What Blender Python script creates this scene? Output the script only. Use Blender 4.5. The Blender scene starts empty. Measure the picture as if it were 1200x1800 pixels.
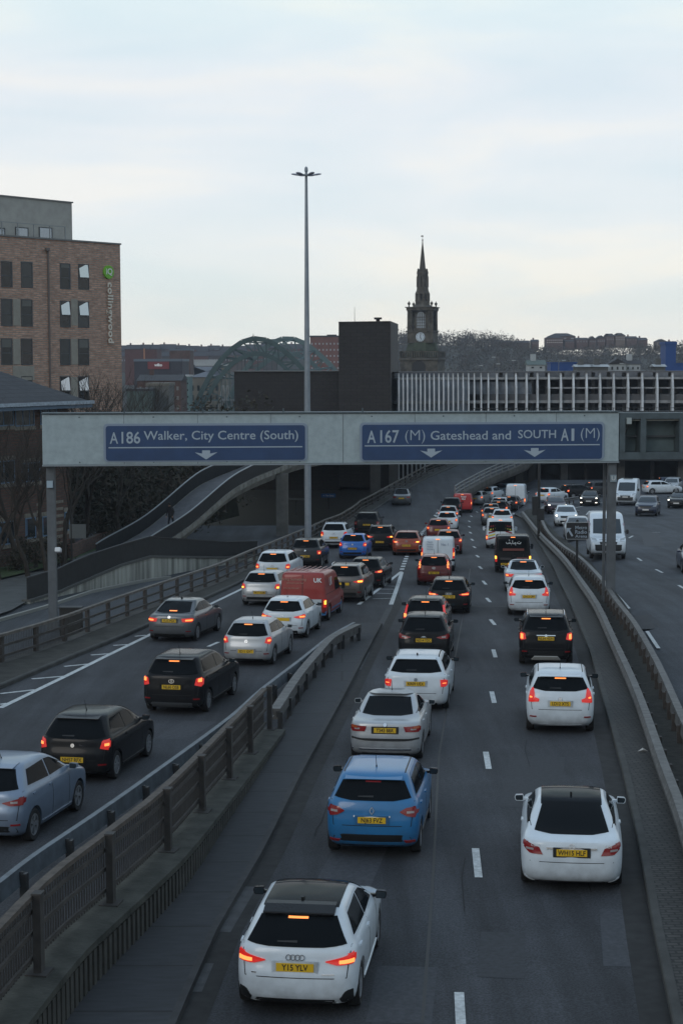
import bpy, bmesh, math, random
from mathutils import Vector, Matrix
from mathutils.bvhtree import BVHTree
R = math.radians
random.seed(7)
scene = bpy.context.scene
C = scene.collection

# ------------------------------------------------------------------ camera
FPX = 3000.0                      # focal length in pixels of a 1200 px wide picture
CAM = Vector((0, 0, 9.0))
camd = bpy.data.cameras.new('camera'); cam = bpy.data.objects.new('camera', camd); C.objects.link(cam)
camd.sensor_fit = 'HORIZONTAL'; camd.sensor_width = 36; camd.lens = 36 * FPX / 1200
camd.clip_start = 0.5; camd.clip_end = 12000
PITCH = math.atan(260 / FPX)
CM = Matrix.Rotation(math.pi / 2 - PITCH, 4, 'X') @ Matrix.Rotation(R(-0.18), 4, 'Z')
cam.rotation_euler = CM.to_euler(); cam.location = CAM
scene.camera = cam

# ------------------------------------------------------------------ world: pale overcast evening sky
SUN_EL, SUN_AZ = 24, 215
w = bpy.data.worlds.new('World'); scene.world = w; w.use_nodes = True
nt = w.node_tree; N = nt.nodes; Lk = nt.links
for n in list(N): N.remove(n)
out = N.new('ShaderNodeOutputWorld'); bg = N.new('ShaderNodeBackground'); bg.inputs[1].default_value = 1.0
sky = N.new('ShaderNodeTexSky'); sky.sky_type = 'NISHITA'; sky.sun_disc = False
sky.sun_elevation = R(SUN_EL); sky.sun_rotation = R(SUN_AZ)
skm = N.new('ShaderNodeVectorMath'); skm.operation = 'SCALE'; skm.inputs['Scale'].default_value = 0.09
Lk.new(sky.outputs[0], skm.inputs[0])
tc = N.new('ShaderNodeTexCoord'); sep = N.new('ShaderNodeSeparateXYZ'); Lk.new(tc.outputs['Generated'], sep.inputs[0])
ramp = N.new('ShaderNodeValToRGB'); Lk.new(sep.outputs['Z'], ramp.inputs[0])
def setramp(r, stops):
    while len(r.elements) > 1: r.elements.remove(r.elements[-1])
    r.elements[0].position = stops[0][0]; r.elements[0].color = (*stops[0][1], 1)
    for p, c in stops[1:]:
        e = r.elements.new(p); e.color = (*c, 1)
setramp(ramp.color_ramp, [(0.0, (.84, .86, .83)), (.02, (.87, .875, .83)), (.035, (.85, .87, .835)), (.09, (.80, .835, .855)), (.16, (.765, .81, .85)), (.235, (.71, .85, .865)), (.45, (.47, .60, .74)), (1, (.40, .53, .69))])
mp = N.new('ShaderNodeMapping'); mp.inputs['Scale'].default_value = (5.0, 3.0, 22.0); mp.inputs['Rotation'].default_value = (0.0, R(-7), 0.0)
mp.inputs['Location'].default_value = (3.1, 0, 1.3)
Lk.new(tc.outputs['Generated'], mp.inputs[0])
nz = N.new('ShaderNodeTexNoise'); nz.inputs['Scale'].default_value = 1.0; nz.inputs['Detail'].default_value = 5; nz.inputs['Roughness'].default_value = .5
nz.inputs['Distortion'].default_value = .3
Lk.new(mp.outputs[0], nz.inputs['Vector'])
cr = N.new('ShaderNodeValToRGB'); Lk.new(nz.outputs['Fac'], cr.inputs[0])
setramp(cr.color_ramp, [(.34, (.90, .955, .98)), (.50, (.985, .995, 1.0)), (.62, (1.09, 1.04, .985))])
mul = N.new('ShaderNodeVectorMath'); mul.operation = 'MULTIPLY'; Lk.new(ramp.outputs[0], mul.inputs[0]); Lk.new(cr.outputs[0], mul.inputs[1])
mx = N.new('ShaderNodeMix'); mx.data_type = 'RGBA'; mx.inputs[0].default_value = 0.93
# added dimming of the low sky outside the view, cuts side light and reflections
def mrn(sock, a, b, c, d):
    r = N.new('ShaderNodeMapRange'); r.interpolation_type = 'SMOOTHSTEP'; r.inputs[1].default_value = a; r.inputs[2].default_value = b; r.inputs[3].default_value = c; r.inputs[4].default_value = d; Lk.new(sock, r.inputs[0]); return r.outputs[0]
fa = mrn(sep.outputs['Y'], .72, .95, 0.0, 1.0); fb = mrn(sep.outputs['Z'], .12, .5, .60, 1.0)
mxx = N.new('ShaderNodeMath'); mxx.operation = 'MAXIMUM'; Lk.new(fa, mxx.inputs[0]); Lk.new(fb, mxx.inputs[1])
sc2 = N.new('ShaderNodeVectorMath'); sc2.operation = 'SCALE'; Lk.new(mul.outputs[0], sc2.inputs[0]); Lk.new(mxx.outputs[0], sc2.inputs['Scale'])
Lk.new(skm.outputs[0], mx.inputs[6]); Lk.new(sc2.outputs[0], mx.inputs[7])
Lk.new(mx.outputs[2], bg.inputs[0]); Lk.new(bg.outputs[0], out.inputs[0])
sund = bpy.data.lights.new('sun', 'SUN'); sund.energy = 0.5; sund.angle = R(25); sund.color = (1, .93, .85)
sun = bpy.data.objects.new('sun', sund); C.objects.link(sun)
az = R(SUN_AZ); el = R(SUN_EL)
sun.rotation_euler = Vector((math.sin(az) * math.cos(el), math.cos(az) * math.cos(el), math.sin(el))).to_track_quat('Z', 'Y').to_euler()
scene.view_settings.view_transform = 'Standard'; scene.view_settings.look = 'None'
scene.view_settings.exposure = 0.17; scene.view_settings.gamma = 1
try:
    scene.cycles.max_bounces = 5; scene.cycles.volume_bounces = 0; scene.cycles.diffuse_bounces = 3; scene.cycles.glossy_bounces = 3
except Exception: pass

# ------------------------------------------------------------------ levels of the land, measured below the camera
HT = [(-20, 8.1), (0, 8.5), (30, 9.12), (39, 9.34), (48, 9.61), (57, 9.87), (66, 10.17), (75, 10.54), (84, 10.94), (93, 11.24), (102, 11.63),
      (111, 12.04), (120, 12.48), (130, 12.87), (139, 13.27), (148, 13.66), (157, 14.0), (166, 14.35), (180, 14.7), (200, 15.0), (260, 15.2), (400, 15.2)]
def interp(tab, x):
    if x <= tab[0][0]: return tab[0][1]
    for (a, va), (b, vb) in zip(tab, tab[1:]):
        if x <= b: return va + (vb - va) * (x - a) / (b - a)
    return tab[-1][1]
def z_main(Y): return 9 - interp(HT, Y)
RT = [(-20, 8.1), (0, 8.5), (108, 11.9), (120, 12.25), (140, 12.4), (230, 12.4), (400, 11)]
def z_ramp(Y): return 9 - interp([(a, b) for a, b in HT if a <= 102] + RT[2:], Y)
def ss(t): t = max(0, min(1, t)); return t * t * (3 - 2 * t)
def ray(px, py):
    d = Vector(((px - 600) / FPX, -(py - 900) / FPX, -1)); return (CM.to_3x3() @ d)
def hit(px, py, zf):
    d = ray(px, py); t0 = 5.0; 
    p = CAM + d * t0
    t = t0
    while t < 600:
        p = CAM + d * t
        if p.z <= zf(p.x, p.y): break
        t += 0.5
    lo, hi = t - 0.5, t
    for _ in range(20):
        m = (lo + hi) / 2; p = CAM + d * m
        if p.z <= zf(p.x, p.y): hi = m
        else: lo = m
    return CAM + d * hi
def at(px, py, Y):
    d = ray(px, py); return CAM + d * (Y / d.y)
def off(Y): return 0.6 * ss((Y - 40) / 40)
# median centre line: from points seen in the picture (base of the rails)
_med = [hit(x, y + 30 * 660 / max(y, 1) * (y - 640) / 500, lambda X, Y: z_main(Y) + 0.0) for x, y in
        [(1200, 1430), (1164, 1335), (1135, 1253), (1111, 1192), (1082, 1130), (1049, 1060), (1020, 1015), (997, 985), (972, 955), (953, 930), (938, 912), (930, 898)]]
def zf_main(X, Y): return z_main(Y)
def zf_ramp(X, Y): return z_ramp(Y)
def zf_right(X, Y): return z_main(Y) + off(Y)

# ------------------------------------------------------------------ materials
MATS = {}
def mat(name, col, rough=.6, metal=0, noise=0, scale=8, bump=0, bscale=60, coat=0, emit=None, es=0, spec=.5, col2=None, detail=4, alpha=None, stretch=None):
    if name in MATS: return MATS[name]
    m = bpy.data.materials.new(name); m.use_nodes = True; t = m.node_tree; b = t.nodes['Principled BSDF']
    b.inputs['Base Color'].default_value = (*col, 1); b.inputs['Roughness'].default_value = rough; b.inputs['Metallic'].default_value = metal
    b.inputs['Specular IOR Level'].default_value = spec
    if coat: b.inputs['Coat Weight'].default_value = coat; b.inputs['Coat Roughness'].default_value = .05
    if emit: b.inputs['Emission Color'].default_value = (*emit, 1); b.inputs['Emission Strength'].default_value = es
    vec = None
    if noise or bump:
        g = t.nodes.new('ShaderNodeTexCoord'); vec = g.outputs['Object']
        if stretch:
            q = t.nodes.new('ShaderNodeMapping'); q.inputs['Scale'].default_value = stretch; t.links.new(vec, q.inputs[0]); vec = q.outputs[0]
    if noise:
        n = t.nodes.new('ShaderNodeTexNoise'); n.inputs['Scale'].default_value = scale; n.inputs['Detail'].default_value = detail; n.inputs['Roughness'].default_value = .6
        t.links.new(vec, n.inputs['Vector'])
        r = t.nodes.new('ShaderNodeValToRGB'); t.links.new(n.outputs['Fac'], r.inputs[0])
        a = tuple(c * (1 - noise) for c in col); z = col2 or tuple(min(1, c * (1 + noise)) for c in col)
        setramp(r.color_ramp, [(.32, a), (.68, z)]); t.links.new(r.outputs[0], b.inputs['Base Color'])
    if bump:
        n = t.nodes.new('ShaderNodeTexNoise'); n.inputs['Scale'].default_value = bscale; n.inputs['Detail'].default_value = 3
        t.links.new(vec, n.inputs['Vector']); u = t.nodes.new('ShaderNodeBump'); u.inputs['Strength'].default_value = bump; u.inputs['Distance'].default_value = .02
        t.links.new(n.outputs['Fac'], u.inputs['Height']); t.links.new(u.outputs[0], b.inputs['Normal'])
    MATS[name] = m; return m
def brick_mat(name, c1, c2, mortar, bw=.225, rh=.075, msize=.012, bump=.4, axis='XZ', rough=.85, bigvar=.25):
    if name in MATS: return MATS[name]
    m = bpy.data.materials.new(name); m.use_nodes = True; t = m.node_tree; b = t.nodes['Principled BSDF']; b.inputs['Roughness'].default_value = rough
    g = t.nodes.new('ShaderNodeTexCoord'); s = t.nodes.new('ShaderNodeSeparateXYZ'); t.links.new(g.outputs['Object'], s.inputs[0])
    cb = t.nodes.new('ShaderNodeCombineXYZ')
    if axis == 'XZ':
        ad = t.nodes.new('ShaderNodeMath'); ad.operation = 'ADD'; t.links.new(s.outputs[0], ad.inputs[0]); t.links.new(s.outputs[1], ad.inputs[1])
        t.links.new(ad.outputs[0], cb.inputs[0]); t.links.new(s.outputs[2], cb.inputs[1])
    else:
        t.links.new(s.outputs[0], cb.inputs[0]); t.links.new(s.outputs[1], cb.inputs[1])
    k = t.nodes.new('ShaderNodeTexBrick'); t.links.new(cb.outputs[0], k.inputs['Vector'])
    k.inputs['Color1'].default_value = (*c1, 1); k.inputs['Color2'].default_value = (*c2, 1); k.inputs['Mortar'].default_value = (*mortar, 1)
    k.inputs['Scale'].default_value = 1; k.inputs['Brick Width'].default_value = bw; k.inputs['Row Height'].default_value = rh; k.inputs['Mortar Size'].default_value = msize
    n = t.nodes.new('ShaderNodeTexNoise'); n.inputs['Scale'].default_value = 2.3; n.inputs['Detail'].default_value = 6; t.links.new(cb.outputs[0], n.inputs['Vector'])
    mm = t.nodes.new('ShaderNodeMapping'); mm.inputs['Scale'].default_value = (1, 4, 1); t.links.new(cb.outputs[0], mm.inputs[0]); t.links.new(mm.outputs[0], n.inputs['Vector'])
    r = t.nodes.new('ShaderNodeMapRange'); r.inputs[1].default_value = .3; r.inputs[2].default_value = .7; r.inputs[3].default_value = 1 - bigvar; r.inputs[4].default_value = 1 + bigvar
    t.links.new(n.outputs['Fac'], r.inputs[0])
    v = t.nodes.new('ShaderNodeVectorMath'); v.operation = 'SCALE'; t.links.new(k.outputs['Color'], v.inputs[0]); t.links.new(r.outputs[0], v.inputs['Scale'])
    t.links.new(v.outputs[0], b.inputs['Base Color'])
    if bump:
        u = t.nodes.new('ShaderNodeBump'); u.inputs['Strength'].default_value = bump; u.inputs['Distance'].default_value = .02; u.invert = True
        t.links.new(k.outputs['Fac'], u.inputs['Height']); t.links.new(u.outputs[0], b.inputs['Normal'])
    MATS[name] = m; return m
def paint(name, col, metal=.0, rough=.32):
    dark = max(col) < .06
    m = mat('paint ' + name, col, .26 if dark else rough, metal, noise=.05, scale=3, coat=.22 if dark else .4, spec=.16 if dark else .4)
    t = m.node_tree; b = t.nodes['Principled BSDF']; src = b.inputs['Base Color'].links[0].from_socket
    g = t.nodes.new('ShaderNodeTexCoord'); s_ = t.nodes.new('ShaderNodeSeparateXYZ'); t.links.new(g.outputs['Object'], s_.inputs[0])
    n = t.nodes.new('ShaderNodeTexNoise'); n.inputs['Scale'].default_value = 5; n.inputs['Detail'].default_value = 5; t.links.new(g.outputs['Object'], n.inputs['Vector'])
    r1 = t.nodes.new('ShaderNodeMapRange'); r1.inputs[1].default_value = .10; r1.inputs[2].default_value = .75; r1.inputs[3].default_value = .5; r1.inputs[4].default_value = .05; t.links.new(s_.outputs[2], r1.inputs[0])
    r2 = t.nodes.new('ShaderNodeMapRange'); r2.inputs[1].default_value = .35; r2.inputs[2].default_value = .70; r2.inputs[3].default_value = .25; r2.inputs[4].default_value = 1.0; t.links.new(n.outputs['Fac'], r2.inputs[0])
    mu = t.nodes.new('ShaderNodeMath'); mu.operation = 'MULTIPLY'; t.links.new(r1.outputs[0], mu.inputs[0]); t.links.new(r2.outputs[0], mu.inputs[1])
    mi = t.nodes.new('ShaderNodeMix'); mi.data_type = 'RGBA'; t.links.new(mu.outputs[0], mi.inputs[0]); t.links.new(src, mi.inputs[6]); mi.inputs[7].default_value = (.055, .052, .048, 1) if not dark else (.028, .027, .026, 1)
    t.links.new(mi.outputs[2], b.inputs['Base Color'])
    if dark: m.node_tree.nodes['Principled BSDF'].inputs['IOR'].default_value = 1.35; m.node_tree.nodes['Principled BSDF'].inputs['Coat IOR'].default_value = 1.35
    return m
M = {}
M['glass'] = mat('dark glass', (.008, .010, .012), .06, spec=.35); M['glass'].node_tree.nodes['Principled BSDF'].inputs['IOR'].default_value = 1.13
M['glassb'] = mat('tinted glass', (.02, .028, .034), .05, spec=.6)
M['roofglass'] = mat('roof glass', (.010, .012, .015), .08, spec=.5); M['roofglass'].node_tree.nodes['Principled BSDF'].inputs['IOR'].default_value = 1.09
M['trim'] = mat('black trim', (.012, .013, .014), .55)
M['seam'] = mat('seam', (.008, .008, .009), .8)
M['tyre'] = mat('tyre rubber', (.012, .012, .013), .85)
M['rim'] = mat('alloy', (.35, .36, .38), .35, .6)
M['rimd'] = mat('dark alloy', (.10, .10, .11), .4, .6)
M['chrome'] = mat('chrome', (.6, .62, .65), .15, 1)
M['plate'] = mat('plate yellow', (.62, .38, .012), .5)
M['platew'] = mat('plate white', (.6, .6, .58), .5)
M['char'] = mat('plate black', (.012, .012, .012), .6)
M['red'] = mat('lamp red off', (.22, .012, .014), .15, spec=.6, coat=.5)
M['redon'] = mat('lamp red lit', (.35, .012, .012), .15, emit=(1, .035, .025), es=.33, coat=.5)
M['hot'] = mat('brake lamp lit', (.8, .2, .05), .2, emit=(1, .28, .07), es=1.5)
M['amber'] = mat('indicator lit', (.8, .4, .05), .2, emit=(1, .50, .06), es=2.2)
M['orange'] = mat('indicator off', (.35, .07, .02), .2, coat=.4)
M['clear'] = mat('lamp clear', (.30, .27, .27), .12, spec=.7, coat=.5)
M['head'] = mat('headlamp lit', (.9, .9, .85), .2, emit=(1, .90, .75), es=3.0)
M['headoff'] = mat('headlamp off', (.25, .27, .28), .08, spec=.8, coat=.5)
M['white'] = mat('white lettering', (.62, .65, .66), .5)

# ------------------------------------------------------------------ mesh helpers
def tag(o, label=None, cat=None, group=None, kind=None):
    if label: o['label'] = label
    if cat: o['category'] = cat
    if group: o['group'] = group
    if kind: o['kind'] = kind
    return o
def empty(name, loc, rz=0):
    o = bpy.data.objects.new(name, None); C.objects.link(o); o.location = loc; o.rotation_euler = (0, 0, rz); o.empty_display_size = .3; return o
def mesh_obj(name, verts, faces, mats, parent=None, midx=None, smooth=False, sharp=None):
    me = bpy.data.meshes.new(name); me.from_pydata(verts, [], faces)
    for m in (mats if isinstance(mats, (list, tuple)) else [mats]): me.materials.append(m)
    if midx: me.polygons.foreach_set('material_index', midx)
    if smooth:
        me.polygons.foreach_set('use_smooth', [True] * len(faces))
        if sharp: me.set_sharp_from_angle(angle=R(sharp))
    me.update()
    o = bpy.data.objects.new(name, me); C.objects.link(o)
    if parent: o.parent = parent
    return o
class MB:
    def __init__(s): s.v = []; s.f = []; s.m = []; s.mi = 0
    def face(s, idx): s.f.append(tuple(idx)); s.m.append(s.mi)
    def pts(s, ps):
        n = len(s.v); s.v += [tuple(p) for p in ps]; return n
    def quad(s, a, b, c, d):
        n = s.pts([a, b, c, d]); s.face((n, n + 1, n + 2, n + 3)); return s
    def box(s, c, d, rz=0, rx=0, ry=0):
        m = Matrix.Translation(c) @ Matrix.Rotation(rz, 4, 'Z') @ Matrix.Rotation(ry, 4, 'Y') @ Matrix.Rotation(rx, 4, 'X')
        h = [(x * d[0] / 2, y * d[1] / 2, z * d[2] / 2) for x in (-1, 1) for y in (-1, 1) for z in (-1, 1)]
        n = s.pts([m @ Vector(p) for p in h])
        for q in ((0, 1, 3, 2), (4, 6, 7, 5), (0, 4, 5, 1), (2, 3, 7, 6), (0, 2, 6, 4), (1, 5, 7, 3)): s.face([n + i for i in q])
        return s
    def b2(s, x0, x1, y0, y1, z0, z1): return s.box(((x0 + x1) / 2, (y0 + y1) / 2, (z0 + z1) / 2), (abs(x1 - x0), abs(y1 - y0), abs(z1 - z0)))
    def bar(s, p, q, w_, h_, up=(0, 0, 1)):
        p = Vector(p); q = Vector(q); d = (q - p); L = d.length
        if L < 1e-6: return s
        d.normalize(); u = Vector(up); sx = d.cross(u)
        if sx.length < 1e-4: sx = d.cross(Vector((0, 1, 0)))
        sx.normalize(); u = sx.cross(d)
        n = s.pts([e + sx * (a * w_ / 2) + u * (b * h_ / 2) for e in (p, q) for a, b in ((-1, -1), (1, -1), (1, 1), (-1, 1))])
        for q_ in ((0, 3, 2, 1), (4, 5, 6, 7), (0, 1, 5, 4), (1, 2, 6, 5), (2, 3, 7, 6), (3, 0, 4, 7)): s.face([n + i for i in q_])
        return s
    def tube(s, pts, rad, n=8, cap=True):
        pts = [Vector(p) for p in pts]; rads = rad if isinstance(rad, (list, tuple)) else [rad] * len(pts); base = []
        for i, p in enumerate(pts):
            d = (pts[min(i + 1, len(pts) - 1)] - pts[max(i - 1, 0)]).normalized()
            a = d.cross(Vector((0, 0, 1)))
            if a.length < 1e-3: a = d.cross(Vector((0, 1, 0)))
            a.normalize(); b = a.cross(d)
            base.append(s.pts([p + (a * math.cos(2 * math.pi * k / n) + b * math.sin(2 * math.pi * k / n)) * rads[i] for k in range(n)]))
        for i in range(len(pts) - 1):
            for k in range(n): s.face((base[i] + k, base[i] + (k + 1) % n, base[i + 1] + (k + 1) % n, base[i + 1] + k))
        if cap: s.face([base[0] + k for k in range(n)][::-1]); s.face([base[-1] + k for k in range(n)])
        return s
    def lathe(s, prof, n=20, axis='Z', c=(0, 0, 0), closed=False):
        base = []; c = Vector(c)
        for r, h in prof:
            ps = []
            for k in range(n):
                a = 2 * math.pi * k / n; x, y = r * math.cos(a), r * math.sin(a)
                ps.append(c + (Vector((x, y, h)) if axis == 'Z' else Vector((h, x, y)) if axis == 'X' else Vector((x, h, y))))
            base.append(s.pts(ps))
        for i in range(len(prof) - 1 + (1 if closed else 0)):
            j = (i + 1) % len(prof)
            for k in range(n): s.face((base[i] + k, base[i] + (k + 1) % n, base[j] + (k + 1) % n, base[j] + k))
        return s
    def prism(s, poly, y0, y1, plane='XZ'):
        f = (lambda a, b, t: (a, t, b)) if plane == 'XZ' else (lambda a, b, t: (t, a, b)) if plane == 'YZ' else (lambda a, b, t: (a, b, t))
        n = len(poly); i = s.pts([f(a, b, y0) for a, b in poly] + [f(a, b, y1) for a, b in poly])
        s.face(range(i, i + n)); s.face(list(range(i + n, i + 2 * n))[::-1])
        for k in range(n): s.face((i + k, i + (k + 1) % n, i + n + (k + 1) % n, i + n + k))
        return s
    def sweep(s, path, prof, side=None):
        """prof: list of (side offset, height) swept along path (right is +)"""
        path = [Vector(p) for p in path]; base = []
        for i, p in enumerate(path):
            d = path[min(i + 1, len(path) - 1)] - path[max(i - 1, 0)]; d.z = 0; d.normalize(); r = Vector((d.y, -d.x, 0))
            base.append(s.pts([p + r * a + Vector((0, 0, b)) for a, b in prof]))
        n = len(prof)
        for i in range(len(path) - 1):
            for k in range(n - 1): s.face((base[i] + k, base[i] + k + 1, base[i + 1] + k + 1, base[i + 1] + k))
        return s
    def sweepc(s, path, prof):
        a = len(s.v); s.sweep(path, list(prof) + [prof[0]]); n = len(prof) + 1
        s.face([a + k for k in range(n - 1)]); s.face([len(s.v) - n + k for k in range(n - 1)][::-1]); return s
    def build(s, name, mats, parent=None, smooth=False, sharp=30, loc=None):
        o = mesh_obj(name, s.v, s.f, mats, parent, s.m if isinstance(mats, (list, tuple)) else None, smooth, sharp)
        if loc: o.location = loc
        return o
def fixn(o):
    bm = bmesh.new(); bm.from_mesh(o.data); bmesh.ops.recalc_face_normals(bm, faces=bm.faces); bm.to_mesh(o.data); bm.free(); return o
def resample(path, step):
    path = [Vector(p) for p in path]; out_ = [path[0].copy()]; acc = 0
    for a, b in zip(path, path[1:]):
        L = (b - a).length; t = step - acc
        while t <= L: out_.append(a.lerp(b, t / L)); t += step
        acc = (acc + L) % step if True else 0
    if (out_[-1] - path[-1]).length > step * .3: out_.append(path[-1].copy())
    return out_
def smooth_path(path, n=6):
    p = [Vector(q) for q in path]; out_ = []
    for i in range(len(p) - 1):
        p0 = p[max(i - 1, 0)]; p1 = p[i]; p2 = p[i + 1]; p3 = p[min(i + 2, len(p) - 1)]
        for k in range(n):
            t = k / n
            out_.append(.5 * ((2 * p1) + (p2 - p0) * t + (2 * p0 - 5 * p1 + 4 * p2 - p3) * t * t + (3 * p1 - p0 - 3 * p2 + p3) * t ** 3))
    out_.append(p[-1]); return out_
def px_path(pts, zf, dz=0):
    """ground line through points seen in the picture"""
    o = [hit(x, y, (lambda X, Y: zf(X, Y) + dz)) for x, y in pts]
    for p in o: p.z -= dz
    return o
TX = {}
def text_mesh(s, size=1, ext=.004, bold=0, sp=1.0, sx=1.0):
    k = (s, size, ext, bold, sp, sx)
    if k in TX: return TX[k]
    cu = bpy.data.curves.new('lettering', 'FONT'); cu.body = s; cu.size = size; cu.extrude = ext; cu.offset = bold; cu.align_x = 'CENTER'; cu.align_y = 'CENTER'; cu.space_character = sp
    cu.resolution_u = 3
    o = bpy.data.objects.new('lettering', cu)
    me = bpy.data.meshes.new_from_object(o); bpy.data.objects.remove(o); bpy.data.curves.remove(cu)
    if sx != 1.0:
        for v_ in me.vertices: v_.co.x *= sx
    TX[k] = me; return me
def text(name, s, size, m, parent, loc, rot=(math.pi / 2, 0, 0), ext=.004, bold=0, sp=1.0, sx=1.0):
    me = text_mesh(s, size, ext, bold, sp, sx).copy(); me.materials.clear(); me.materials.append(m)
    o = bpy.data.objects.new(name, me); C.objects.link(o); o.location = loc; o.rotation_euler = rot
    if parent: o.parent = parent
    return o
# ------------------------------------------------------------------ the land and the roads
RT = [(a, b) for a, b in HT if a <= 139] + [(150, 13.45), (160, 13.2), (175, 12.6), (190, 11.9), (215, 10.6), (300, 6)]
def z_ramp(Y): return 9 - interp(RT, Y)
HL = [(-20, 9.4), (40, 10.2), (60, 10.6), (80, 11.2), (97, 11.7), (120, 12.1), (400, 12.1)]
def zf_left(X, Y): return 9 - interp(HL, Y)
def tab(path): return sorted([(p.y, p.x) for p in path])
LB = px_path([(0, 1172), (100, 1140), (250, 1079), (380, 1030), (475, 985), (570, 938), (633, 900), (697, 864), (744, 838), (800, 815)], zf_ramp)
LBt = [(-20, LB[0].x - (LB[0].y + 20) * .15)] + tab(LB) + [(260, LB[-1].x + 12)]
XL = lambda Y: interp(LBt, Y)
RR = px_path([(738, 942), (760, 914), (785, 887), (803, 873), (822, 862), (845, 849), (872, 836), (925, 815)], zf_ramp)
RRt = tab(RR) + [(260, RR[-1].x + 14)]
XR = lambda Y: interp(RRt, Y)
KERB = px_path([(1215, 1960), (1181, 1792), (1148, 1636), (1119, 1471), (1094, 1360), (1066, 1257), (1037, 1150), (1000, 1060), (972, 1000), (950, 962), (934, 935), (922, 915)], zf_main)
RL = px_path([(1290, 1800), (1230, 1540), (1200, 1430), (1164, 1335), (1135, 1253), (1111, 1192), (1082, 1130), (1049, 1060), (1018, 1015), (1000, 990), (980, 967), (950, 938), (928, 912), (918, 899)], zf_main, .62)
RRAIL = px_path([(1330, 1540), (1250, 1345), (1200, 1249), (1156, 1159), (1115, 1095), (1082, 1054), (1058, 1022), (1020, 981), (990, 957), (965, 935), (953, 917), (950, 906), (958, 896), (985, 886), (1015, 880)], zf_main, .85)
MED = [(-20, 5.2)] + [(a.y, a.x + .45) for a in RL] + [(175, RL[-1].x + 1.2), (300, RL[-1].x + 20)]
MED = sorted(MED)
XM = lambda Y: interp(MED, Y)
def z_all(X, Y): return z_main(Y) + off(Y) * ss((X - XM(Y) + .3) / 1.2)
zf_right = lambda X, Y: z_all(X, Y)
def asphalt(name, c, wear=.5):
    m = bpy.data.materials.new(name); m.use_nodes = True; t = m.node_tree; b = t.nodes['Principled BSDF']; b.inputs['Roughness'].default_value = .82
    b.inputs['Specular IOR Level'].default_value = .35
    g = t.nodes.new('ShaderNodeTexCoord')
    def nz_(sc, det, st=None):
        n = t.nodes.new('ShaderNodeTexNoise'); n.inputs['Scale'].default_value = sc; n.inputs['Detail'].default_value = det; n.inputs['Roughness'].default_value = .65
        if st: q = t.nodes.new('ShaderNodeMapping'); q.inputs['Scale'].default_value = st; t.links.new(g.outputs['Object'], q.inputs[0]); t.links.new(q.outputs[0], n.inputs['Vector'])
        else: t.links.new(g.outputs['Object'], n.inputs['Vector'])
        return n
    fine = nz_(28, 2); big = nz_(.35, 5); streak = nz_(1.2, 4, (1.0, .045, 1))
    def mr(n, a, b_, lo=.35, hi=.65):
        r = t.nodes.new('ShaderNodeMapRange'); r.inputs[1].default_value = lo; r.inputs[2].default_value = hi; r.inputs[3].default_value = a; r.inputs[4].default_value = b_; t.links.new(n.outputs['Fac'], r.inputs[0]); return r
    A = mr(fine, .62, 1.5); B = mr(big, .80, 1.2); D = mr(streak, .64, 1.30)
    q1 = t.nodes.new('ShaderNodeMath'); q1.operation = 'MULTIPLY'; t.links.new(A.outputs[0], q1.inputs[0]); t.links.new(B.outputs[0], q1.inputs[1])
    q2 = t.nodes.new('ShaderNodeMath'); q2.operation = 'MULTIPLY'; t.links.new(q1.outputs[0], q2.inputs[0]); t.links.new(D.outputs[0], q2.inputs[1])
    v = t.nodes.new('ShaderNodeVectorMath'); v.operation = 'SCALE'; v.inputs[0].default_value = c; t.links.new(q2.outputs[0], v.inputs['Scale']); t.links.new(v.outputs[0], b.inputs['Base Color'])
    sp_ = nz_(60, 1); u = t.nodes.new('ShaderNodeBump'); u.inputs['Strength'].default_value = .35; u.inputs['Distance'].default_value = .01; t.links.new(sp_.outputs['Fac'], u.inputs['Height']); t.links.new(u.outputs[0], b.inputs['Normal'])
    MATS[name] = m; return m
ASP = asphalt('asphalt', (.033, .035, .040))
ASP2 = asphalt('pale asphalt', (.040, .045, .053))
def sheet(name, lf, rf, Ys, zf, m, nx=10, lift=0.0, kind='structure', skirt=0):
    v = []; f = []; n = nx + 1
    for Y in Ys:
        a, b = lf(Y), rf(Y)
        for i in range(n): X = a + (b - a) * i / nx; v.append((X, Y, zf(X, Y) + lift))
    for j in range(len(Ys) - 1):
        for i in range(nx): a = j * n + i; f.append((a, a + 1, a + n + 1, a + n))
    o = mesh_obj(name, v, f, m, smooth=True, sharp=30)
    if kind: o['kind'] = kind
    return o
def rng(a, b, s):
    r_ = []; x = a
    while x < b: r_.append(x); x += s
    return r_ + [b]
# main carriageway and slip road; the far part spreads right, round the bend
sheet('road', lambda Y: (XL(Y) if Y < 139 else XR(Y)) - .3, lambda Y: XM(Y) - .2, rng(-20, 139, 2), zf_main, ASP, 8)
sheet('road', lambda Y: XR(Y) - .05, lambda Y: XM(Y) - .2, rng(139, 171, 3), zf_main, ASP, 8)
sheet('road', lambda Y: XL(Y) - .05, lambda Y: XM(Y) - .2, rng(171, 212, 3), zf_main, ASP, 8)
sheet('opposite_road', lambda Y: XM(Y) - .2, lambda Y: 75, rng(-20, 212, 2), z_all, ASP2, 40)
sheet('ramp_road', lambda Y: XL(Y) - .3, lambda Y: XR(Y), rng(139, 260, 3), zf_ramp, ASP, 6, .004)
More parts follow.
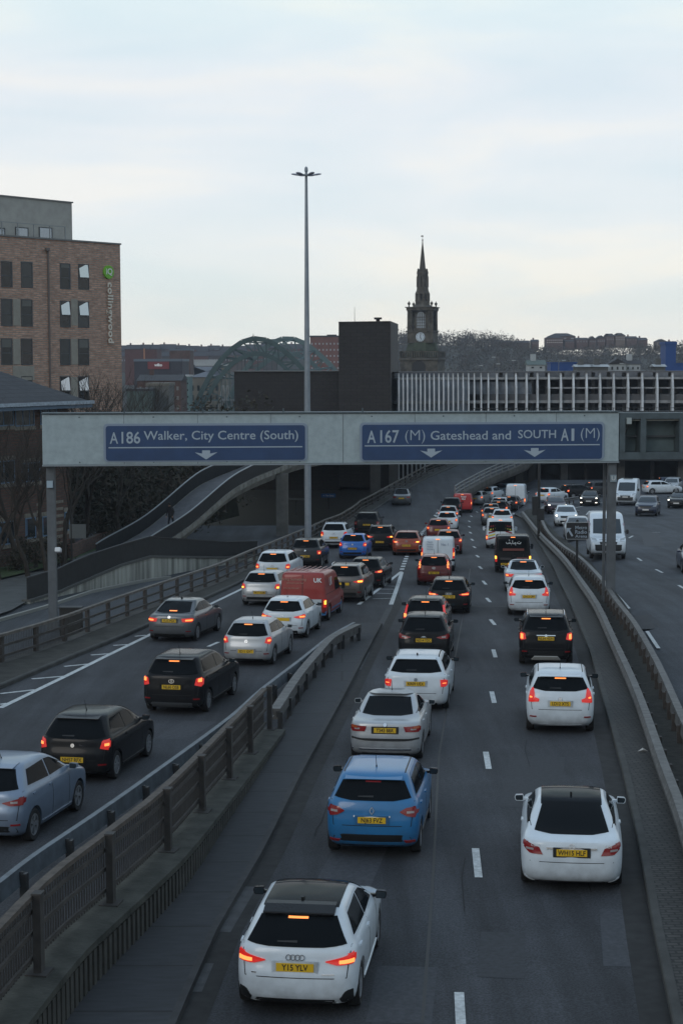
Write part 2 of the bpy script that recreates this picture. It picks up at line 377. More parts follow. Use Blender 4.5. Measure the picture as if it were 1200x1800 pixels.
# the land itself, out to the horizon
def land(X, Y):
    z = -7.6 if Y < 240 else -7.6 - 10 * ss((Y - 240) / 120)
    if Y > 500:
        k = ss((X / Y * FPX - 20) / 60.0)
        top = 14 + 1.0 * math.sin(X * .03 + 1) + 6 * k * (1 - ss((X / Y * FPX - 290) / 60.0))
        z += (top + 17.6) * (k * ss((Y - 560) / 480) + (1 - k) * ss((Y - 905) / 110))
    if Y > 1300: z -= (Y - 1300) * .004
    return z
Ys = rng(-60, 700, 20) + rng(720, 1300, 30) + [1500, 2200, 4000, 8000]; Xs = [-6000, -2500, -1200] + rng(-700, 700, 35) + [1200, 2500, 6000]
v = [(X, Y, land(X, Y)) for Y in Ys for X in Xs]; n = len(Xs)
f = [(j * n + i, j * n + i + 1, (j + 1) * n + i + 1, (j + 1) * n + i) for j in range(len(Ys) - 1) for i in range(n - 1)]
tag(mesh_obj('ground', v, f, mat('hill ground', (.045, .045, .035), .95, noise=.4, scale=.02), smooth=True), kind='structure')
v = [(-900, 330, -14.6), (900, 330, -14.6), (900, 540, -14.6), (-900, 540, -14.6)]
tag(mesh_obj('river_water', v, [(0, 1, 2, 3)], mat('river', (.02, .03, .03), .12, bump=.2, bscale=1)), kind='structure')
# left of the slip road: lower road, lawn and paving
sheet('lower_road', lambda Y: -90, lambda Y: XL(Y) - .28, rng(-20, 128, 3), zf_left, asphalt('old asphalt', (.036, .040, .046)), 12)
def poly_sheet(name, pts, zf, m, lift, kind='structure', th=0):
    ps = px_path(pts, zf, 0); bm = bmesh.new(); vs = [bm.verts.new(p + Vector((0, 0, lift))) for p in ps]; fc = bm.faces.new(vs)
    if fc.normal.z < 0: fc.normal_flip()
    bmesh.ops.triangulate(bm, faces=[fc]); bmesh.ops.subdivide_edges(bm, edges=bm.edges, cuts=3, use_grid_fill=True)
    for q in bm.verts: q.co.z = zf(q.co.x, q.co.y) + lift
    me = bpy.data.meshes.new(name); bm.to_mesh(me); bm.free(); me.materials.append(m); o = bpy.data.objects.new(name, me); C.objects.link(o); o['kind'] = kind; return o
PAV = mat('pavement concrete', (.058, .062, .060), .85, noise=.25, scale=1.2, bump=.2)
poly_sheet('pavement', [(-260, 1130), (-200, 1075), (0, 1024), (50, 1012), (95, 1003), (100, 1012), (55, 1057), (20, 1077), (0, 1084), (-100, 1112)], zf_left, PAV, .12)
poly_sheet('lawn', [(-260, 1100), (-150, 1010), (0, 978), (150, 968), (240, 952), (200, 966), (125, 988), (50, 1010), (0, 1022)], zf_left, mat('lawn', (.030, .052, .014), .95, noise=.35, scale=3, bump=.5, bscale=40), .16)
poly_sheet('embankment_path', [(130, 1000), (210, 968), (290, 948), (330, 935), (300, 925), (225, 950), (125, 990)], zf_left, PAV, .2)
EDGE = mat('kerb concrete', (.045, .045, .042), .85, noise=.3, scale=2, bump=.2)
WP = mat('road paint', (.46, .48, .48), .7, noise=.30, scale=9)
def stripe(pts, w, zf=zf_main, name='road_marking', lift=.008, px=True, m=None):
    ps = px_path(pts, zf) if px else [Vector(p) for p in pts]
    ps = resample(ps, 2.0) if (ps[-1] - ps[0]).length > 3 else ps
    s = MB(); s.sweep(ps, [(-w / 2, 0), (w / 2, 0)])
    s.v = [(x, y, zf(x, y) + lift) for x, y, z in s.v]; o = s.build(name, m or WP); o['kind'] = 'structure'; return o
for x, y in [(809, 1790), (838, 1517), (856, 1337), (866, 1226), (868.5, 1149), (865.5, 1094), (858, 1055), (851, 1024.5), (844, 998), (839, 978), (833.5, 962), (829.5, 949), (826.5, 936.5), (824.5, 926), (824.5, 916.5), (828, 907.5), (838, 900)]:
    p = hit(x, y, zf_main); q = p + Vector((.09, 2.0, 0)); 
    d = Vector((.05 if y > 1100 else -.0, 1, 0)); stripe([p - d, p + d], .14, px=False)
TAR = mat('tar joint', (.012, .012, .013), .6)
stripe([(742, 1800), (760, 1560), (771, 1330), (797, 1170), (818, 1060), (826, 1000)], .05, m=TAR, name='road_joint', lift=.006); stripe([(800, 1066), (925, 1066)], .12, m=TAR, name='road_joint', lift=.005)
stripe([(0, 1245), (130, 1182), (260, 1118), (340, 1077), (420, 1038), (470, 1010)], .18)
for a, b in [((0, 1220), (62, 1213)), ((56, 1194), (115, 1189)), ((113, 1172), (163, 1167)), ((160, 1152), (200, 1149)), ((199, 1135), (233, 1133)), ((237, 1119), (257, 1117)), ((0, 1239), (13, 1237))]:
    stripe([a, b], .16)
stripe([(366, 1137), (384, 1129)], .14)
stripe([(-60, 1392), (-30, 1370)], .14)
stripe([(630, 1063), (668, 1034), (705, 1005)], .17); stripe([(687, 1063), (697, 1035), (706, 1006)], .19)
for a, b in [((655, 1053), (688, 1052)), ((662, 1043), (692, 1044)), ((668, 1036), (692, 1036)), ((677, 1030), (696, 1031))]: stripe([a, b], .12)
dot = resample(px_path([(706, 1002), (716, 975), (728, 957), (742, 936), (760, 910), (783, 886)], zf_ramp), .5)
for i in range(0, len(dot) - 2, 4): stripe([dot[i], dot[i + 2]], .24, zf=zf_ramp, px=False, lift=.012)
stripe([(930, 930), (955, 978), (985, 1035), (1000, 1062)], .12) if False else None
for a, b in [((1082, 1045), (1105, 1070)), ((1137, 1110), (1157, 1140)), ((1120, 981), (1127, 986)), ((1152, 1001), (1164, 1007)), ((1192, 1029), (1202, 1035)), ((1105, 946), (1112, 942)), ((1030, 905), (1036, 898)), ((1146, 936), (1160, 936))]:
    stripe([a, b], .13, zf=zf_right, name='road_marking')
stripe([(1025, 945), (1010, 930), (980, 908), (974, 897), (985, 889), (1010, 883)], .12, zf=zf_right)
stripe([(1010, 893), (1045, 884), (1100, 880)], .1, zf=zf_right)
# cobbled strip and soil of the median
kt = tab(KERB); rt = tab(RL); XK = lambda Y: interp(kt, Y)
COB = brick_mat('cobbles', (.034, .033, .031), (.052, .050, .045), (.012, .012, .012), .24, .13, .02, .9, 'XY', .8, .3)
ys = rng(10, 158, 2)
sheet('cobbled_strip', lambda Y: XK(Y) + .12, lambda Y: max(XM(Y) - .32, XK(Y) + .25), ys, zf_main, COB, 5, .13)
sheet('median_soil', lambda Y: XM(Y) - .32, lambda Y: XM(Y) + .75, ys, lambda X, Y: z_main(Y) + .10 + off(Y) * .7 * ss((X - XM(Y) + .3) / .8), mat('soil', (.022, .022, .018), .95, noise=.5, scale=4, bump=.6), 5, .05)
s = MB(); s.sweepc([Vector((XK(Y), Y, z_main(Y))) for Y in ys], [(-.02, -.05), (-.02, .12), (.0, .145), (.13, .145), (.13, -.05)]); fixn(s.build('kerb', EDGE))['kind'] = 'structure'
s = MB(); s.sweep([Vector((XK(Y) - .03, Y, 0)) for Y in ys], [(-.42, 0), (0, 0)]); s.v = [(x, y, z_main(y) + .005) for x, y, z in s.v]
s.build('gutter', mat('gutter dirt', (.014, .014, .014), .9, noise=.5, scale=3))['kind'] = 'structure'
# nearside strip below the parapet
WB = px_path([(-150, 2190), (117, 1800), (200, 1704), (267, 1633), (333, 1555), (400, 1450), (450, 1372), (497, 1297)], zf_main)
WH = [.78, .78, .75, .72, .66, .50, .38, .22]
GUT = px_path([(235, 1960), (300, 1800), (372, 1640), (455, 1500), (520, 1370), (600, 1225), (650, 1130), (688, 1062)], zf_main)
gt = tab(GUT); wt = tab(WB); XG = lambda Y: interp(gt, Y)
WBs = smooth_path(WB, 5); wts = tab(WBs); XW = lambda Y: interp(wts, Y); hts = sorted([(p.y, h) for p, h in zip(WB, WH)])
SLAB = brick_mat('slab strip', (.026, .028, .032), (.033, .035, .039), (.015, .015, .016), 400.0, 1.9, .035, .3, 'XY', .85, .25)
y1 = WB[-1].y
nose = px_path([(497, 1297), (560, 1190), (630, 1100)], zf_main); nt_ = tab(nose); XN = lambda Y: interp(wts, Y) if Y < y1 else interp(nt_, Y)
sheet('slab_strip', lambda Y: XN(Y) - .1, lambda Y: XG(Y), rng(13, 66, 1.0), zf_main, SLAB, 5, .10)
s = MB(); s.sweepc([Vector((XG(Y), Y, z_main(Y))) for Y in rng(13, 66, 1.5)], [(-.01, -.05), (-.01, .103), (.10, .10), (.12, -.05)]); fixn(s.build('kerb', mat('dark kerb', (.032, .032, .033), .85, noise=.3, scale=3)))['kind'] = 'structure'
s = MB(); s.sweep([Vector((XG(Y) + .10, Y, 0)) for Y in rng(13, 80, 1.5)], [(0, 0), (.38, 0)]); s.v = [(x, y, z_main(y) + .005) for x, y, z in s.v]
s.build('gutter', MATS['gutter dirt'])['kind'] = 'structure'
ptch = mat('patch', (.045, .047, .050), .85, noise=.3, scale=4)
for a, b in [((392, 1640), (440, 1560)), ((445, 1500), (480, 1440)), ((340, 1745), (362, 1695)), ((628, 1178), (644, 1146)), ((668, 1100), (685, 1068))]: stripe([a, b], .24, name='road_patch', m=ptch, lift=.010)
for _i, (_a, _b, _w) in enumerate([((560, 1640), (640, 1480), 1.0), ((930, 1420), (944, 1330), 1.3), ((700, 1800), (716, 1700), .9), ((880, 1720), (884, 1640), .7), ((300, 1300), (352, 1268), .9), ((812, 1240), (822, 1180), .8), ((1090, 1700), (1080, 1600), .5), ((1120, 1080), (1140, 1105), 1.0), ((1150, 960), (1140, 935), 1.2)]):
    stripe([_a, _b], _w, name='road_patch', m=mat('tar patch', (.024, .026, .031), .8, noise=.3, scale=12) if _i % 2 else mat('pale patch', (.040, .043, .050), .85, noise=.3, scale=12), lift=.004 if _a[0] < 1100 else .9 * 0 + .004, zf=zf_main if _a[0] < 1100 else zf_right)
_r = random.Random(5)
for _k in range(7):
    _x, _y = _r.uniform(380, 1080), _r.uniform(1100, 1780); _p = hit(_x, _y, zf_main)
    if XG(_p.y) + .6 < _p.x < XK(_p.y) - .8:
        _q = [_p]
        for _j in range(5): _q.append(_q[-1] + Vector((_r.gauss(.05, .05), _r.uniform(.3, .8), 0)))
        stripe(_q, .016, px=False, name='road_crack', m=mat('crack', (.010, .010, .011), .9), lift=.009)
# slabs and verge beside the slip road's own kerb
KL = px_path([(-120, 1262), (0, 1212), (250, 1108), (450, 1012), (560, 957), (640, 908), (697, 872), (748, 842), (810, 816)], zf_ramp); klt = tab(KL)
klt = [(-20, klt[0][1] - 6)] + klt
XKL = lambda Y: min(interp(klt, Y), 999)
s = MB(); s.sweepc([Vector((XKL(Y), Y, z_ramp(Y))) for Y in rng(30, 205, 3)], [(.0, -.05), (.0, .10), (-.03, .13), (-.14, .13), (-.14, -.05)]); fixn(s.build('kerb', EDGE))['kind'] = 'structure'
sheet('verge', lambda Y: XL(Y) - .35, lambda Y: XKL(Y) - .12, rng(30, 205, 3), zf_ramp, mat('dirty verge', (.032, .031, .026), .95, noise=.45, scale=1.5, bump=.4), 3, .11)

# ------------------------------------------------------------------ walls, parapets and rails
BROWN = mat('weathered parapet', (.045, .039, .035), .75, noise=.3, scale=4)
DARKST = mat('dark steel', (.026, .027, .028), .6, noise=.25, scale=5)
GALV = mat('galvanised rail', (.11, .13, .15), .5, .3, noise=.3, scale=3)
GALV2 = mat('weathered rail', (.095, .093, .090), .6, .1, noise=.4, scale=4)
CONC = mat('concrete', (.15, .145, .13), .85, noise=.3, scale=1.0, bump=.15, bscale=12)
# ribbed plinth wall
root = empty('plinth_wall', WBs[10]); tag(root, 'low mossy concrete wall with ribbed face under the near brown parapet', 'wall')
def rel(o, r): o.parent = r; o.matrix_parent_inverse = Matrix.Translation(-r.location) @ Matrix.Identity(4); return o
def rel0(s, name, m, r, **k):
    o = s.build(name, m, None, **k); o.parent = r; o.matrix_parent_inverse = (Matrix.Translation(r.location) @ r.rotation_euler.to_matrix().to_4x4()).inverted(); return o
pts = [Vector((XW(Y), Y, z_main(Y))) for Y in rng(12, y1, .6)]
s = MB(); base = []
for i, p in enumerate(pts):
    d = (pts[min(i + 1, len(pts) - 1)] - pts[max(i - 1, 0)]); d.z = 0; d.normalize(); r_ = Vector((d.y, -d.x, 0)); h = interp(hts, p.y)
    base.append(s.pts([p + r_ * 0 + Vector((0, 0, -.3)), p + Vector((0, 0, h - .12)), p + r_ * .07 + Vector((0, 0, h - .10)), p + r_ * .07 + Vector((0, 0, h)), p - r_ * .62 + Vector((0, 0, h + .02)), p - r_ * .62 + Vector((0, 0, -.3))]))
for a, b in zip(base, base[1:]):
    for k in range(6): s.face((a + k, a + (k + 1) % 6, b + (k + 1) % 6, b + k))
s.face([base[0] + k for k in range(6)]); s.face([base[-1] + k for k in range(6)][::-1])
MOSS = mat('mossy concrete', (.032, .034, .026), .92, noise=.4, scale=2.2, bump=.5, bscale=15, col2=(.060, .060, .050))
o = rel0(s, 'wall_body', MOSS, root); fixn(o)
s = MB(); q = resample(pts, .23)
for p in q[1:-1]:
    h = interp(hts, p.y); s.box((p.x + .018, p.y, z_main(p.y) + (h - .12) / 2 - .02), (.05, .13, h - .14), rz=-.15)
rel0(s, 'wall_ribs', mat('rib concrete', (.050, .049, .043), .9, noise=.3, scale=3), root)
# near parapet fence on the plinth
fpath = []
for Y in rng(12, y1 - .3, 1.0): fpath.append(Vector((XW(Y) - .42, Y, z_main(Y) + interp(hts, Y) + .02)))
root = empty('parapet_fence', fpath[12]); tag(root, 'near brown parapet fence with close vertical bars and thick posts on the plinth wall', 'fence')
s = MB(); s.sweepc(fpath, [(-.065, 1.01), (-.065, 1.08), (.065, 1.08), (.065, 1.01)]); fixn(rel0(s, 'top_rail', mat('rusty top rail', (.070, .056, .046), .8, noise=.4, scale=6), root))
for z in (.16, .50, .80):
    s = MB(); s.sweepc(fpath, [(.0, z), (.0, z + .06), (.04, z + .06), (.04, z)]); fixn(rel0(s, 'rail', BROWN, root))
s = MB()
for p in resample(fpath, .115): s.bar(p + Vector((-.03, 0, .06)), p + Vector((-.03, 0, 1.0)), .02, .045)
o = rel0(s, 'bars', DARKST, root)
posts = [hit(x, y, lambda X, Y: z_main(Y) + interp(hts, Y)) for x, y in [(65, 1712), (190, 1590), (270, 1497), (340, 1428), (395, 1370), (437, 1325), (472, 1283)]]
posts = [p for p in posts]; posts.insert(0, posts[0] * 2 - posts[1]); posts.insert(0, posts[0] * 2 - posts[1])
ft = [(p.y, p.x) for p in fpath]
for p in posts:
    Y = min(p.y, y1); x = interp(ft, Y); z = z_main(Y) + interp(hts, Y)
    s = MB().box((x + .12, Y, z + .55), (.11, .15, 1.10), rz=-.15).box((x + .12, Y, z + 1.11), (.14, .18, .03), rz=-.15).box((x + .12, Y, z + .015), (.3, .34, .04), rz=-.15)
    rel0(s, 'post', mat('post', (.036, .033, .031), .75, noise=.25, scale=5), root)
def guard(name, label, path, h, m, post_m, step=2.4, group=None, beam=None, zf=None, side=1, ph=None):
    """steel beam on posts: path runs along the beam top, h above ground"""
    path = [Vector(p) for p in path]; root = empty(name, path[len(path) // 2]); tag(root, label, 'guard rail', group)
    prof = beam or [(-.05, .0), (.04, -.03), (.04, -.10), (-.03, -.15), (.04, -.20), (.04, -.27), (-.05, -.30), (-.07, -.30), (-.07, 0)]
    if side < 0: prof = [(-a, b) for a, b in prof]
    s = MB(); s.sweepc([p + Vector((0, 0, h)) for p in path], prof); fixn(rel0(s, 'rail', m, root, smooth=True))
    n_ = 0
    for p in resample(path, step)[:90]:
        s = MB().box(p + Vector((-.14 * side, 0, h / 2 - .06)), (.12, .14, h - .05), rz=-.1)
        s.box(p + Vector((-.085 * side, 0, h - .14)), (.10, .08, .16), rz=-.1); rel0(s, 'post', post_m, root)
    return root
a = smooth_path(px_path([(-60, 1594), (0, 1548), (63, 1500), (170, 1428), (267, 1360), (400, 1263), (462, 1209), (525, 1161), (580, 1118), (622, 1094)], zf_main, .66))
guard('guard_rail', 'long blue-grey steel guard rail between the slip road and the brown parapet', a, .66, GALV, DARKST, 2.2, 'guard rails along the roads', side=-1, beam=[(-.06, 0), (.05, .0), (.10, -.06), (.02, -.15), (.10, -.24), (.06, -.30), (-.10, -.30)])
a = smooth_path(px_path([(483, 1246), (525, 1184), (560, 1143), (585, 1118), (628, 1097)], zf_main, .66))
guard('guard_rail', 'short pale guard rail angled beside the end of the parapet at the road nose', a, .66, GALV2, DARKST, 2.2, 'guard rails along the roads', side=-1, beam=[(-.14, 0), (.12, 0), (.12, -.08), (.02, -.18), (.12, -.28), (-.14, -.28)])
wide = [(-.10, 0), (.09, 0), (.12, -.06), (.05, -.14), (.12, -.22), (.12, -.30), (-.13, -.30)]
guard('guard_rail', 'weathered guard rail curving between the cobbled strip and the dark median', smooth_path(RL, 3), .62, GALV2, BROWN, 1.6, 'guard rails along the roads', side=-1, beam=wide)
guard('guard_rail', 'weathered guard rail on the far side of the median along the opposite road', smooth_path([Vector((p.x, p.y, z_all(p.x, p.y))) for p in RRAIL], 3), .68, GALV2, BROWN, 1.6, 'guard rails along the roads', side=1, beam=wide)
# slip road parapet on the left
lp = [Vector((XL(Y), Y, z_ramp(Y))) for Y in rng(34, 212, 3)]
root = empty('slip_road_parapet', lp[8]); tag(root, 'long brown three-rail steel parapet along the left edge of the slip road', 'fence')
for z, w_, t in ((.98, .16, .09), (.62, .06, .08), (.28, .06, .08)):
    s = MB(); s.sweepc(lp, [(-w_ / 2, z), (-w_ / 2, z + t), (w_ / 2, z + t), (w_ / 2, z)]); fixn(rel0(s, 'rail', BROWN if z < .9 else mat('worn top rail', (.10, .088, .076), .7, noise=.4, scale=3), root))
s = MB(); s.sweepc(lp, [(-.25, -1.4), (-.25, .12), (.12, .12), (.12, -.2)]); fixn(rel0(s, 'base_wall', mat('dark base', (.05, .048, .044), .9, noise=.3, scale=2), root))
for p in resample(lp, 2.7): rel0(MB().box(p + Vector((-.06, 0, .52)), (.11, .22, 1.04), rz=-.2), 'post', BROWN, root)
s = MB()
for p in resample([q for q in lp if q.y < 62], .13): s.bar(p + Vector((-.10, 0, .12)), p + Vector((-.10, 0, .98)), .015, .03)
rel0(s, 'mesh_bars', DARKST, root)
# ramp parapet on its right with retaining wall below
rp_ = [Vector((XR(Y), Y, z_ramp(Y))) for Y in rng(165, 240, 3)]
root = empty('ramp_parapet', rp_[3]); tag(root, 'pale railing on the concrete edge of the rising ramp road', 'railing')
WRAIL = mat('pale railing', (.17, .175, .17), .6, noise=.2, scale=4)
for z in (.45, .80, 1.15):
    s = MB(); s.sweepc(rp_, [(-.04, z), (-.04, z + .09), (.06, z + .09), (.06, z)]); fixn(rel0(s, 'rail', WRAIL, root))
for p in resample(rp_, 2.6): rel0(MB().box(p + Vector((0, 0, .6)), (.12, .14, 1.2)), 'post', WRAIL, root)
s = MB(); s.sweepc([Vector((XR(Y), Y, z_ramp(Y))) for Y in rng(170, 250, 3)], [(-.6, -.02), (.0, .14), (.28, .14), (.28, -.35), (.10, -.75), (-9, -.9), (-9, -.02)]); fixn(rel0(s, 'deck_edge', mat('ramp concrete', (.075, .07, .062), .9, noise=.35, scale=.8), root))
for Y in (186, 200, 214): rel0(MB().b2(XR(Y) - 1.6, XR(Y) - .7, Y, Y + 1, -7, z_ramp(Y) - .8), 'column', mat('column concrete dark', (.05, .048, .045), .9), root)
s = MB(); s.sweepc([Vector((XR(Y), Y, z_ramp(Y))) for Y in rng(139, 172, 3)], [(-.05, -.02), (.0, .14), (.28, .14), (.28, -.45), (.10, -.5), (.10, -6), (-.05, -6)])
fixn(rel0(s, 'retaining_wall', mat('ramp concrete', (.075, .07, .062), .9, noise=.35, scale=.8), root))
# ------------------------------------------------------------------ sign gantry
GL = at(75, 817.5, 69); GR = at(1087, 811, 71.5); GT = at(75, 730, 69)
gx = GR - GL; GLEN = gx.length; gyaw = math.atan2(gx.y, gx.x); gtilt = math.atan2(gx.z, math.hypot(gx.x, gx.y)); GH = 2.05
root = empty('sign_gantry', GL); root.rotation_euler = (0, -gtilt, gyaw); tag(root, 'wide pale grey sign gantry across the road carrying two blue direction signs', 'road gantry')
GPAINT = mat('gantry cladding', (.30, .36, .38), .65, noise=.12, scale=3.0, bump=.05)
GDARK = mat('gantry steel', (.060, .080, .090), .6, noise=.2, scale=2)
s = MB(); s.box((GLEN / 2, .55, GH / 2), (GLEN, 1.1, GH)); o = s.build('cladding', GPAINT, root); b = o.modifiers.new('bevel', 'BEVEL'); b.width = .02
for i in range(1, 8):
    x = GLEN * (i / 8) + .3; MB().box((x, -.004, GH / 2), (.02, .01, GH - .02)).build('panel_joint', mat('joint', (.13, .15, .155), .7), root)
for i in range(40):
    x = GLEN * (i + .5) / 40
    if i % 5 == 2: MB().box((x, -.012, .10), (.05, .02, .05)).box((x, -.012, GH - .12), (.05, .02, .05)).build('bolt_plate', GDARK, root)
MB().box((GLEN / 2, .53, GH + .035), (GLEN + .06, 1.2, .05)).build('top_edge', GDARK, root); MB().box((GLEN / 2, .53, -.03), (GLEN + .04, 1.16, .05)).build('bottom_edge', mat('pale edge', (.22, .25, .27), .6), root)
for px in (215, 245, 350, 490, 629): MB().tube([((px - 75) / 1012 * GLEN, .2, GH), ((px - 75) / 1012 * GLEN, .2, GH + .22)], .035, 6).build('top_stud', GDARK, root)
gX = lambda px: (px - 75) / 1012 * GLEN
def gZ(px, py): return GH * ((817.5 - 6.5 * (px - 75) / 1012) - py) / 88.0
BLUE = mat('sign blue', (.019, .048, .122), .5, noise=.12, scale=1.5); SBORD = mat('sign edge', (.21, .26, .33), .5); SWH = mat('sign white', (.32, .38, .44), .5)
def rounded(x0, x1, z0, z1, r, n=4):
    p = []
    for cx, cz, a0 in ((x1 - r, z1 - r, 0), (x0 + r, z1 - r, 90), (x0 + r, z0 + r, 180), (x1 - r, z0 + r, 270)):
        for k in range(n + 1): a = R(a0 + 90 * k / n); p.append((cx + r * math.cos(a), cz + r * math.sin(a)))
    return p
def fit(name, s_, x0, x1, z0, z1, y, m, parent, bold=.0, sp=1.0):
    me = text_mesh(s_, 1, .004, bold, sp).copy(); xs = [v.co.x for v in me.vertices]; ys_ = [v.co.y for v in me.vertices]
    a, b, c, d = min(xs), max(xs), min(ys_), max(ys_)
    for v in me.vertices: v.co.x = (v.co.x - a) / (b - a) * (x1 - x0); v.co.y = (v.co.y - c) / (d - c) * (z1 - z0)
    me.materials.clear(); me.materials.append(m); o = bpy.data.objects.new(name, me); C.objects.link(o); o.parent = parent; o.location = (x0, y, z0); o.rotation_euler = (math.pi / 2, 0, 0); return o
def sign(px0, px1, py0, py1, line_y, texts, arrows):
    c = (px0 + px1) / 2; x0, x1, z1, z0 = gX(px0), gX(px1), gZ(c, py0), gZ(c, py1)
    s = MB(); s.prism(rounded(x0 - .09, x1 + .09, z0 - .05, z1 + .09, .16), -.05, -.002); s.m = [0] * len(s.f)
    o = fixn(s.build('direction_sign', SBORD, root))
    fixn(MB().prism(rounded(x0, x1, z0, z1, .12), -.062, -.045).build('sign_face', BLUE, o))
    MB().box(((x0 + x1) / 2, -.066, gZ(c, line_y)), (x1 - x0 - .22, .01, .045)).build('dividing_line', SWH, o)
    for t, a, b, ya, yb, bo in texts: fit('lettering', t, gX(a), gX(b), gZ(c, yb), gZ(c, ya), -.068, SWH, o, bo)
    for ax in arrows:
        X = gX(ax); Z = gZ(c, line_y + 13); k = .023 * 1.0
        pts = [(-7, 8), (7, 8), (7, 2), (20, 4.5), (0, -9), (-20, 4.5), (-7, 2)]
        fixn(MB().prism([(X + a * k, Z + b_ * k * .95) for a, b_ in pts], -.074, -.058).build('arrow', SWH, o))
sign(183, 527, 748, 809, 786, [('A', 190, 204, 759, 779, .008), ('186', 210, 242, 758, 779, .012), ('Walker, City Centre (South)', 248, 515, 757, 777.5, .006)], [355])
sign(627, 1056, 744.5, 807.5, 782, [('A', 636, 651, 755, 777, .012), ('167', 659, 692, 754, 777, .012), ('(M)', 703, 738, 754, 778.5, -.012), ('Gateshead and', 748, 891, 756, 772, .006), ('SOUTH', 904, 972, 755, 770, .006), ('A', 981, 995, 753, 775, .012), ('1', 1000, 1005, 753, 775, .01), ('(M)', 1017, 1051, 752, 776, -.012)], [749, 934])
# open frame that carries on to the right
x0 = GLEN + .02; x1 = GLEN + 7.5
s = MB()
s.b2(x0, x1, 0, 1.0, GH - .27, GH - .02); s.b2(x0, x1, 0, 1.0, .08, .38)
for x in (x0 + .12, gX(1131), gX(1202), gX(1275)): s.b2(x - .12, x + .12, -.03, .97, .38, GH - .27)
s.build('open_frame', GDARK, root)
MB().b2(x0, x1, .75, .80, .36, GH - .25).build('back_panel', mat('back panel', (.075, .105, .112), .6, noise=.2, scale=1.5), root)
MB().b2(x0, x1, .55, .70, GH * .48, GH * .52).build('inner_rail', mat('inner rail', (.045, .05, .055), .6), root)
MB().b2(gX(1105), x1, .1, .16, GH * .83, GH * .85).build('conduit', mat('conduit', (.22, .22, .20), .6), root)
MB().box((gX(1104), -.06, GH * .83), (.2, .12, .26)).build('junction_box', mat('box', (.3, .34, .34), .5), root)
MB().tube([(gX(1104), -.02, GH * .76), (gX(1100), .1, GH * .55), (gX(1095), .3, GH * .4), (gX(1096), .6, GH * .25)], .025, 6).build('cable', M['trim'], root)
# the two posts, standing on the ground (world space, still parts of the gantry)
def world_part(o, r):
    o.parent = r; bpy.context.view_layer.update(); o.matrix_parent_inverse = r.matrix_world.inverted(); return o
POST = mat('gantry post', (.085, .095, .105), .6, noise=.2, scale=2)
pl_ = at(90.5, 900, 69.5); pr_ = at(1074, 900, 71.8)
for p, w_, zb in ((pl_, .33, 9 - 11.0), (pr_, .35, 9 - 10.4)):
    o = MB().b2(p.x - w_ / 2, p.x + w_ / 2, p.y - w_ / 2, p.y + w_ / 2, zb, GL.z + .02).box((p.x, p.y, zb + .28), (w_ * 1.5, w_ * 1.5, .5)).build('gantry_post', POST); world_part(o, root)
q = at(1061.5, 900, 72.5); o = MB().b2(q.x - .06, q.x + .06, q.y - .06, q.y + .06, 9 - 10.4, GL.z + .02).build('service_duct', POST); world_part(o, root)
o = MB().box((pr_.x + .03, pr_.y - .28, at(1075, 840, 71.8).z), (.26, .04, .30)).build('post_plate', mat('plate grey', (.20, .25, .28), .5)); world_part(o, root)
text('characters', 'U', .26, M['platew'], None, (0, 0, 0)); t_ = bpy.context.scene.collection.objects[-1]; t_.location = (pr_.x + .03, pr_.y - .31, at(1075, 840, 71.8).z); world_part(t_, root)
t_.name = 'lettering'
o = MB().box((pl_.x, pl_.y - .25, at(86, 851, 69.3).z), (.24, .14, .28)).build('control_box', mat('box pale', (.30, .38, .44), .5)); world_part(o, root)
z = at(103, 968, 69).z
s = MB(); s.box((pl_.x + .30, pl_.y - .3, z), (.24, .34, .20), rx=-.25); s.box((pl_.x + .18, pl_.y - .1, z - .02), (.12, .1, .08))
o = s.build('traffic_camera', mat('white plastic', (.6, .62, .64), .4)); b = o.modifiers.new('bevel', 'BEVEL'); b.width = .03
tag(o, 'small white traffic camera clamped to the left post of the gantry', 'camera')
# roadside cabinet
p = hit(126, 1122, zf_left); s = MB(); s.box((p.x, p.y, p.z + .62), (.86, .45, 1.22)); s.box((p.x, p.y, p.z + 1.24), (.92, .52, .05))
tag(s.build('roadside_cabinet', mat('cabinet', (.014, .015, .015), .5)), 'dark metal cabinet behind the slip road parapet beside the left gantry post', 'cabinet')

# ------------------------------------------------------------------ tall lighting mast
p = at(541, 918, 112); mx_ = p.x; zb = 9 - 12.1; ztop = at(537, 303, 112).z
root = empty('lighting_mast', (mx_, 112, zb)); tag(root, 'very tall grey lighting mast with a ring of flat lamps rising above the gantry', 'lamp post')
STEEL = mat('mast steel', (.22, .25, .28), .5, .2, noise=.12, scale=2)
Hh = ztop - zb; MB().lathe([(.23, 0), (.215, Hh * .3), (.16, Hh * .62), (.085, Hh), (.001, Hh)], 14).build('pole', STEEL, root, True)
s = MB(); s.lathe([(.001, Hh + .42), (.10, Hh + .32), (.12, Hh + .12), (.07, Hh), (.05, Hh - .1)], 10); s.lathe([(.001, Hh - .22), (.22, Hh - .2), (.22, Hh - .10), (.001, Hh - .08)], 12); fixn(s.build('head', STEEL, root))
for a in (8, 60, 120, 172, 232, 300):
    ca, sa = math.cos(R(a)), math.sin(R(a))
    o = MB().bar((ca * .15, sa * .15, Hh - .15), (ca * .40, sa * .40, Hh - .12), .06, .05).build('lamp_arm', STEEL, root)
    q = MB(); q.lathe([(.001, .06), (.10, .05), (.17, 0), (.15, -.05), (.001, -.07)], 12); q.v = [(x * 1.9, y, z) for x, y, z in q.v]
    l = q.build('lamp', mat('lamp housing', (.25, .26, .32), .4), root, True); l.location = (ca * .68, sa * .68, Hh - .10); l.rotation_euler = (0, R(-9), R(a)); fixn(l)

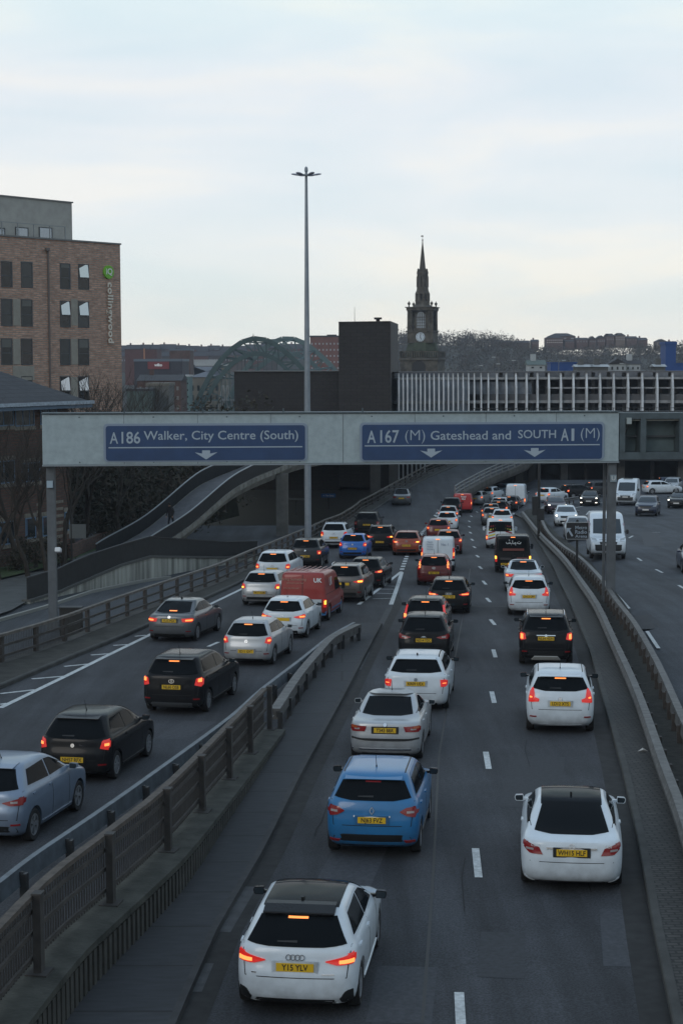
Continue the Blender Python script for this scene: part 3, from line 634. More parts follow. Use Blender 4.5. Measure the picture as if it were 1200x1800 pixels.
# ------------------------------------------------------------------ generic facade helpers
class Facade:
    """vertical wall plane seen from the road; local x along the wall, y into the building, z up"""
    def __init__(s, A, B, zb):
        s.A = Vector((A[0], A[1], zb)); d = Vector((B[0] - A[0], B[1] - A[1], 0)); s.L = d.length; s.yaw = math.atan2(d.y, d.x); s.d = d.normalized(); s.n = Vector((-s.d.y, s.d.x, 0))
    def at(s, px, py, inset=0):
        r = ray(px, py); A = s.A + s.n * inset; t = (A - CAM).dot(s.n) / r.dot(s.n); p = CAM + r * t; return ((p - s.A).dot(s.d), p.z - s.A.z)
def window(root, x0, x1, z0, z1, fm, gm, mull=(), trans=(), dep=.12, ft=.07, y=0.0, tilt=0, name='window'):
    """opening trimmed with a frame; the pane sits back inside a dark reveal"""
    f = MB(); w_ = x1 - x0; h = z1 - z0
    for a in ((x0, x0 + ft, z0, z1), (x1 - ft, x1, z0, z1), (x0 + ft, x1 - ft, z0, z0 + ft), (x0 + ft, x1 - ft, z1 - ft, z1)): f.b2(a[0], a[1], y - .035, y + .08, a[2], a[3])
    for m_ in mull: f.b2(x0 + w_ * m_ - ft * .4, x0 + w_ * m_ + ft * .4, y - .025, y + .07, z0 + ft, z1 - ft)
    for m_ in trans: f.b2(x0 + ft, x1 - ft, y - .028, y + .07, z0 + h * m_ - ft * .5, z0 + h * m_ + ft * .5)
    o = f.build(name, fm, root)
    p = MB(); p.b2(x0 + ft * .6, x1 - ft * .6, y - .012, y + .02, z0 + ft * .6, z1 - ft * .6); p.build('pane', gm, o); return o
WG = mat('window glass', (.02, .025, .028), .08, spec=.5); WF = mat('window frame dark', (.06, .065, .07), .5); WSK = mat('window glass open', (.55, .60, .66), .05, .95)
LINT = mat('beige panel', (.27, .255, .22), .8, noise=.1, scale=2)
# --- student block on the left
BRK = brick_mat('warm brick', (.50, .30, .22), (.32, .18, .13), (.26, .235, .20), .60, .16, .03, .3, 'XZ', .9, .28)
F = Facade((-17.4 - 7.8 * 2.4, 136 - 10 * 2.4), (-17.4, 136), -3.3)
root = empty('brick_apartment_block', F.A, F.yaw); tag(root, 'tall modern brick apartment block with paired windows and a green round sign', 'building')
L = F.L; ztop = 18.45 + 3.3
MB().b2(0, L, 0, 16, 0, ztop).build('wall', BRK, root)
MB().b2(-.1, L + .08, -.08, 16.1, ztop, ztop + .12).build('coping', mat('coping', (.16, .16, .155), .6), root)
def rect(px0, px1, py0, py1): a = F.at(px0, py0); b = F.at(px1, py1); return a[0], b[0], b[1], a[1]
cols = [(-48, -28), (-14, 5) if False else (1, 22), (36.5, 57.5), (105, 124), (137, 156.5)]
rows_ = [(458, 505, 463, 509), (524, 573, 529, 576), (594, 641, 595, 642), (661, 708, 661, 708)]
for ri, (ya, yb, yc, yd) in enumerate(rows_):
    for ci, (xa, xb) in enumerate(cols):
        t = max(0, (xa - 0)) / 140.0; y0 = ya + (yc - ya) * t; y1_ = yb + (yd - yb) * t
        x0, x1, z0, z1 = rect(xa, xb, y0, y1_); lit = (ri, ci) in ((0, 4), (1, 3), (1, 4), (3, 3), (3, 4))
        w_ = window(root, x0, x1, z0, z1, WF, [WG, mat('window glass b', (.045, .05, .052), .15, spec=.5), mat('window glass c', (.012, .014, .018), .05, spec=.6)][(ri * 2 + ci * 5) % 3], (.9,) if ci % 2 else (), (.44,))
        if (ri + ci) % 3 == 0 and not lit: MB().b2(x0 + .1, x1 - .1, -.03, -.014, z1 - (z1 - z0) * (.18 + .08 * ri), z1 - .08).build('blind', mat('blind', (.12, .12, .11), .8), w_)
        if lit:
            p = MB().b2(-(x1 - x0) / 2 + .12, (x1 - x0) / 2 - .12, -.02, .02, 0, (z1 - z0) * .50); q = p.build('open_sash', WSK, w_); q.location = ((x0 + x1) / 2, -.10, z0 + (z1 - z0) * .47); q.rotation_euler = (R(-7), 0, R(-3))
    if ri > 0:
        for xa, xb in ((22, 36.5), (124, 137)):
            x0, x1, z0, z1 = rect(xa, xb, ya + 1, yb - 1); MB().b2(x0 + .02, x1 - .02, -.03, .03, z0, z1).build('render_panel', LINT, root)
x0, x1, z0, z1 = rect(22, 60, 643, 668); MB().b2(x0, x1, -.035, .03, z0, z1).build('render_panel', LINT, root)
a = F.at(83, 438); b = F.at(87, 700); MB().b2(a[0] - .05, a[0] + .06, -.13, -.02, b[1], a[1]).box((a[0] - .1, -.12, a[1]), (.35, .2, .22)).build('drainpipe', mat('drainpipe', (.13, .11, .10), .6), root)
# penthouse
a = F.at(126, 349, 3.0); zt_ = F.at(60, 350, 3.0)[1]
MB().b2(-2, a[0], 3.0, 14, ztop + .12, zt_).build('penthouse', mat('render', (.33, .325, .30), .85, noise=.1, scale=1.5, bump=.1), root)
MB().b2(-2.1, a[0] + .1, 2.92, 14.1, zt_, zt_ + .10).build('penthouse_coping', mat('coping', (.16, .16, .155), .6), root)
for xa, xb in ((-22, 8), (26.5, 49), (68, 91)):
    x0 = F.at(xa, 400, 3.0)[0]; x1 = F.at(xb, 400, 3.0)[0]; zt2 = F.at((xa + xb) / 2, 399, 3.0)[1]; window(root, x0, x1, ztop + .2, zt2, WF, mat('penthouse glass', (.35, .40, .45), .1, .8), (), (), y=2.96)
g = mat('balustrade glass', (.20, .23, .26), .08, .3)
xb_ = F.at(120, 410)[0]; s = MB()
for px in range(-20, 121, 28): x = F.at(px if px < 118 else 119, 410)[0]; s.b2(x - .03, x + .03, .25, .31, ztop + .12, ztop + 1.05)
s.b2(0, xb_, .25, .31, ztop + 1.05, ztop + 1.11); s.build('balustrade', mat('steel', (.25, .27, .28), .4, .6), root)
# sign
c = F.at(189, 478)
s = MB(); s.lathe([(.001, -.16), (.52, -.16), (.52, 0), (.001, 0)], 32, 'Y'); o = fixn(s.build('round_sign', mat('sign green', (.16, .42, .035), .5), root)); o.location = (c[0], -.02, c[1])
fit('lettering', 'iQ', -.33, .35, -.28, .30, -.18, mat('sign cream', (.68, .70, .66), .5), o, .02)
zt2 = F.at(189, 496)[1]; zb2 = F.at(189, 603)[1]
me = text_mesh('collingwood', 1, .03, .02, 1.05).copy(); xs = [v_.co.x for v_ in me.vertices]; y_ = [v_.co.y for v_ in me.vertices]
w0, h0 = max(xs) - min(xs), max(y_) - min(y_)
for v_ in me.vertices: v_.co.x = (v_.co.x - min(xs)) / w0 * (zt2 - zb2); v_.co.y = (v_.co.y - min(y_)) / h0 * .74
CRE = mat('letters metal', (.62, .58, .50), .5)
me.materials.clear(); me.materials.append(CRE); o = bpy.data.objects.new('lettering', me); C.objects.link(o); o.parent = root; o.location = (c[0] - .32, -.16, zt2); o.rotation_euler = Matrix(((0, 1, 0), (0, 0, -1), (-1, 0, 0))).to_euler()
# --- old brick building with slate hip roof, lower left
F = Facade((-24.0, 87.1), (-16.6, 104), 9 - 11.75)
root = empty('old_brick_building', F.A, F.yaw); tag(root, 'older red brick building with slate hip roof and blue framed windows at the left edge', 'building')
OBR = brick_mat('red brick', (.12, .058, .042), (.075, .038, .03), (.07, .06, .05), .5, .15, .03, .3, 'XZ', .9, .3)
L = F.L; ze = 6.74 - F.A.z
MB().b2(0, L, 0, 13, 0, ze - .1).build('wall', OBR, root)
SL = brick_mat('slate', (.032, .034, .040), (.045, .046, .052), (.02, .02, .022), .35, .22, .015, .25, 'XZ', .8, .2)
e = .9; rz_ = ze + 3.55; s = MB(); n_ = s.pts([(-e, -e, ze), (L + e + .4, -e, ze), (L + e + .4, 13 + e, ze), (-e, 13 + e, ze), (6, 6.5, rz_), (L - 6, 6.5, rz_)])
for fc in ((0, 1, 5, 4), (1, 2, 5), (2, 3, 4, 5), (3, 0, 4)): s.face([n_ + i for i in fc])
s.face([n_ + 3, n_ + 2, n_ + 1, n_]); fixn(s.build('roof', SL, root))
MB().b2(-e, L + e + .45, -e - .14, -e + .02, ze - .10, ze + .10).build('gutter', mat('gutter pale', (.30, .35, .40), .5, noise=.3, scale=5), root)
MB().b2(-e, L + e + .35, -e - .05, -e + .03, ze - .32, ze - .13).build('fascia', mat('fascia blue', (.08, .12, .17), .6), root)
BF = mat('blue frame', (.10, .18, .28), .5); BAND = mat('stone band', (.19, .17, .14), .85, noise=.3, scale=5)
for (px0, px1, py0, py1, mu) in [(-30, 24, 714, 748, (.33, .66)), (26, 60, 713, 748, (.4, .75)), (70, 100, 712, 745, (.5,)), (-40, 26, 814, 848, (.3, .7)), (38, 70, 814, 845, (.35,)), (0, 26, 918, 955, (.5,)), (44, 63, 911, 945, (.15,)), (74, 84, 908, 942, ()), (113, 122, 900, 932, (.5,))]:
    a = F.at(px0, py0); b = F.at(px1, py1); window(root, a[0], b[0], b[1], a[1], BF, WG, mu, ()); MB().b2(a[0] - .1, b[0] + .1, -.06, .05, b[1] - .22, b[1] - .01).build('sill', BAND, root)
    if py0 > 750: MB().b2(a[0] - .1, b[0] + .1, -.05, .05, a[1] + .01, a[1] + .25).build('lintel', BAND, root)
for k in range(7):
    z = .9 + k * .42
    for px0, px1 in ((63, 74), (84, 113)):
        a = F.at(px0, 925); b = F.at(px1, 925); MB().b2(a[0] + .1, b[0] - .1, -.03, .02, z, z + .17).build('stone_band', BAND, root)
# ------------------------------------------------------------------ dark concrete blocks above the underpass
def prismb(name, plan, z0, z1, m, parent=None):
    s = MB(); s.prism(plan, z0, z1, 'XY'); o = s.build(name, m, parent); fixn(o); return o
DK = brick_mat('dark cladding', (.024, .021, .020), (.018, .016, .0155), (.011, .010, .010), .9, .45, .03, .2, 'XZ', .85, .22); DK2 = mat('paler cladding', (.060, .054, .050), .8, noise=.2, scale=.6)
P = lambda px, Y: ((px - 600) / FPX * Y, Y)
zy = lambda py, Y: at(600, py, Y).z
root = empty('tower_block', (P(640, 222)[0], 222, -7)); tag(root, 'windowless dark tower block beside the church spire', 'building')
def wp(o): o.parent = root; o.matrix_parent_inverse = (Matrix.Translation(root.location) @ root.rotation_euler.to_matrix().to_4x4()).inverted(); return o
wp(prismb('wall', [P(596, 224), P(686, 221), P(699, 238), P(610, 241)], -7, zy(566, 222), DK))
s = MB(); a = P(686, 221); b = P(699, 238); s.bar((a[0] + .06, a[1], 0), (b[0] + .06, b[1], 0), .1, 1); o = prismb('pale_side', [(a[0] + .01, a[1] + .05), (a[0] + .08, a[1] + .05), (b[0] + .08, b[1]), (b[0] + .01, b[1])], -6.9, zy(566, 222) - .02, DK2); wp(o)
wp(prismb('coping', [P(595.5, 223.8), P(686.5, 220.8), P(700, 238.2), P(609.5, 241.2)], zy(566, 222), zy(564.5, 222), mat('coping dark', (.05, .045, .042), .7)))
p = P(665, 225); zt2 = zy(565, 222); wp(MB().box((p[0], 226, zt2 + .2), (.5, .5, .4)).box((p[0], 226, zt2 + .5), (1.0, .8, .25)).build('roof_vent', DK))
p = P(624, 230); wp(MB().tube([(p[0], 230, zt2), (p[0], 230, zt2 + 2.2)], [.04, .02], 5).build('aerial', DK2))
root = empty('low_dark_block', (P(500, 224)[0], 226, -7)); tag(root, 'long low dark windowless block in front of the arched bridge', 'building')
wp(prismb('wall', [P(413, 226), P(597, 225), P(597, 245), P(420, 245)], -10, zy(653, 226), DK)); wp(prismb('coping', [P(412.6, 225.8), P(596.6, 224.8), P(597, 245), P(419.6, 245)], zy(653, 226), zy(651.8, 226), mat('coping dark', (.05, .045, .042), .7)))
# underpass deck and back wall left of the ramp
root = empty('underpass', (P(540, 190)[0], 190, -4)); tag(root, 'dark concrete underpass with square columns below the road deck', 'underpass')
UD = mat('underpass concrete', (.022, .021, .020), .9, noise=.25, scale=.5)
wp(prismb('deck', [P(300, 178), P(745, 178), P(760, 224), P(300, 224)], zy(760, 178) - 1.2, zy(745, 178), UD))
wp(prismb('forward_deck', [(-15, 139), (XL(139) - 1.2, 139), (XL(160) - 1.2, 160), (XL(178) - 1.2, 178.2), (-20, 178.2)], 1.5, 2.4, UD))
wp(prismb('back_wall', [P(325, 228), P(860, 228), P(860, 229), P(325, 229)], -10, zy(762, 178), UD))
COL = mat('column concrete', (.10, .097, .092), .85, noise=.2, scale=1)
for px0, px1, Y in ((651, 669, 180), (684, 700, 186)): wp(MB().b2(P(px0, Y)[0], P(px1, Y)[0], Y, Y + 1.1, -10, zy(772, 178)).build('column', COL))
BS = mat('street sign blue', (.02, .09, .25), .5)
MB_ = MB().box((P(577, 176)[0], 176, zy(871, 176)), (1.5, .08, .4)); o = MB_.build('direction_board', BS); tag(o, 'small blue direction board on a post in the dark underpass', 'sign')
text('lettering', '→ The Quay', .22, M['white'], o, (0, 0, 0)); t_ = C.objects[-1]; t_.location = (P(577, 176)[0], 175.94, zy(871, 176)); MB().tube([(P(577, 176)[0], 176.1, -6), (P(577, 176)[0], 176.1, zy(868, 176))], .06, 6).build('post', M['trim'], o)
o = MB().box((P(520, 170)[0], 170, zy(877, 170)), (1.7, .08, .22)).build('name_board', mat('name board', (.16, .17, .17), .5)); tag(o, 'thin grey name board low in the underpass beside the pillar', 'sign'); MB().tube([(P(520, 170)[0], 170.1, -6), (P(520, 170)[0], 170.1, zy(876, 170))], .05, 6).build('post', M['trim'], o)
# two small blinking works lamps
o = MB(); 
for i, (px, py) in enumerate([(437, 970), (467, 970), (450, 960)]):
    p = at(px, py, 104); r_ = empty('works_lamp', (p.x, p.y, 9 - 11.9)); tag(r_, ['left amber lamp of the roadworks barrier in the underpass mouth', 'right amber lamp of the roadworks barrier in the underpass mouth', 'middle amber lamp of the roadworks barrier, set highest'][i], 'lamp', 'amber works lamps')
    MB().tube([(0, 0, 0), (0, 0, p.z - r_.location.z)], .03, 6).build('post', M['trim'], r_); q = MB(); q.lathe([(.001, .10), (.06, .08), (.07, -.05), (.001, -.07)], 10); l = fixn(q.build('lens', M['amber'], r_)); l.location = (0, 0, p.z - r_.location.z)
# ------------------------------------------------------------------ multi-storey car park with white fins
root = empty('car_park', (P(950, 214)[0], 220, -6)); tag(root, 'long multi-storey car park with tall white concrete fins', 'building')
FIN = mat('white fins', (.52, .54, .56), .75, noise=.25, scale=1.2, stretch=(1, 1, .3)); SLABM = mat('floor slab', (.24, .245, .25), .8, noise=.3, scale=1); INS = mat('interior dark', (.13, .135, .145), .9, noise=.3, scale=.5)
def arcY(px): return 226 - 6 * ((px - 950) / 250.0) ** 2 * .5
fx = [701, 708.5, 716, 724, 731.5, 739, 746.5, 754.5, 762.5, 771, 779, 787.5, 796, 804.5, 813.5, 823, 833, 845, 857.5, 872.5, 889, 906, 924.5, 943.5, 963.5, 984.5, 1006.5, 1029.5, 1053, 1077, 1102, 1127, 1153, 1180, 1207, 1235, 1263]
zt2, zb2 = zy(656, 224), zy(735, 224)
for x in fx:
    Y = arcY(x); X = P(x, Y)[0]; w_ = .17 if x < 870 else .24
    s = MB(); s.prism([(Y - .9, zb2 if x > 750 else -6), (Y - .5, zb2 if x > 750 else -6), (Y + .3, zb2 if x > 750 else -6), (Y + .3, zt2), (Y - .15, zt2), (Y - .75, zt2 - 2.0)], X - w_ / 2, X + w_ / 2, 'YZ'); wp(fixn(s.build('fin', FIN)))
def band(name, y0, y1, d0, d1, m, a=699, b=1290, n=20):
    s = MB(); pts = [Vector((P(a + (b - a) * i / n, arcY(a + (b - a) * i / n))[0], arcY(a + (b - a) * i / n), 0)) for i in range(n + 1)]
    z1, z0 = zy(y0, 224), zy(y1, 224); s.sweepc(pts, [(d0, z0), (d0, z1), (d1, z1), (d1, z0)]); return wp(fixn(s.build(name, m)))
band('roof_slab', 653.5, 655.5, .4, -7, mat('roof edge', (.10, .10, .105), .8))
band('floor_slab', 664, 668, .2, -12, SLABM); band('floor_slab', 682, 684.5, .2, -12, SLABM, 960); band('floor_slab', 705, 710, .25, -12, SLABM); band('floor_slab', 724, 735, .3, -12, SLABM)
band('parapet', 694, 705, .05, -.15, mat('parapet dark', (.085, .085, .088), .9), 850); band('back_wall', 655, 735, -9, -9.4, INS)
band('infill_panel', 668, 724, -.1, -.3, mat('infill', (.24, .27, .31), .7, noise=.2, scale=1), 699, 822, 8)
band('infill_panel', 672, 694, -.5, -.7, mat('infill2', (.20, .22, .25), .8, noise=.3, scale=.8), 822, 935, 8)
for x in [880 + 27 * k for k in range(13)]:
    Y = arcY(x) + 3; X = P(x, Y)[0]; wp(MB().b2(X - .22, X + .22, Y, Y + .4, zb2, zt2).build('column', SLABM))
    if x > 1050: wp(MB().b2(X + .6, X + 1.5, Y + 3, Y + 3.3, zy(694, 224), zy(686, 224)).build('barrier_panel', mat('pale barrier', (.22, .21, .20), .8)))
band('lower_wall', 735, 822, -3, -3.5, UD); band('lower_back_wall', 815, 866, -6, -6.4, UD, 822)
for x in (868, 990, 1090, 1000, 1195, 1028, 905, 1145):
    Y = 220; X = P(x, Y)[0]; w_ = .9 if x in (990, 1090, 1195) else .35; wp(MB().b2(X - w_ / 2, X + w_ / 2, Y - 1.2, Y - .4, -8, zb2 - .5).build('column', COL if w_ > .5 else UD))
wp(MB().b2(P(840, 218)[0], 75, 217, 228, zy(812, 217), zy(742, 217)).build('deck', UD))
s = MB(); s.sweepc([Vector(P(905, 214) + (0,)), Vector(P(1050, 213) + (0,)), Vector(P(1290, 213) + (0,))], [(0, -8), (0, zy(847, 213)), (-.4, zy(847, 213)), (-.4, -8)])
tag(fixn(s.build('retaining_wall', mat('brown concrete', (.065, .058, .052), .9, noise=.3, scale=1))), 'low brown concrete wall behind the far bend of the road', 'wall')
# rail posts on the deck edge in front of the car park
s = MB(); s.sweepc([Vector((P(x, 200)[0], 200, 0)) for x in (830, 1000, 1290)], [(-.03, zy(719, 200)), (-.03, zy(718, 200)), (.03, zy(718, 200)), (.03, zy(719, 200))])
for x in range(835, 1290, 9): s.b2(P(x, 200)[0] - .03, P(x, 200)[0] + .03, 199.97, 200.03, zy(730, 200), zy(718.5, 200))
s.b2(P(825, 200)[0], P(1300, 200)[0], 199.4, 201, zy(800, 200), zy(724, 200))
tag(s.build('walkway_railing', DARKST), 'thin dark railing on the walkway just above the gantry in front of the white fins', 'railing')
# ------------------------------------------------------------------ footbridge, ramp wall, person
FBP = [(240, 985, 104), (272, 963, 106), (333, 923, 109), (400, 866, 113), (440, 842, 116), (480, 825, 119), (540, 803, 124), (640, 788, 133)]
fb = smooth_path([at(*p) for p in FBP], 5)
root = empty('footbridge', fb[10]); tag(root, 'curved concrete footbridge with dark railings climbing up behind the gantry', 'footbridge')
FBC = mat('footbridge concrete', (.19, .185, .165), .85, noise=.3, scale=1.2, bump=.1)
s = MB(); s.sweepc(fb, [(-2.9, -.05), (.0, -.05), (.14, .0), (.14, -.35), (-.02, -.40), (-.30, -.85), (-2.5, -.85), (-2.9, -.35)]); fixn(rel0(s, 'deck', FBC, root))
s = MB(); s.sweep(fb, [(-2.8, -.02), (-.05, -.02)]); rel0(s, 'walking_surface', mat('deck surface', (.085, .088, .095), .8, noise=.2, scale=2), root)
for off_, nm in ((.05, 'railing'), (-2.85, 'railing')):
    s = MB(); s.sweepc(fb, [(off_ - .02, .02), (off_ - .02, .86), (off_ + .02, .86), (off_ + .02, .02)]); o = fixn(rel0(s, nm, mat('dark mesh panel', (.012, .013, .014), .7, noise=.3, scale=3), root))
    s = MB(); s.sweepc(fb, [(off_ - .04, .87), (off_ - .04, .93), (off_ + .04, .93), (off_ + .04, .87)]); h = s.build('handrail', mat('pale handrail', (.30, .32, .33), .4, .3)); h.parent = o; fixn(h)
for p in resample(fb, .62)[:95]: rel0(MB().box(p + Vector((.13, -.03, -.17)), (.10, .20, .26)), 'edge_block', FBC, root)
p = at(495.5, 880, 119.5); o = MB().b2(p.x - .42, p.x + .42, 119.6, 120.5, -3.2, zy(834, 119)).build('pier', mat('pier concrete', (.11, .108, .10), .85, noise=.25, scale=1.2)); o.parent = root; o.matrix_parent_inverse = Matrix.Translation(-root.location)
# curved ramp wall with striped concrete below a dark railing
base = [(52, 1062), (107, 1048), (160, 1037), (215, 1027), (267, 1017), (333, 1004), (400, 993), (455, 984)]
ctop = [(52, 1058), (107, 1041), (160, 1018), (215, 994), (267, 979), (333, 980), (400, 981), (455, 976)]
rtop = [(52, 1016), (107, 1000), (160, 976), (200, 958), (267, 943), (333, 948), (400, 953), (455, 952)]
B = px_path(base, zf_left); hc = [(b.y, (y0 - y1) * b.y / FPX) for b, (x0, y0), (x1, y1) in zip(B, base, ctop)]; hr = [(b.y, (y0 - y1) * b.y / FPX) for b, (x0, y0), (x1, y1) in zip(B, base, rtop)]
hc.sort(); hr.sort()
root = empty('ramp_wall', B[3]); tag(root, 'streaky pale concrete ramp wall topped by a dark solid railing, left of the slip road', 'wall')
Bs = smooth_path(B, 5)
def varsweep(f):
    s = MB(); bs = []
    for i, p in enumerate(Bs):
        d = Bs[min(i + 1, len(Bs) - 1)] - Bs[max(i - 1, 0)]; d.z = 0; d.normalize(); r_ = Vector((d.y, -d.x, 0)); bs.append(s.pts([p + r_ * a + Vector((0, 0, b)) for a, b in f(p)]))
    n_ = len(f(Bs[0]))
    for a, b in zip(bs, bs[1:]):
        for k in range(n_): s.face((a + k, a + (k + 1) % n_, b + (k + 1) % n_, b + k))
    s.face([bs[0] + k for k in range(n_)]); s.face([bs[-1] + k for k in range(n_)][::-1]); return s
STR = mat('streaked concrete', (.27, .27, .24), .85, noise=.55, scale=1.6, stretch=(1.6, 1.6, .12), detail=6)
fixn(rel0(varsweep(lambda p: [(0, -.2), (0, interp(hc, p.y)), (-.35, interp(hc, p.y)), (-.35, -.2)]), 'wall_body', STR, root))
fixn(rel0(varsweep(lambda p: [(.06, interp(hc, p.y) - .02), (.06, interp(hc, p.y) + .10), (-.4, interp(hc, p.y) + .10), (-.4, interp(hc, p.y) - .02)]), 'coping', mat('coping grey', (.08, .08, .075), .8), root))
fixn(rel0(varsweep(lambda p: [(-.10, interp(hc, p.y) + .1), (-.10, interp(hr, p.y)), (-.14, interp(hr, p.y)), (-.14, interp(hc, p.y) + .1)]), 'railing_panel', mat('dark mesh panel', (.012, .013, .014), .7), root))
fixn(rel0(varsweep(lambda p: [(-.07, interp(hr, p.y)), (-.07, interp(hr, p.y) + .05), (-.17, interp(hr, p.y) + .05), (-.17, interp(hr, p.y))]), 'handrail', mat('dark handrail', (.03, .032, .034), .5), root))
# low brick planter wall with tags, and thin pale rail by the lower road
a = px_path([(128, 985), (175, 965), (235, 948), (268, 935)], zf_left); s = MB(); s.sweepc(a, [(0, -.1), (0, .95), (-.3, .95), (-.3, -.1)])
o = fixn(s.build('garden_wall', OBR)); tag(o, 'low red brick wall with painted graffiti beside the bare trees', 'wall')
for t_s, k in (('AE', .45), ('KR', .62), ('F', .85)):
    i = (a[1].lerp(a[3], k)); me = text('graffiti', t_s, .6, mat('graffiti', (.16, .15, .13), .8), o, (i.x + .05, i.y - .25, i.z + .45), (math.pi / 2, 0, math.atan2(a[3].y - a[1].y, a[3].x - a[1].x)), .002)
a = px_path([(-40, 1106), (0, 1093), (80, 1070), (160, 1043), (250, 1024), (300, 1017)], zf_left); s = MB(); s.sweepc(a, [(-.12, 0), (-.12, .14), (.04, .14), (.04, 0)]); fixn(s.build('kerb', mat('pale kerb', (.22, .22, .2), .8)))['kind'] = 'structure'
# person on the footbridge
def person(name, loc, yaw, label):
    J = {'pel': (0, 0, .93), 'bel': (0, .03, 1.08), 'che': (0, .07, 1.30), 'nek': (0, .12, 1.46), 'hd0': (0, .15, 1.54), 'hd1': (0, .16, 1.62), 'hd2': (0, .15, 1.72)}
    for s_, k in ((1, 'R'), (-1, 'L')):
        J.update({'sh' + k: (s_ * .17, .07, 1.40), 'el' + k: (s_ * .23, .02 + .05 * s_, 1.14), 'wr' + k: (s_ * .22, .14 + .04 * s_, .93), 'hn' + k: (s_ * .215, .17 + .04 * s_, .86),
                  'hp' + k: (s_ * .09, 0, .90), 'kn' + k: (s_ * .10, .12 * s_, .50), 'an' + k: (s_ * .10, .16 * s_ - .08, .09), 'to' + k: (s_ * .11, .16 * s_ + .10, .04)})
    rad = {'pel': .13, 'bel': .125, 'che': .145, 'nek': .06, 'hd0': .07, 'hd1': .095, 'hd2': .06, 'sh': .075, 'el': .052, 'wr': .035, 'hn': .03, 'hp': .095, 'kn': .07, 'an': .05, 'to': .04}
    names = list(J); idx = {n_: i for i, n_ in enumerate(names)}; E = [('pel', 'bel'), ('bel', 'che'), ('che', 'nek'), ('nek', 'hd0'), ('hd0', 'hd1'), ('hd1', 'hd2')]
    for k in 'RL': E += [('che', 'sh' + k), ('sh' + k, 'el' + k), ('el' + k, 'wr' + k), ('wr' + k, 'hn' + k), ('pel', 'hp' + k), ('hp' + k, 'kn' + k), ('kn' + k, 'an' + k), ('an' + k, 'to' + k)]
    vs = [J[n_] for n_ in names]; es = [(idx[a], idx[b]) for a, b in E]; rr = [rad.get(n_, rad.get(n_[:-1])) for n_ in names]
    for k in 'RL':
        h = Vector(J['hn' + k]); sg = 1 if k == 'R' else -1
        for q in range(4):
            i0 = len(vs); vs += [tuple(h + Vector((0, .012 * (q - 1.5) * 1.6, -.03))), tuple(h + Vector((-.004 * sg, .012 * (q - 1.5) * 1.8 + .004, -.075 - .006 * (q in (1, 2))))), tuple(h + Vector((-.018 * sg, .012 * (q - 1.5) * 1.8 + .01, -.10)))]
            es += [(idx['hn' + k], i0), (i0, i0 + 1), (i0 + 1, i0 + 2)]; rr += [.010, .009, .008]
        i0 = len(vs); vs += [tuple(h + Vector((-.015 * sg, .035, .0))), tuple(h + Vector((-.02 * sg, .05, -.04)))]; es += [(idx['hn' + k], i0), (i0, i0 + 1)]; rr += [.011, .009]
    me = bpy.data.meshes.new('body'); me.from_pydata(vs, es, []); me.materials.append(mat('dark coat', (.018, .018, .02), .9)); o = bpy.data.objects.new('tmp_person', me); C.objects.link(o)
    md = o.modifiers.new('skin', 'SKIN'); md.use_smooth_shade = True
    for i, r_ in enumerate(rr): me.skin_vertices[0].data[i].radius = (r_, r_ * .8 if i < 3 else r_)
    me.skin_vertices[0].data[0].use_root = True; sb = o.modifiers.new('sub', 'SUBSURF'); sb.levels = 1; sb.render_levels = 1
    bpy.context.view_layer.update(); m2 = bpy.data.meshes.new_from_object(o.evaluated_get(bpy.context.evaluated_depsgraph_get())); bpy.data.objects.remove(o)
    root = bpy.data.objects.new(name, m2); C.objects.link(root); root.location = loc; root.rotation_euler = (0, 0, yaw)
    m2.materials.append(mat('skin', (.30, .19, .14), .6)); m2.materials.append(mat('jeans', (.02, .022, .03), .9))
    for pg in m2.polygons:
        c = pg.center; pg.material_index = 1 if (c.z > 1.52 or (c.z < .90 and abs(c.x) > .17 and c.z > .72)) else (2 if c.z < .86 else 0)
    tag(root, label, 'person')
    s = MB(); s.lathe([(.001, 1.765), (.06, 1.75), (.10, 1.69), (.108, 1.62), (.09, 1.57)], 14, 'Z', (0, .14, 0)); fixn(s.build('hair', mat('dark hair', (.012, .010, .009), .8), root, True))
    s = MB(); s.lathe([(.15, 1.44), (.175, 1.25), (.165, 1.05), (.185, .84), (.175, .84)], 16, 'Z', (0, .03, 0)); s.v = [(x * 1.05, y * .82, z) for x, y, z in s.v]; fixn(s.build('coat', MATS['dark coat'], root, True))
    s = MB(); s.lathe([(.001, .012), (.014, .008), (.018, 0)], 8, 'Y', (0, .255, 1.63)); fixn(s.build('nose', MATS['skin'], root))
    return root
k = min(range(len(fb)), key=lambda i: abs(600 + fb[i].x / fb[i].y * FPX - 313)); pp = fb[k] + Vector((-.75, .5, 0)); person('person', pp, R(150), 'person in dark clothes walking along the lower end of the footbridge')

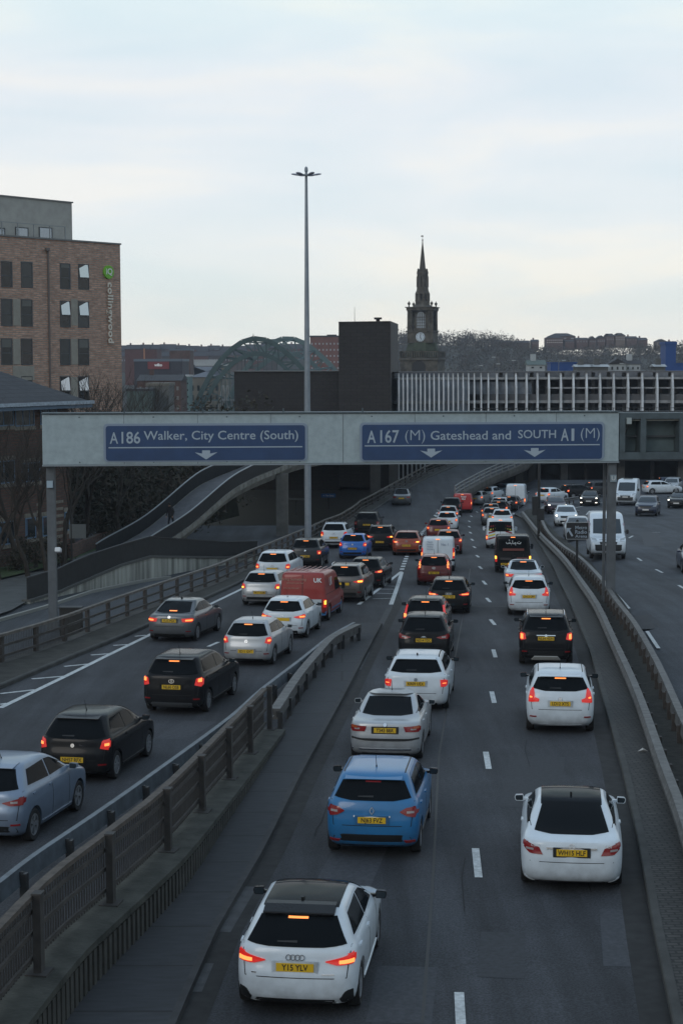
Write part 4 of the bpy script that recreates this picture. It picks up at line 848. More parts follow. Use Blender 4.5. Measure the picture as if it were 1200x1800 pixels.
# ------------------------------------------------------------------ arched river bridge
BY = 372; bk_ = BY / 900
root = empty('arch_bridge', (P(455, BY)[0], BY, -12)); tag(root, 'green steel arch bridge with trussed ribs on the skyline', 'bridge')
GRN_SHADE = mat('bridge green', (.040, .072, .073), .6, noise=.15, scale=.5); GRN_LIT = mat('bridge green lit', (.095, .145, .15), .6)  # one green in two tones: shade on the near rib is in the colour
outer = [(330, 742), (342, 715), (368, 662), (396, 624), (424, 601.5), (447, 594.5), (470, 598), (491, 610), (515, 631), (534, 651), (556, 690), (570, 725)]
inner = [(346, 742), (354, 715), (382, 669), (410, 638), (438, 623.5), (458, 622), (478, 628), (495, 640), (508, 655), (530, 690), (545, 725)]
def chord(pts, Y, dx=0): return smooth_path([at(x + dx, y, Y) for x, y in pts], 4)
def rib(Y, dx, m):
    o_ = resample(chord(outer, Y, dx), 6.5 * bk_); i_ = chord(inner, Y, dx); s = MB()
    for a, b in zip(o_, o_[1:]): s.bar(a, b, 2.6 * bk_, 2.6 * bk_)
    for a, b in zip(i_, i_[1:]): s.bar(a, b, 2.5 * bk_, 2.3 * bk_)
    ob = wp(s.build('arch_rib', m)); s = MB()
    def near(p, off_): k = min(range(len(i_)), key=lambda j: abs(j / (len(i_) - 1) - off_)); return i_[k]
    n_ = len(o_)
    for j, p in enumerate(o_):
        q = near(p, j / (n_ - 1)); s.bar(p, q, .9 * bk_, .8 * bk_)
        if j + 1 < n_: s.bar(p if j % 2 else q, near(p, (j + 1) / (n_ - 1)) if j % 2 else o_[j + 1], .75 * bk_, .65 * bk_)
    l = s.build('truss_web', m); l.parent = ob; l.matrix_parent_inverse = Matrix.Translation(-root.location); l.matrix_parent_inverse = Matrix.Identity(4); 
    return o_, i_
o1, i1 = rib(BY, 0, GRN_SHADE); o2, i2 = rib(BY + 11, 55, GRN_LIT)
s = MB(); n_ = min(len(o1), len(o2))
for j in range(0, n_, 2):
    s.bar(o1[j], o2[j], .3, .3)
    if j + 1 < n_: s.bar(o1[j], o2[j + 1], .22, .22) if j % 2 else s.bar(o2[j], o1[j + 1], .22, .22)
wp(s.build('cross_bracing', GRN_LIT))
s = MB()
for px in range(372, 600, 9):
    k = min(range(len(i1)), key=lambda j: abs(600 + i1[j].x / i1[j].y * FPX - px)); p = i1[k]
    if px < 540: s.bar(p, (p.x, p.y, zy(722, BY)), .15, .15)
wp(s.build('hangers', GRN_SHADE)); wp(MB().b2(P(290, BY)[0], P(640, BY)[0], BY, BY + 8, zy(729, BY), zy(721, BY)).build('deck', GRN_SHADE))
wp(MB().lathe([(.2, 0), (.08, .6), (.01, 1.1)], 6, 'Z', at(445, 594, BY)).build('finial', GRN_SHADE))
# ------------------------------------------------------------------ church with clock and spire
Yc = 420.0; u = Yc / FPX; xc = (742.5 - 600) * u; zc = lambda py: zy(py, Yc)
root = empty('church', (xc, Yc, zc(700))); tag(root, 'dark stone church tower with white clock face and tall needle spire', 'church')
root.rotation_euler = (0, 0, R(-14)); z0_ = zc(700); Z = lambda py: zc(py) - z0_
ST = mat('soot stone', (.055, .048, .038), .9, noise=.35, scale=.8, col2=(.11, .098, .078)); ST2 = mat('mossy dome', (.045, .055, .035), .9, noise=.3, scale=1)
def sq(name, hw0, hw1, ya, yb, m=ST, par=root, rot=0, n=4):
    s = MB(); s.lathe([(.001, Z(ya)), (hw0 * u * (1.414 if n == 4 else 1.05), Z(ya)), (hw1 * u * (1.414 if n == 4 else 1.05), Z(yb)), (.001, Z(yb))], n, 'Z')
    o = s.build(name, m, par); fixn(o); o.rotation_euler = (0, 0, R(45 if n == 4 else rot)); return o
body = sq('tower', 33, 33, 760, 633); sq('cornice', 35.5, 35.5, 633, 630.5); 
for sg in (-1, 1):
    o = MB().box((sg * 0, 0, 0), (1, 1, 1)).build('x', ST); bpy.data.objects.remove(o)
s = MB(); h = 33 * u; y0 = Z(646); r_ = 1.7; s.prism([(-r_, Z(672)), (r_, Z(672)), (r_, y0)] + [(r_ * math.cos(R(a)), y0 + r_ * math.sin(R(a))) for a in range(15, 166, 15)] + [(-r_, y0)], -h - .04, -h + .3); fixn(s.build('arched_window', mat('church dark', (.012, .012, .012), .7), root))
s = MB(); s.b2(-h, h, -h, -h + .35, Z(619.5), Z(617.5)); s.b2(-h, h, -h + .0, -h + .35, Z(630), Z(629))
for k_ in range(17): x = -h + 2 * h * k_ / 16; s.b2(x - .13, x + .13, -h + .05, -h + .3, Z(629), Z(619.5))
for sg in (-1, 1):
    s.b2(sg * h - .2, sg * h + .2, -h - .1, h, Z(619.5), Z(617.5))
    for k_ in range(17): y = -h + 2 * h * k_ / 16; s.b2(sg * h - .12, sg * h + .12, y - .13, y + .13, Z(629), Z(619.5))
s.build('balustrade', ST, root)
sq('stepped_base', 30, 26, 630, 617, ST2, rot=22.5, n=8); sq('dome_base', 28, 24, 617, 602.5, ST2, rot=22.5, n=8)
sq('clock_stage', 22.5, 22.5, 603, 583, rot=22.5, n=4); sq('string_course', 24.5, 24.5, 584, 582)
cl = MB(); cl.lathe([(.001, -.12), (7.6 * u, -.12), (8.2 * u, 0)], 28, 'Y'); o = fixn(cl.build('clock_face', mat('clock white', (.50, .56, .62), .5), root)); o.location = (.1, -22.5 * u - .04, Z(593))
s = MB(); s.bar((0, -.18, 0), (.15, -.18, 6.6 * u), .10, .12); s.bar((0, -.18, 0), (1.9 * u, -.18, -4.2 * u), .12, .14)
for k_ in range(12): a = R(30 * k_); s.bar((math.cos(a) * 5.9 * u, -.15, math.sin(a) * 5.9 * u), (math.cos(a) * 7.2 * u, -.15, math.sin(a) * 7.2 * u), .09, .12)
s.build('clock_hands', M['char'], o)
# belfry: solid core with free columns at the corners
sq('belfry_core', 14.5, 14.5, 583, 545)
for sx in (-1, 1):
    for sy in (-1, 1):
        for dx, dy in ((0, 0), (-4.2, 0), (0, -4.2)):
            x = sx * (20.5 + dx) * u; y = sy * (20.5 + dy) * u; MB().lathe([(.42, Z(583)), (.36, Z(580)), (.32, Z(549)), (.45, Z(546))], 8, 'Z', (x, y, 0)).build('belfry_column', ST, root, True)
s = MB(); s.b2(-1.05, 1.05, -14.5 * u - .08, -14.5 * u, Z(577), Z(556)); s.lathe([(.001, -14.5 * u - .08), (1.05, -14.5 * u - .08), (1.05, -14.5 * u)], 16, 'Y', (0, 0, Z(556))); lv = fixn(s.build('belfry_window', mat('belfry glass', (.30, .34, .38), .4), root))
s = MB()
for x in (-.8, -.27, .27, .8): s.b2(x - .07, x + .07, -14.5 * u - .14, -14.5 * u - .08, Z(577), Z(551))
for y in (573, 568, 563, 558): s.b2(-1.05, 1.05, -14.5 * u - .13, -14.5 * u - .08, Z(y) - .06, Z(y) + .06)
s.build('window_bars', ST, lv)
sq('entablature', 24, 24, 546, 541.5); sq('cornice', 26, 26, 541.5, 540)
for sx in (-1, 1):
    for sy in (-1, 1):
        MB().lathe([(.18, Z(540)), (.14, Z(537.5)), (.34, Z(535)), (.36, Z(533)), (.12, Z(531.5)), (.02, Z(529))], 10, 'Z', (sx * 20 * u, sy * 20 * u, 0)).build('urn', ST, root, True)
sq('lantern_base', 18, 13, 540, 536, rot=22.5, n=8)
def lantern(hw, ya, yb, pn):
    for k_ in range(8):
        a = R(22.5 + 45 * k_); x = math.cos(a) * hw * u * .98; y = math.sin(a) * hw * u * .98
        MB().lathe([(.42, Z(ya)), (.40, Z(yb))], 8, 'Z', (x, y, 0)).build(pn, ST, root)
sq('lantern_plinth', 12.5, 12, 537, 529, rot=22.5, n=8); lantern(10.4, 530, 516, 'lantern_pier'); sq('lantern_cornice', 12.6, 11, 517, 512.5, rot=22.5, n=8); sq('upper_plinth', 10.5, 9.5, 513, 505, rot=22.5, n=8)
lantern(8.0, 505, 486, 'upper_pier'); sq('upper_cornice', 9.3, 9.3, 487, 481, rot=22.5, n=8); sq('crown_moulding', 10.3, 9, 481, 476, rot=22.5, n=8)
for k_ in range(4):
    a = R(45 + 90 * k_); MB().lathe([(.2, Z(477)), (.25, Z(474)), (.02, Z(471.5))], 6, 'Z', (math.cos(a) * 9 * u, math.sin(a) * 9 * u, 0)).build('finial', ST, root)
sq('spire', 5.6, .6, 476, 424, rot=22.5, n=8)
s = MB(); s.lathe([(.03, Z(425)), (.20, Z(422)), (.04, Z(420)), (.04, Z(413.5))], 8); s.box((-.1, 0, Z(415)), (.6, .06, .3)); fixn(s.build('weather_vane', ST, root))
# ------------------------------------------------------------------ town and hillside behind
def block(name, px0, px1, py0, py1, Y, dep, m, label, cat='building', grp=None, roof=None, wins=None, winm=None, rh=0, roofm=None, fr=None):
    """a building of real depth standing on the land: pixel numbers only choose its size"""
    x0, x1 = P(px0, Y)[0], P(px1, Y)[0]; z1, z0 = zy(py0, Y), zy(py1, Y) - 4
    root = empty(name, ((x0 + x1) / 2, Y, z0)); tag(root, label, cat, grp); w_ = x1 - x0; h = z1 - z0
    MB().b2(-w_ / 2, w_ / 2, 0, dep, 0, h).build('wall', m, root)
    rm = roofm or mat('roof slate', (.035, .034, .038), .85, noise=.2, scale=.5)
    if roof == 'gable':
        s = MB(); e = .25; s.prism([(-e, h), (dep + e, h), (dep / 2, h + rh)], -w_ / 2 - e, w_ / 2 + e, 'YZ'); o = fixn(s.build('roof', rm, root))
        MB().b2(-w_ * .3, -w_ * .3 + .9, dep / 2 - .4, dep / 2 + .4, h + rh * .6, h + rh + 1.0).build('chimney', m, o)
    elif roof == 'front':
        s = MB(); e = .25; s.prism([(-w_ / 2 - e, h), (w_ / 2 + e, h), (0, h + rh)], -e, dep, 'XZ'); fixn(s.build('roof', rm, root))
    elif roof == 'hip':
        s = MB(); n_ = s.pts([(-w_ / 2 - .3, -.3, h), (w_ / 2 + .3, -.3, h), (w_ / 2 + .3, dep + .3, h), (-w_ / 2 - .3, dep + .3, h), (-w_ / 2 + dep * .4, dep / 2, h + rh), (w_ / 2 - dep * .4, dep / 2, h + rh)])
        for fc in ((0, 1, 5, 4), (1, 2, 5), (2, 3, 4, 5), (3, 0, 4), (3, 2, 1, 0)): s.face([n_ + i for i in fc])
        fixn(s.build('roof', rm, root))
    else: MB().b2(-w_ / 2 - .15, w_ / 2 + .15, -.15, dep + .15, h, h + (rh or .3)).build('roof', rm, root)
    if wins:
        nx, nz_, fw, fh, ztop_off, zbot_off = wins
        for j in range(nz_):
            for i in range(nx):
                x = -w_ / 2 + w_ * (i + .5) / nx; zz = h - ztop_off - (h - ztop_off - zbot_off) * (j + .5) / nz_
                ww = w_ / nx * fw; hh = (h - ztop_off - zbot_off) / nz_ * fh
                MB().b2(x - ww / 2, x + ww / 2, -.06, .02, zz - hh / 2, zz + hh / 2).build('window', winm or WG, root)
    return root
wl = mat('pale window', (.30, .31, .33), .3, .2); brn = mat('brown brick', (.085, .05, .042), .9, noise=.2, scale=.5); rd = mat('dark red brick', (.085, .034, .028), .9, noise=.15, scale=.5)
tan = mat('tan stone', (.13, .12, .10), .9, noise=.2, scale=.4); gry = mat('grey render', (.10, .10, .095), .9, noise=.25, scale=.3); purp = mat('dark purple cladding', (.030, .028, .036), .8, noise=.2, scale=.3)
wht = mat('white metal', (.35, .37, .38), .5, noise=.1, scale=.3); teal = mat('teal render', (.10, .16, .16), .8, noise=.15, scale=.4)
block('retail_block', 222, 278, 613, 660, 760, 20, rd, 'low dark red building just right of the brick apartment block', roofm=mat('dk', (.04, .035, .035), .8))
MB().b2(P(256, 755)[0] - .25, P(256, 755)[0] + .25, 754, 755, -8, zy(611, 755)).build('chimney_stack', mat('orange stack', (.35, .15, .06), .7)); tag(C.objects[-1], 'thin orange chimney stack above the dark red building', 'chimney')
b = block('shop_block', 238, 322, 634, 690, 560, 25, purp, 'dark purple shop building with a red fascia and white shop name', wins=(5, 1, .6, .5, 7, 5), rh=.8, roofm=mat('bluish roof', (.10, .13, .16), .6))
MB().b2(-3.4, 3.6, -.35, -.05, 12.2 - .3, 14.6 - .3).build('fascia', mat('fascia red', (.16, .018, .02), .6), b); text('lettering', 'wilko', 1.15, mat('shop white', (.8, .8, .8), .5), b, (.1, -.42, 13.2), (math.pi / 2, 0, 0), .05, .06)
block('stair_block', 300, 336, 615, 680, 610, 15, brn, 'brown brick block with narrow dark windows next to the shop building', wins=(4, 3, .4, .6, 3, 4), rh=.5, roofm=mat('bluish roof', (.10, .13, .16), .6))
block('warehouse', 334, 384, 633, 655, 640, 25, wht, 'low white metal warehouse left of the arched bridge', wins=(3, 1, .3, .4, 1, 6), rh=.4, roofm=wht)
block('warehouse', 345, 400, 642, 680, 520, 20, tan, 'wide tan building with pale flat roof partly behind the arch', wins=(6, 2, .5, .4, 2, 4), rh=.6, roofm=wht)
block('stone_office', 334, 388, 662, 720, 420, 18, tan, 'tan stone office with grey hipped roof at the foot of the arch', roof='hip', rh=2.6, wins=(5, 3, .4, .55, 1.5, 3.5), roofm=mat('light slate', (.11, .12, .14), .7))
block('teal_tower', 317, 334, 661, 722, 400, 9, teal, 'narrow pale teal tower with rows of tiny windows', wins=(3, 5, .35, .25, .8, 3.5), rh=.4, roofm=wht)
block('brick_flats', 243, 319, 668, 724, 350, 14, brn, 'brown brick flats with small pale windows below the shop building', wins=(7, 3, .35, .4, .6, 4), winm=mat('pane mid', (.15, .15, .15), .4), roof='gable', rh=1.2)
block('concrete_block', 259, 298, 677, 724, 300, 10, gry, 'plain stained grey concrete block in front of the brown brick flats', rh=.5, roofm=tan)
block('teal_shed', 224, 262, 686, 722, 290, 10, mat('dull teal', (.06, .085, .08), .8), 'dull teal shed beside the edge of the brick apartment block', rh=.4)
block('high_rise_flats', 546, 598, 592, 652, 700, 18, mat('flats brick', (.15, .065, .05), .9, noise=.15, scale=.3), 'red brick flats with rows of white windows between bridge and dark tower', wins=(8, 6, .4, .3, 1.5, 1.5), winm=wl, rh=.6)
block('roof_house', 576, 592, 589, 600, 715, 8, purp, 'small dark plant room on top of the red brick flats', rh=.3)
# white lattice mast below the arch
p = P(397, 380); s = MB()
for a, b in (((-2, 0), (-.6, 12)), ((2, 0), (.6, 12)), ((-1, 0), (.4, 12)), ((1, 0), (-.4, 12))): s.bar((p[0] + a[0], 380, zy(735, 380) + a[1]), (p[0] + b[0], 380, zy(735, 380) + b[1] * .62), .25, .25)
s.b2(p[0] - 3.5, p[0] + 3.2, 379, 381, zy(704, 380), zy(701.5, 380)); tag(s.build('gangway_frame', mat('pale steel', (.24, .25, .25), .6)), 'pale trestle frame standing under the right foot of the arch', 'trestle')
# terraces along the far left ridge
random.seed(3)
x = 205; i = 0
tones = ['dark slate roofed terrace', 'brown terrace', 'red brick terrace', 'grey terrace', 'plum toned terrace']
hm = [mat('terrace a', (.055, .047, .047), .9), mat('terrace b', (.080, .06, .055), .9), mat('terrace c', (.10, .05, .045), .9)]
while x < 545:
    w_ = random.uniform(16, 30); y = 614 - 2 * math.sin(x * .03) + random.uniform(-1.2, 1.2); Y = 1010 + random.uniform(-20, 20)
    o = block('terrace_house', x, x + w_, y, y + 12, Y, 12, hm[i % 3], 'terrace of small houses on the far left ridge behind the arched bridge', 'houses', 'terraces on the left ridge', roof='gable', rh=3.0, wins=(max(3, int(w_ / 4)), 1, .3, .3, .6, 4.6), winm=wl)
    x += w_ - .5; i += 1
x = 215; i = 0
while x < 470:
    w_ = random.uniform(18, 34); Y = 930; o = block('terrace_house', x, x + w_, 624 + random.uniform(-1, 1), 640, Y, 12, hm[(i + 1) % 3], 'row of terraced houses on the slope just below the left ridge', 'houses', 'terraces on the left slope', roof='gable', rh=2.6, wins=(max(3, int(w_ / 4)), 1, .3, .35, .8, 5), winm=wl); x += w_ + 1; i += 1
# houses on the right-hand hill
hb = mat('hill brick', (.10, .060, .050), .9, noise=.1, scale=.3); hb2 = mat('hill buff', (.16, .12, .10), .9)
for a in [(866, 882, 596, 604, 'gable', 1.8, 'low dark house at the left end of the hilltop row'), (884, 902, 596, 605, 'hip', 1.6, 'second low house from the left on the hilltop'), (905, 930, 598, 606, 'gable', 2.2, 'long brown house among trees on the hilltop'),
          (934, 946, 596, 606, 'gable', 2.0, 'small gabled house left of the large hilltop flats'), (959, 988, 590, 606, 'hip', 3.4, 'large brick flats with bright windows on the hilltop'), (964, 1010, 587, 603, 'hip', 3.2, 'broad roofed block behind the bright windowed flats'),
          (992, 1008, 596, 605, 'gable', 1.6, 'pale fronted house right of the bright windowed flats'), (1012, 1032, 593, 604, 'gable', 2.0, 'long dark roofed house in the middle of the hilltop'), (1034, 1046, 593, 604, 'front', 3.4, 'steep gabled house in the middle of the hilltop'),
          (1048, 1062, 591, 604, 'front', 3.0, 'narrow gabled house left of the twin brick blocks'), (1064, 1078, 587, 601, 'hip', 2.6, 'left one of the twin tall brick blocks on the hill'), (1080, 1097, 586, 601, 'hip', 2.6, 'right one of the twin tall brick blocks on the hill'),
          (1099, 1118, 591, 601, 'gable', 2.2, 'buff house right of the twin brick blocks'), (1120, 1136, 594, 602, 'gable', 2.4, 'low house near the right end of the hilltop'), (1152, 1170, 597, 606, 'front', 2.6, 'gabled house left of the blue tower'), (1172, 1188, 599, 606, 'gable', 1.6, 'small house on the skyline above the blue tower')]:
    px0, px1, y0, y1_, rf, rh, lb = a; big = 'bright' in lb and 'large' in lb
    y0 += 5; rh *= .62
    block('hill_house', px0, px1, y0, y1_, 1045 if 'behind' not in lb else 1075, 11, hb if (px0 % 3) else hb2, lb, 'house', 'houses on the right hill', roof=rf, rh=rh, wins=(8 if big else 4, 2, .45, .45, .6, 4.4), winm=mat('bright pane', (.55, .50, .47), .4) if big else wl)
# roofs and boxes standing on the deck level behind the car park
bl = mat('blue cladding', (.014, .055, .20), .6)
block('blue_tower', 1168, 1186, 607, 700, 300, 5, bl, 'tall bright blue tower at the right edge behind the car park', rh=.5, roofm=bl)
block('blue_box', 967, 1012, 639, 660, 300, 5, bl, 'long bright blue box behind the car park roof', rh=.15, roofm=bl); block('blue_box', 1186, 1240, 641, 660, 300, 5, bl, 'low blue box at the right edge beside the blue tower', rh=.15, roofm=bl)
block('white_pavilion', 928, 957, 642, 660, 290, 4, wht, 'small white pavilion with one dark window behind the car park', roof='gable', rh=.8, wins=(2, 1, .3, .5, .2, 5), roofm=mat('green grey', (.10, .13, .12), .7))
block('white_pavilion', 1070, 1098, 641, 660, 290, 4, wht, 'white house with grey pitched roof and dark windows behind the car park', roof='front', rh=.9, wins=(3, 1, .35, .5, .2, 4.6)); block('white_pavilion', 1098, 1124, 641, 660, 292, 4, wht, 'second white house, joined on the right with a lower roof', roof='gable', rh=.7, wins=(3, 1, .35, .4, .2, 4.6))
for px0, px1 in ((1012, 1040), (1040, 1068), (1150, 1168)): block('low_roof', px0, px1, 646, 660, 285, 4, gry, {1012: 'flat grey shed roof right of the long blue box', 1040: 'second flat shed roof just left of the white house', 1150: 'flat pale shed roof left of the blue tower'}[px0], roof='gable', rh=.4, roofm=wht)
# street lamps above the car park
for i, (px, yt, sd) in enumerate([(836, 643, -1), (876, 628, 1), (866, 640, -1), (911, 634, 1), (981, 634, -1), (1100, 640, 1)]):
    p = P(px, 232); zt_ = zy(yt, 232); zb_ = zy(656, 232); r_ = empty('street_lamp', (p[0], 232, zb_)); tag(r_, ['leftmost small street lamp on the car park roof, bent low', 'tallest thin street lamp on the car park roof', 'short street lamp next to the tallest one on the car park roof', 'pale street lamp in the middle left of the car park roof', 'street lamp in front of the long blue box', 'street lamp beside the white houses'][i], 'lamp post', 'street lamps on the car park roof')
    h = zt_ - zb_; MB().tube([(0, 0, 0), (0, 0, h * .8), (sd * -.1, 0, h * .95), (sd * -.5, 0, h)], .05, 6).build('pole', WRAIL, r_); MB().box((sd * -.7, 0, h - .02), (.5, .2, .1)).build('lamp', mat('lamp pale', (.4, .42, .42), .4), r_)
# ------------------------------------------------------------------ woodland and trees
def clump_field(name, specs, m, size, seed):
    rnd = random.Random(seed); s = MB()
    for (cx, cy, cz, rx, rz_, n_) in specs:
        for _ in range(n_):
            while True:
                a, b, c = rnd.uniform(-1, 1), rnd.uniform(-1, 1), rnd.uniform(-1, 1)
                if a * a + b * b + c * c < 1: break
            p = Vector((cx + a * rx, cy + b * rx, cz + c * rz_)); q = size * rnd.uniform(.5, 1.3)
            u_ = Vector((rnd.gauss(0, 1), rnd.gauss(0, 1), rnd.gauss(0, 1))).normalized() * q; v_ = u_.cross(Vector((rnd.gauss(0, 1), rnd.gauss(0, 1), rnd.gauss(0, 1)))).normalized() * q * rnd.uniform(.3, .9)
            n0 = s.pts([p - u_, p + v_, p + u_]); s.face((n0, n0 + 1, n0 + 2)); s.m[-1] = rnd.randrange(3)
    return s.build(name, m)
WOOD = [mat('winter wood a', (.060, .052, .043), .95), mat('winter wood b', (.048, .045, .034), .95), mat('winter wood c', (.074, .062, .051), .95)]
rnd = random.Random(11); specs = []
for _ in range(640):
    px = rnd.uniform(690, 1300); t = rnd.random() ** .7; Y = 640 + 400 * t; X = (px - 600) / FPX * Y; z = land(X, Y); r_ = rnd.uniform(3.0, 5.5); specs.append((X, Y, z + r_ * .7, r_, r_ * rnd.uniform(.7, 1.0), 110))
for _ in range(40):
    px = rnd.uniform(900, 1290); Y = rnd.uniform(1015, 1040); X = (px - 600) / FPX * Y; r_ = rnd.uniform(2.2, 3.6); specs.append((X, Y, land(X, Y) + r_ * 1.4, r_, r_ * 1.1, 60))
for _ in range(120):
    px = rnd.uniform(700, 880); Y = rnd.uniform(1040, 1090); X = (px - 600) / FPX * Y; r_ = rnd.uniform(3, 5.0); specs.append((X, Y, land(X, Y) + r_ * 1.0, r_, r_ * 1.3, 60))
o = clump_field('woodland', specs, WOOD, .66, 1); tag(o, 'grey brown winter woodland covering the hillside on the right', 'woodland', kind='stuff')
specs = []
for _ in range(190):
    px = rnd.uniform(205, 350); Y = rnd.uniform(640, 880); X = (px - 600) / FPX * Y; r_ = rnd.uniform(2.5, 4.5); specs.append((X, Y, land(X, Y) + r_ * .7, r_, r_, 40))
o = clump_field('woodland', specs, WOOD, .8, 2); tag(o, 'dark scattered winter trees among the houses on the left slope', 'woodland', kind='stuff')
def bare_tree(base, H, seed, label, spread=.55, lv=6, m=None, group='bare winter trees on the left', name='bare_tree', lean=(0, 0)):
    rnd = random.Random(seed); root = empty(name, base); tag(root, label, 'tree', group); T = MB(); K = MB()
    def br(p, d, L, r, l, s):
        q = p; pts = [p]; dd = d.copy()
        for _ in range(3): dd = (dd + Vector((rnd.gauss(0, .10), rnd.gauss(0, .10), rnd.gauss(.02, .06)))).normalized(); q = q + dd * L / 3; pts.append(q)
        s.tube(pts, [r, r * .88, r * .76, r * .66], 6 if l < 2 else 3, cap=False)
        if l >= lv: return
        n_ = 3 if l < 2 else rnd.choice((2, 3, 3))
        for k in range(n_):
            a = rnd.uniform(0, 6.28); ax = Vector((math.cos(a), math.sin(a), 0)); nd = (dd + ax * spread * rnd.uniform(.6, 1.3) + Vector((0, 0, .14))).normalized()
            br(pts[rnd.choice((2, 3)) if k else 3], nd, L * rnd.uniform(.66, .86), r * rnd.uniform(.5, .66), l + 1, K)
    br(Vector((0, 0, 0)), Vector((lean[0], lean[1], 1)).normalized(), H * .28, H * .017, 0, T)
    BK = m or mat('bark', (.040, .034, .028), .95, noise=.3, scale=3)
    T.build('trunk', BK, root, True); K.build('crown', BK, root, True); return root
for i, (px, Y, h, sd, lb, sp_) in enumerate([(45, 92, 8.6, 5, 'large bare tree in front of the old brick building, forking low', .5), (-6, 90, 8.0, 9, 'bare tree at the very left edge before the brick wall', .55), (78, 95, 8.8, 12, 'slim bare tree just left of the gantry post', .42),
                                     (108, 98, 9.4, 21, 'bare tree just right of the left gantry post', .4), (28, 96, 10.5, 33, 'tall bare tree close to the wall with its top above the gutter', .45), (150, 108, 11.6, 41, 'bare tree whose twigs cross the lower windows of the apartment block', .5),
                                     (205, 112, 11.0, 52, 'bare bushy tree at the right corner of the apartment block', .6), (128, 104, 9.0, 63, 'thin bare tree between the gantry post and the ivy bank', .45), (178, 118, 12.5, 71, 'bare tree behind the gantry top in front of the brick corner', .5)]):
    p = P(px, Y); bare_tree((p[0], Y, zf_left(0, Y) + .1), h, sd, lb, sp_, lv=6 if i < 9 else 5)
# dark evergreen bank between the trees and the footbridge
IVY = [mat('ivy a', (.024, .027, .018), .9), mat('ivy b', (.040, .038, .026), .9), mat('ivy c', (.060, .050, .038), .9)]
def bush(px, Y, r, h, label, sd, n_=900, zb=None, mats=None, size=.16, dark=None):
    p = P(px, Y); zb = zf_left(0, Y) if zb is None else zb; root = empty('evergreen_bush', (p[0], Y, zb)); tag(root, label, 'bush', 'evergreen bushes on the left bank')
    rnd = random.Random(sd); sp_ = []
    for _ in range(14): sp_.append((rnd.uniform(-r, r) * .7, rnd.uniform(-r, r) * .5, rnd.uniform(.15, .85) * h, r * rnd.uniform(.3, .55), h * rnd.uniform(.16, .3), n_ // 14))
    o = clump_field('foliage', sp_, mats or IVY, size, sd); o.parent = root; MB().tube([(0, 0, 0), (0, 0, h * .6)], [.12, .05], 6).build('stem', mat('bark', (.04, .034, .028), .95), root); return root
for i, (px, Y, r, h, lb) in enumerate([(150, 112, 3.0, 6.5, 'large dark evergreen directly behind the gantry left of the ivy bank'), (195, 114, 3.2, 7.0, 'tall dark evergreen mass below the left blue sign'), (245, 118, 3.4, 7.6, 'broad dark bush below the start of the sign lettering'), (300, 124, 3.8, 8.2, 'dark bush behind the low end of the footbridge'),
                                       (345, 132, 3.8, 9.0, 'dark bush seen above the footbridge railing'), (395, 140, 3.8, 9.5, 'dark bush behind the rising footbridge'), (225, 128, 4.5, 9.0, 'dark tree mass further back on the bank'), (170, 126, 4.0, 9.0, 'dark tree mass between apartment block and bank'),
                                       (60, 97, 1.6, 2.0, 'low dark bush at the foot of the old brick wall'), (30, 95.5, 1.3, 1.6, 'small bush under the blue framed windows'), (92, 100, 1.2, 1.5, 'small bush right of the gantry post on the grass')]):
    bush(px, Y, r, h, lb, 100 + i, n_=1700 if h > 3 else 700, size=.22 if h > 3 else .13)
# bank earth behind the bushes
s = MB(); a = [Vector((P(px, Y)[0], Y, 0)) for px, Y in ((120, 118), (230, 130), (330, 145), (420, 158))]
s.sweepc(a, [(0, -5), (-1, 1.5), (-6, 3.5), (-12, 3.5), (-12, -5)]); fixn(s.build('embankment', mat('bank soil', (.020, .022, .014), .95, noise=.4, scale=1.5)))['kind'] = 'structure'
# ------------------------------------------------------------------ small roadside things
# arena sign on the median
YS = 89; p = at(1014, 985, YS); zg = z_main(YS) + .2; root = empty('arena_sign', (p.x, YS, zg)); tag(root, 'black direction sign reading Metro Radio Arena with white arrow on the median', 'sign')
zt_, zb_ = zy(919, YS) - zg, zy(949.5, YS) - zg; w_ = 40.5 * YS / FPX
fixn(MB().prism(rounded(-w_ / 2, w_ / 2, zb_, zt_, .06), -.03, .03).build('sign_board', mat('sign rim', (.28, .30, .31), .5), root)); fixn(MB().prism(rounded(-w_ / 2 + .035, w_ / 2 - .035, zb_ + .035, zt_ - .035, .05), -.036, -.028).build('sign_face', mat('sign black', (.014, .014, .016), .5), root))
for t_s, ya, yb, a, b in (('Metro', 925.5, 931.5, 1010, 1030.5), ('Radio', 933, 939.5, 1010, 1030.5), ('Arena', 941, 946.5, 1010, 1031)): fit('lettering', t_s, (a - 1014) * YS / FPX, (b - 1014) * YS / FPX, zy(yb, YS) - zg, zy(ya, YS) - zg, -.042, SWH, root, .008)
s = MB(); c = (-.42, zy(936, YS) - zg); k = .033
pts = [(-5, 5), (3, 5), (.3, 2.6), (6, -5), (3.6, -6.5), (-2.0, 1.0), (-4.2, -2)]
s.prism([(c[0] + a * k, c[1] + b * k * 1.2) for a, b in pts], -.05, -.034); fixn(s.build('arrow', SWH, root))
MB().b2(-.055, .055, .03, .12, 0, zt_ + .12).build('post', M['trim'], root)
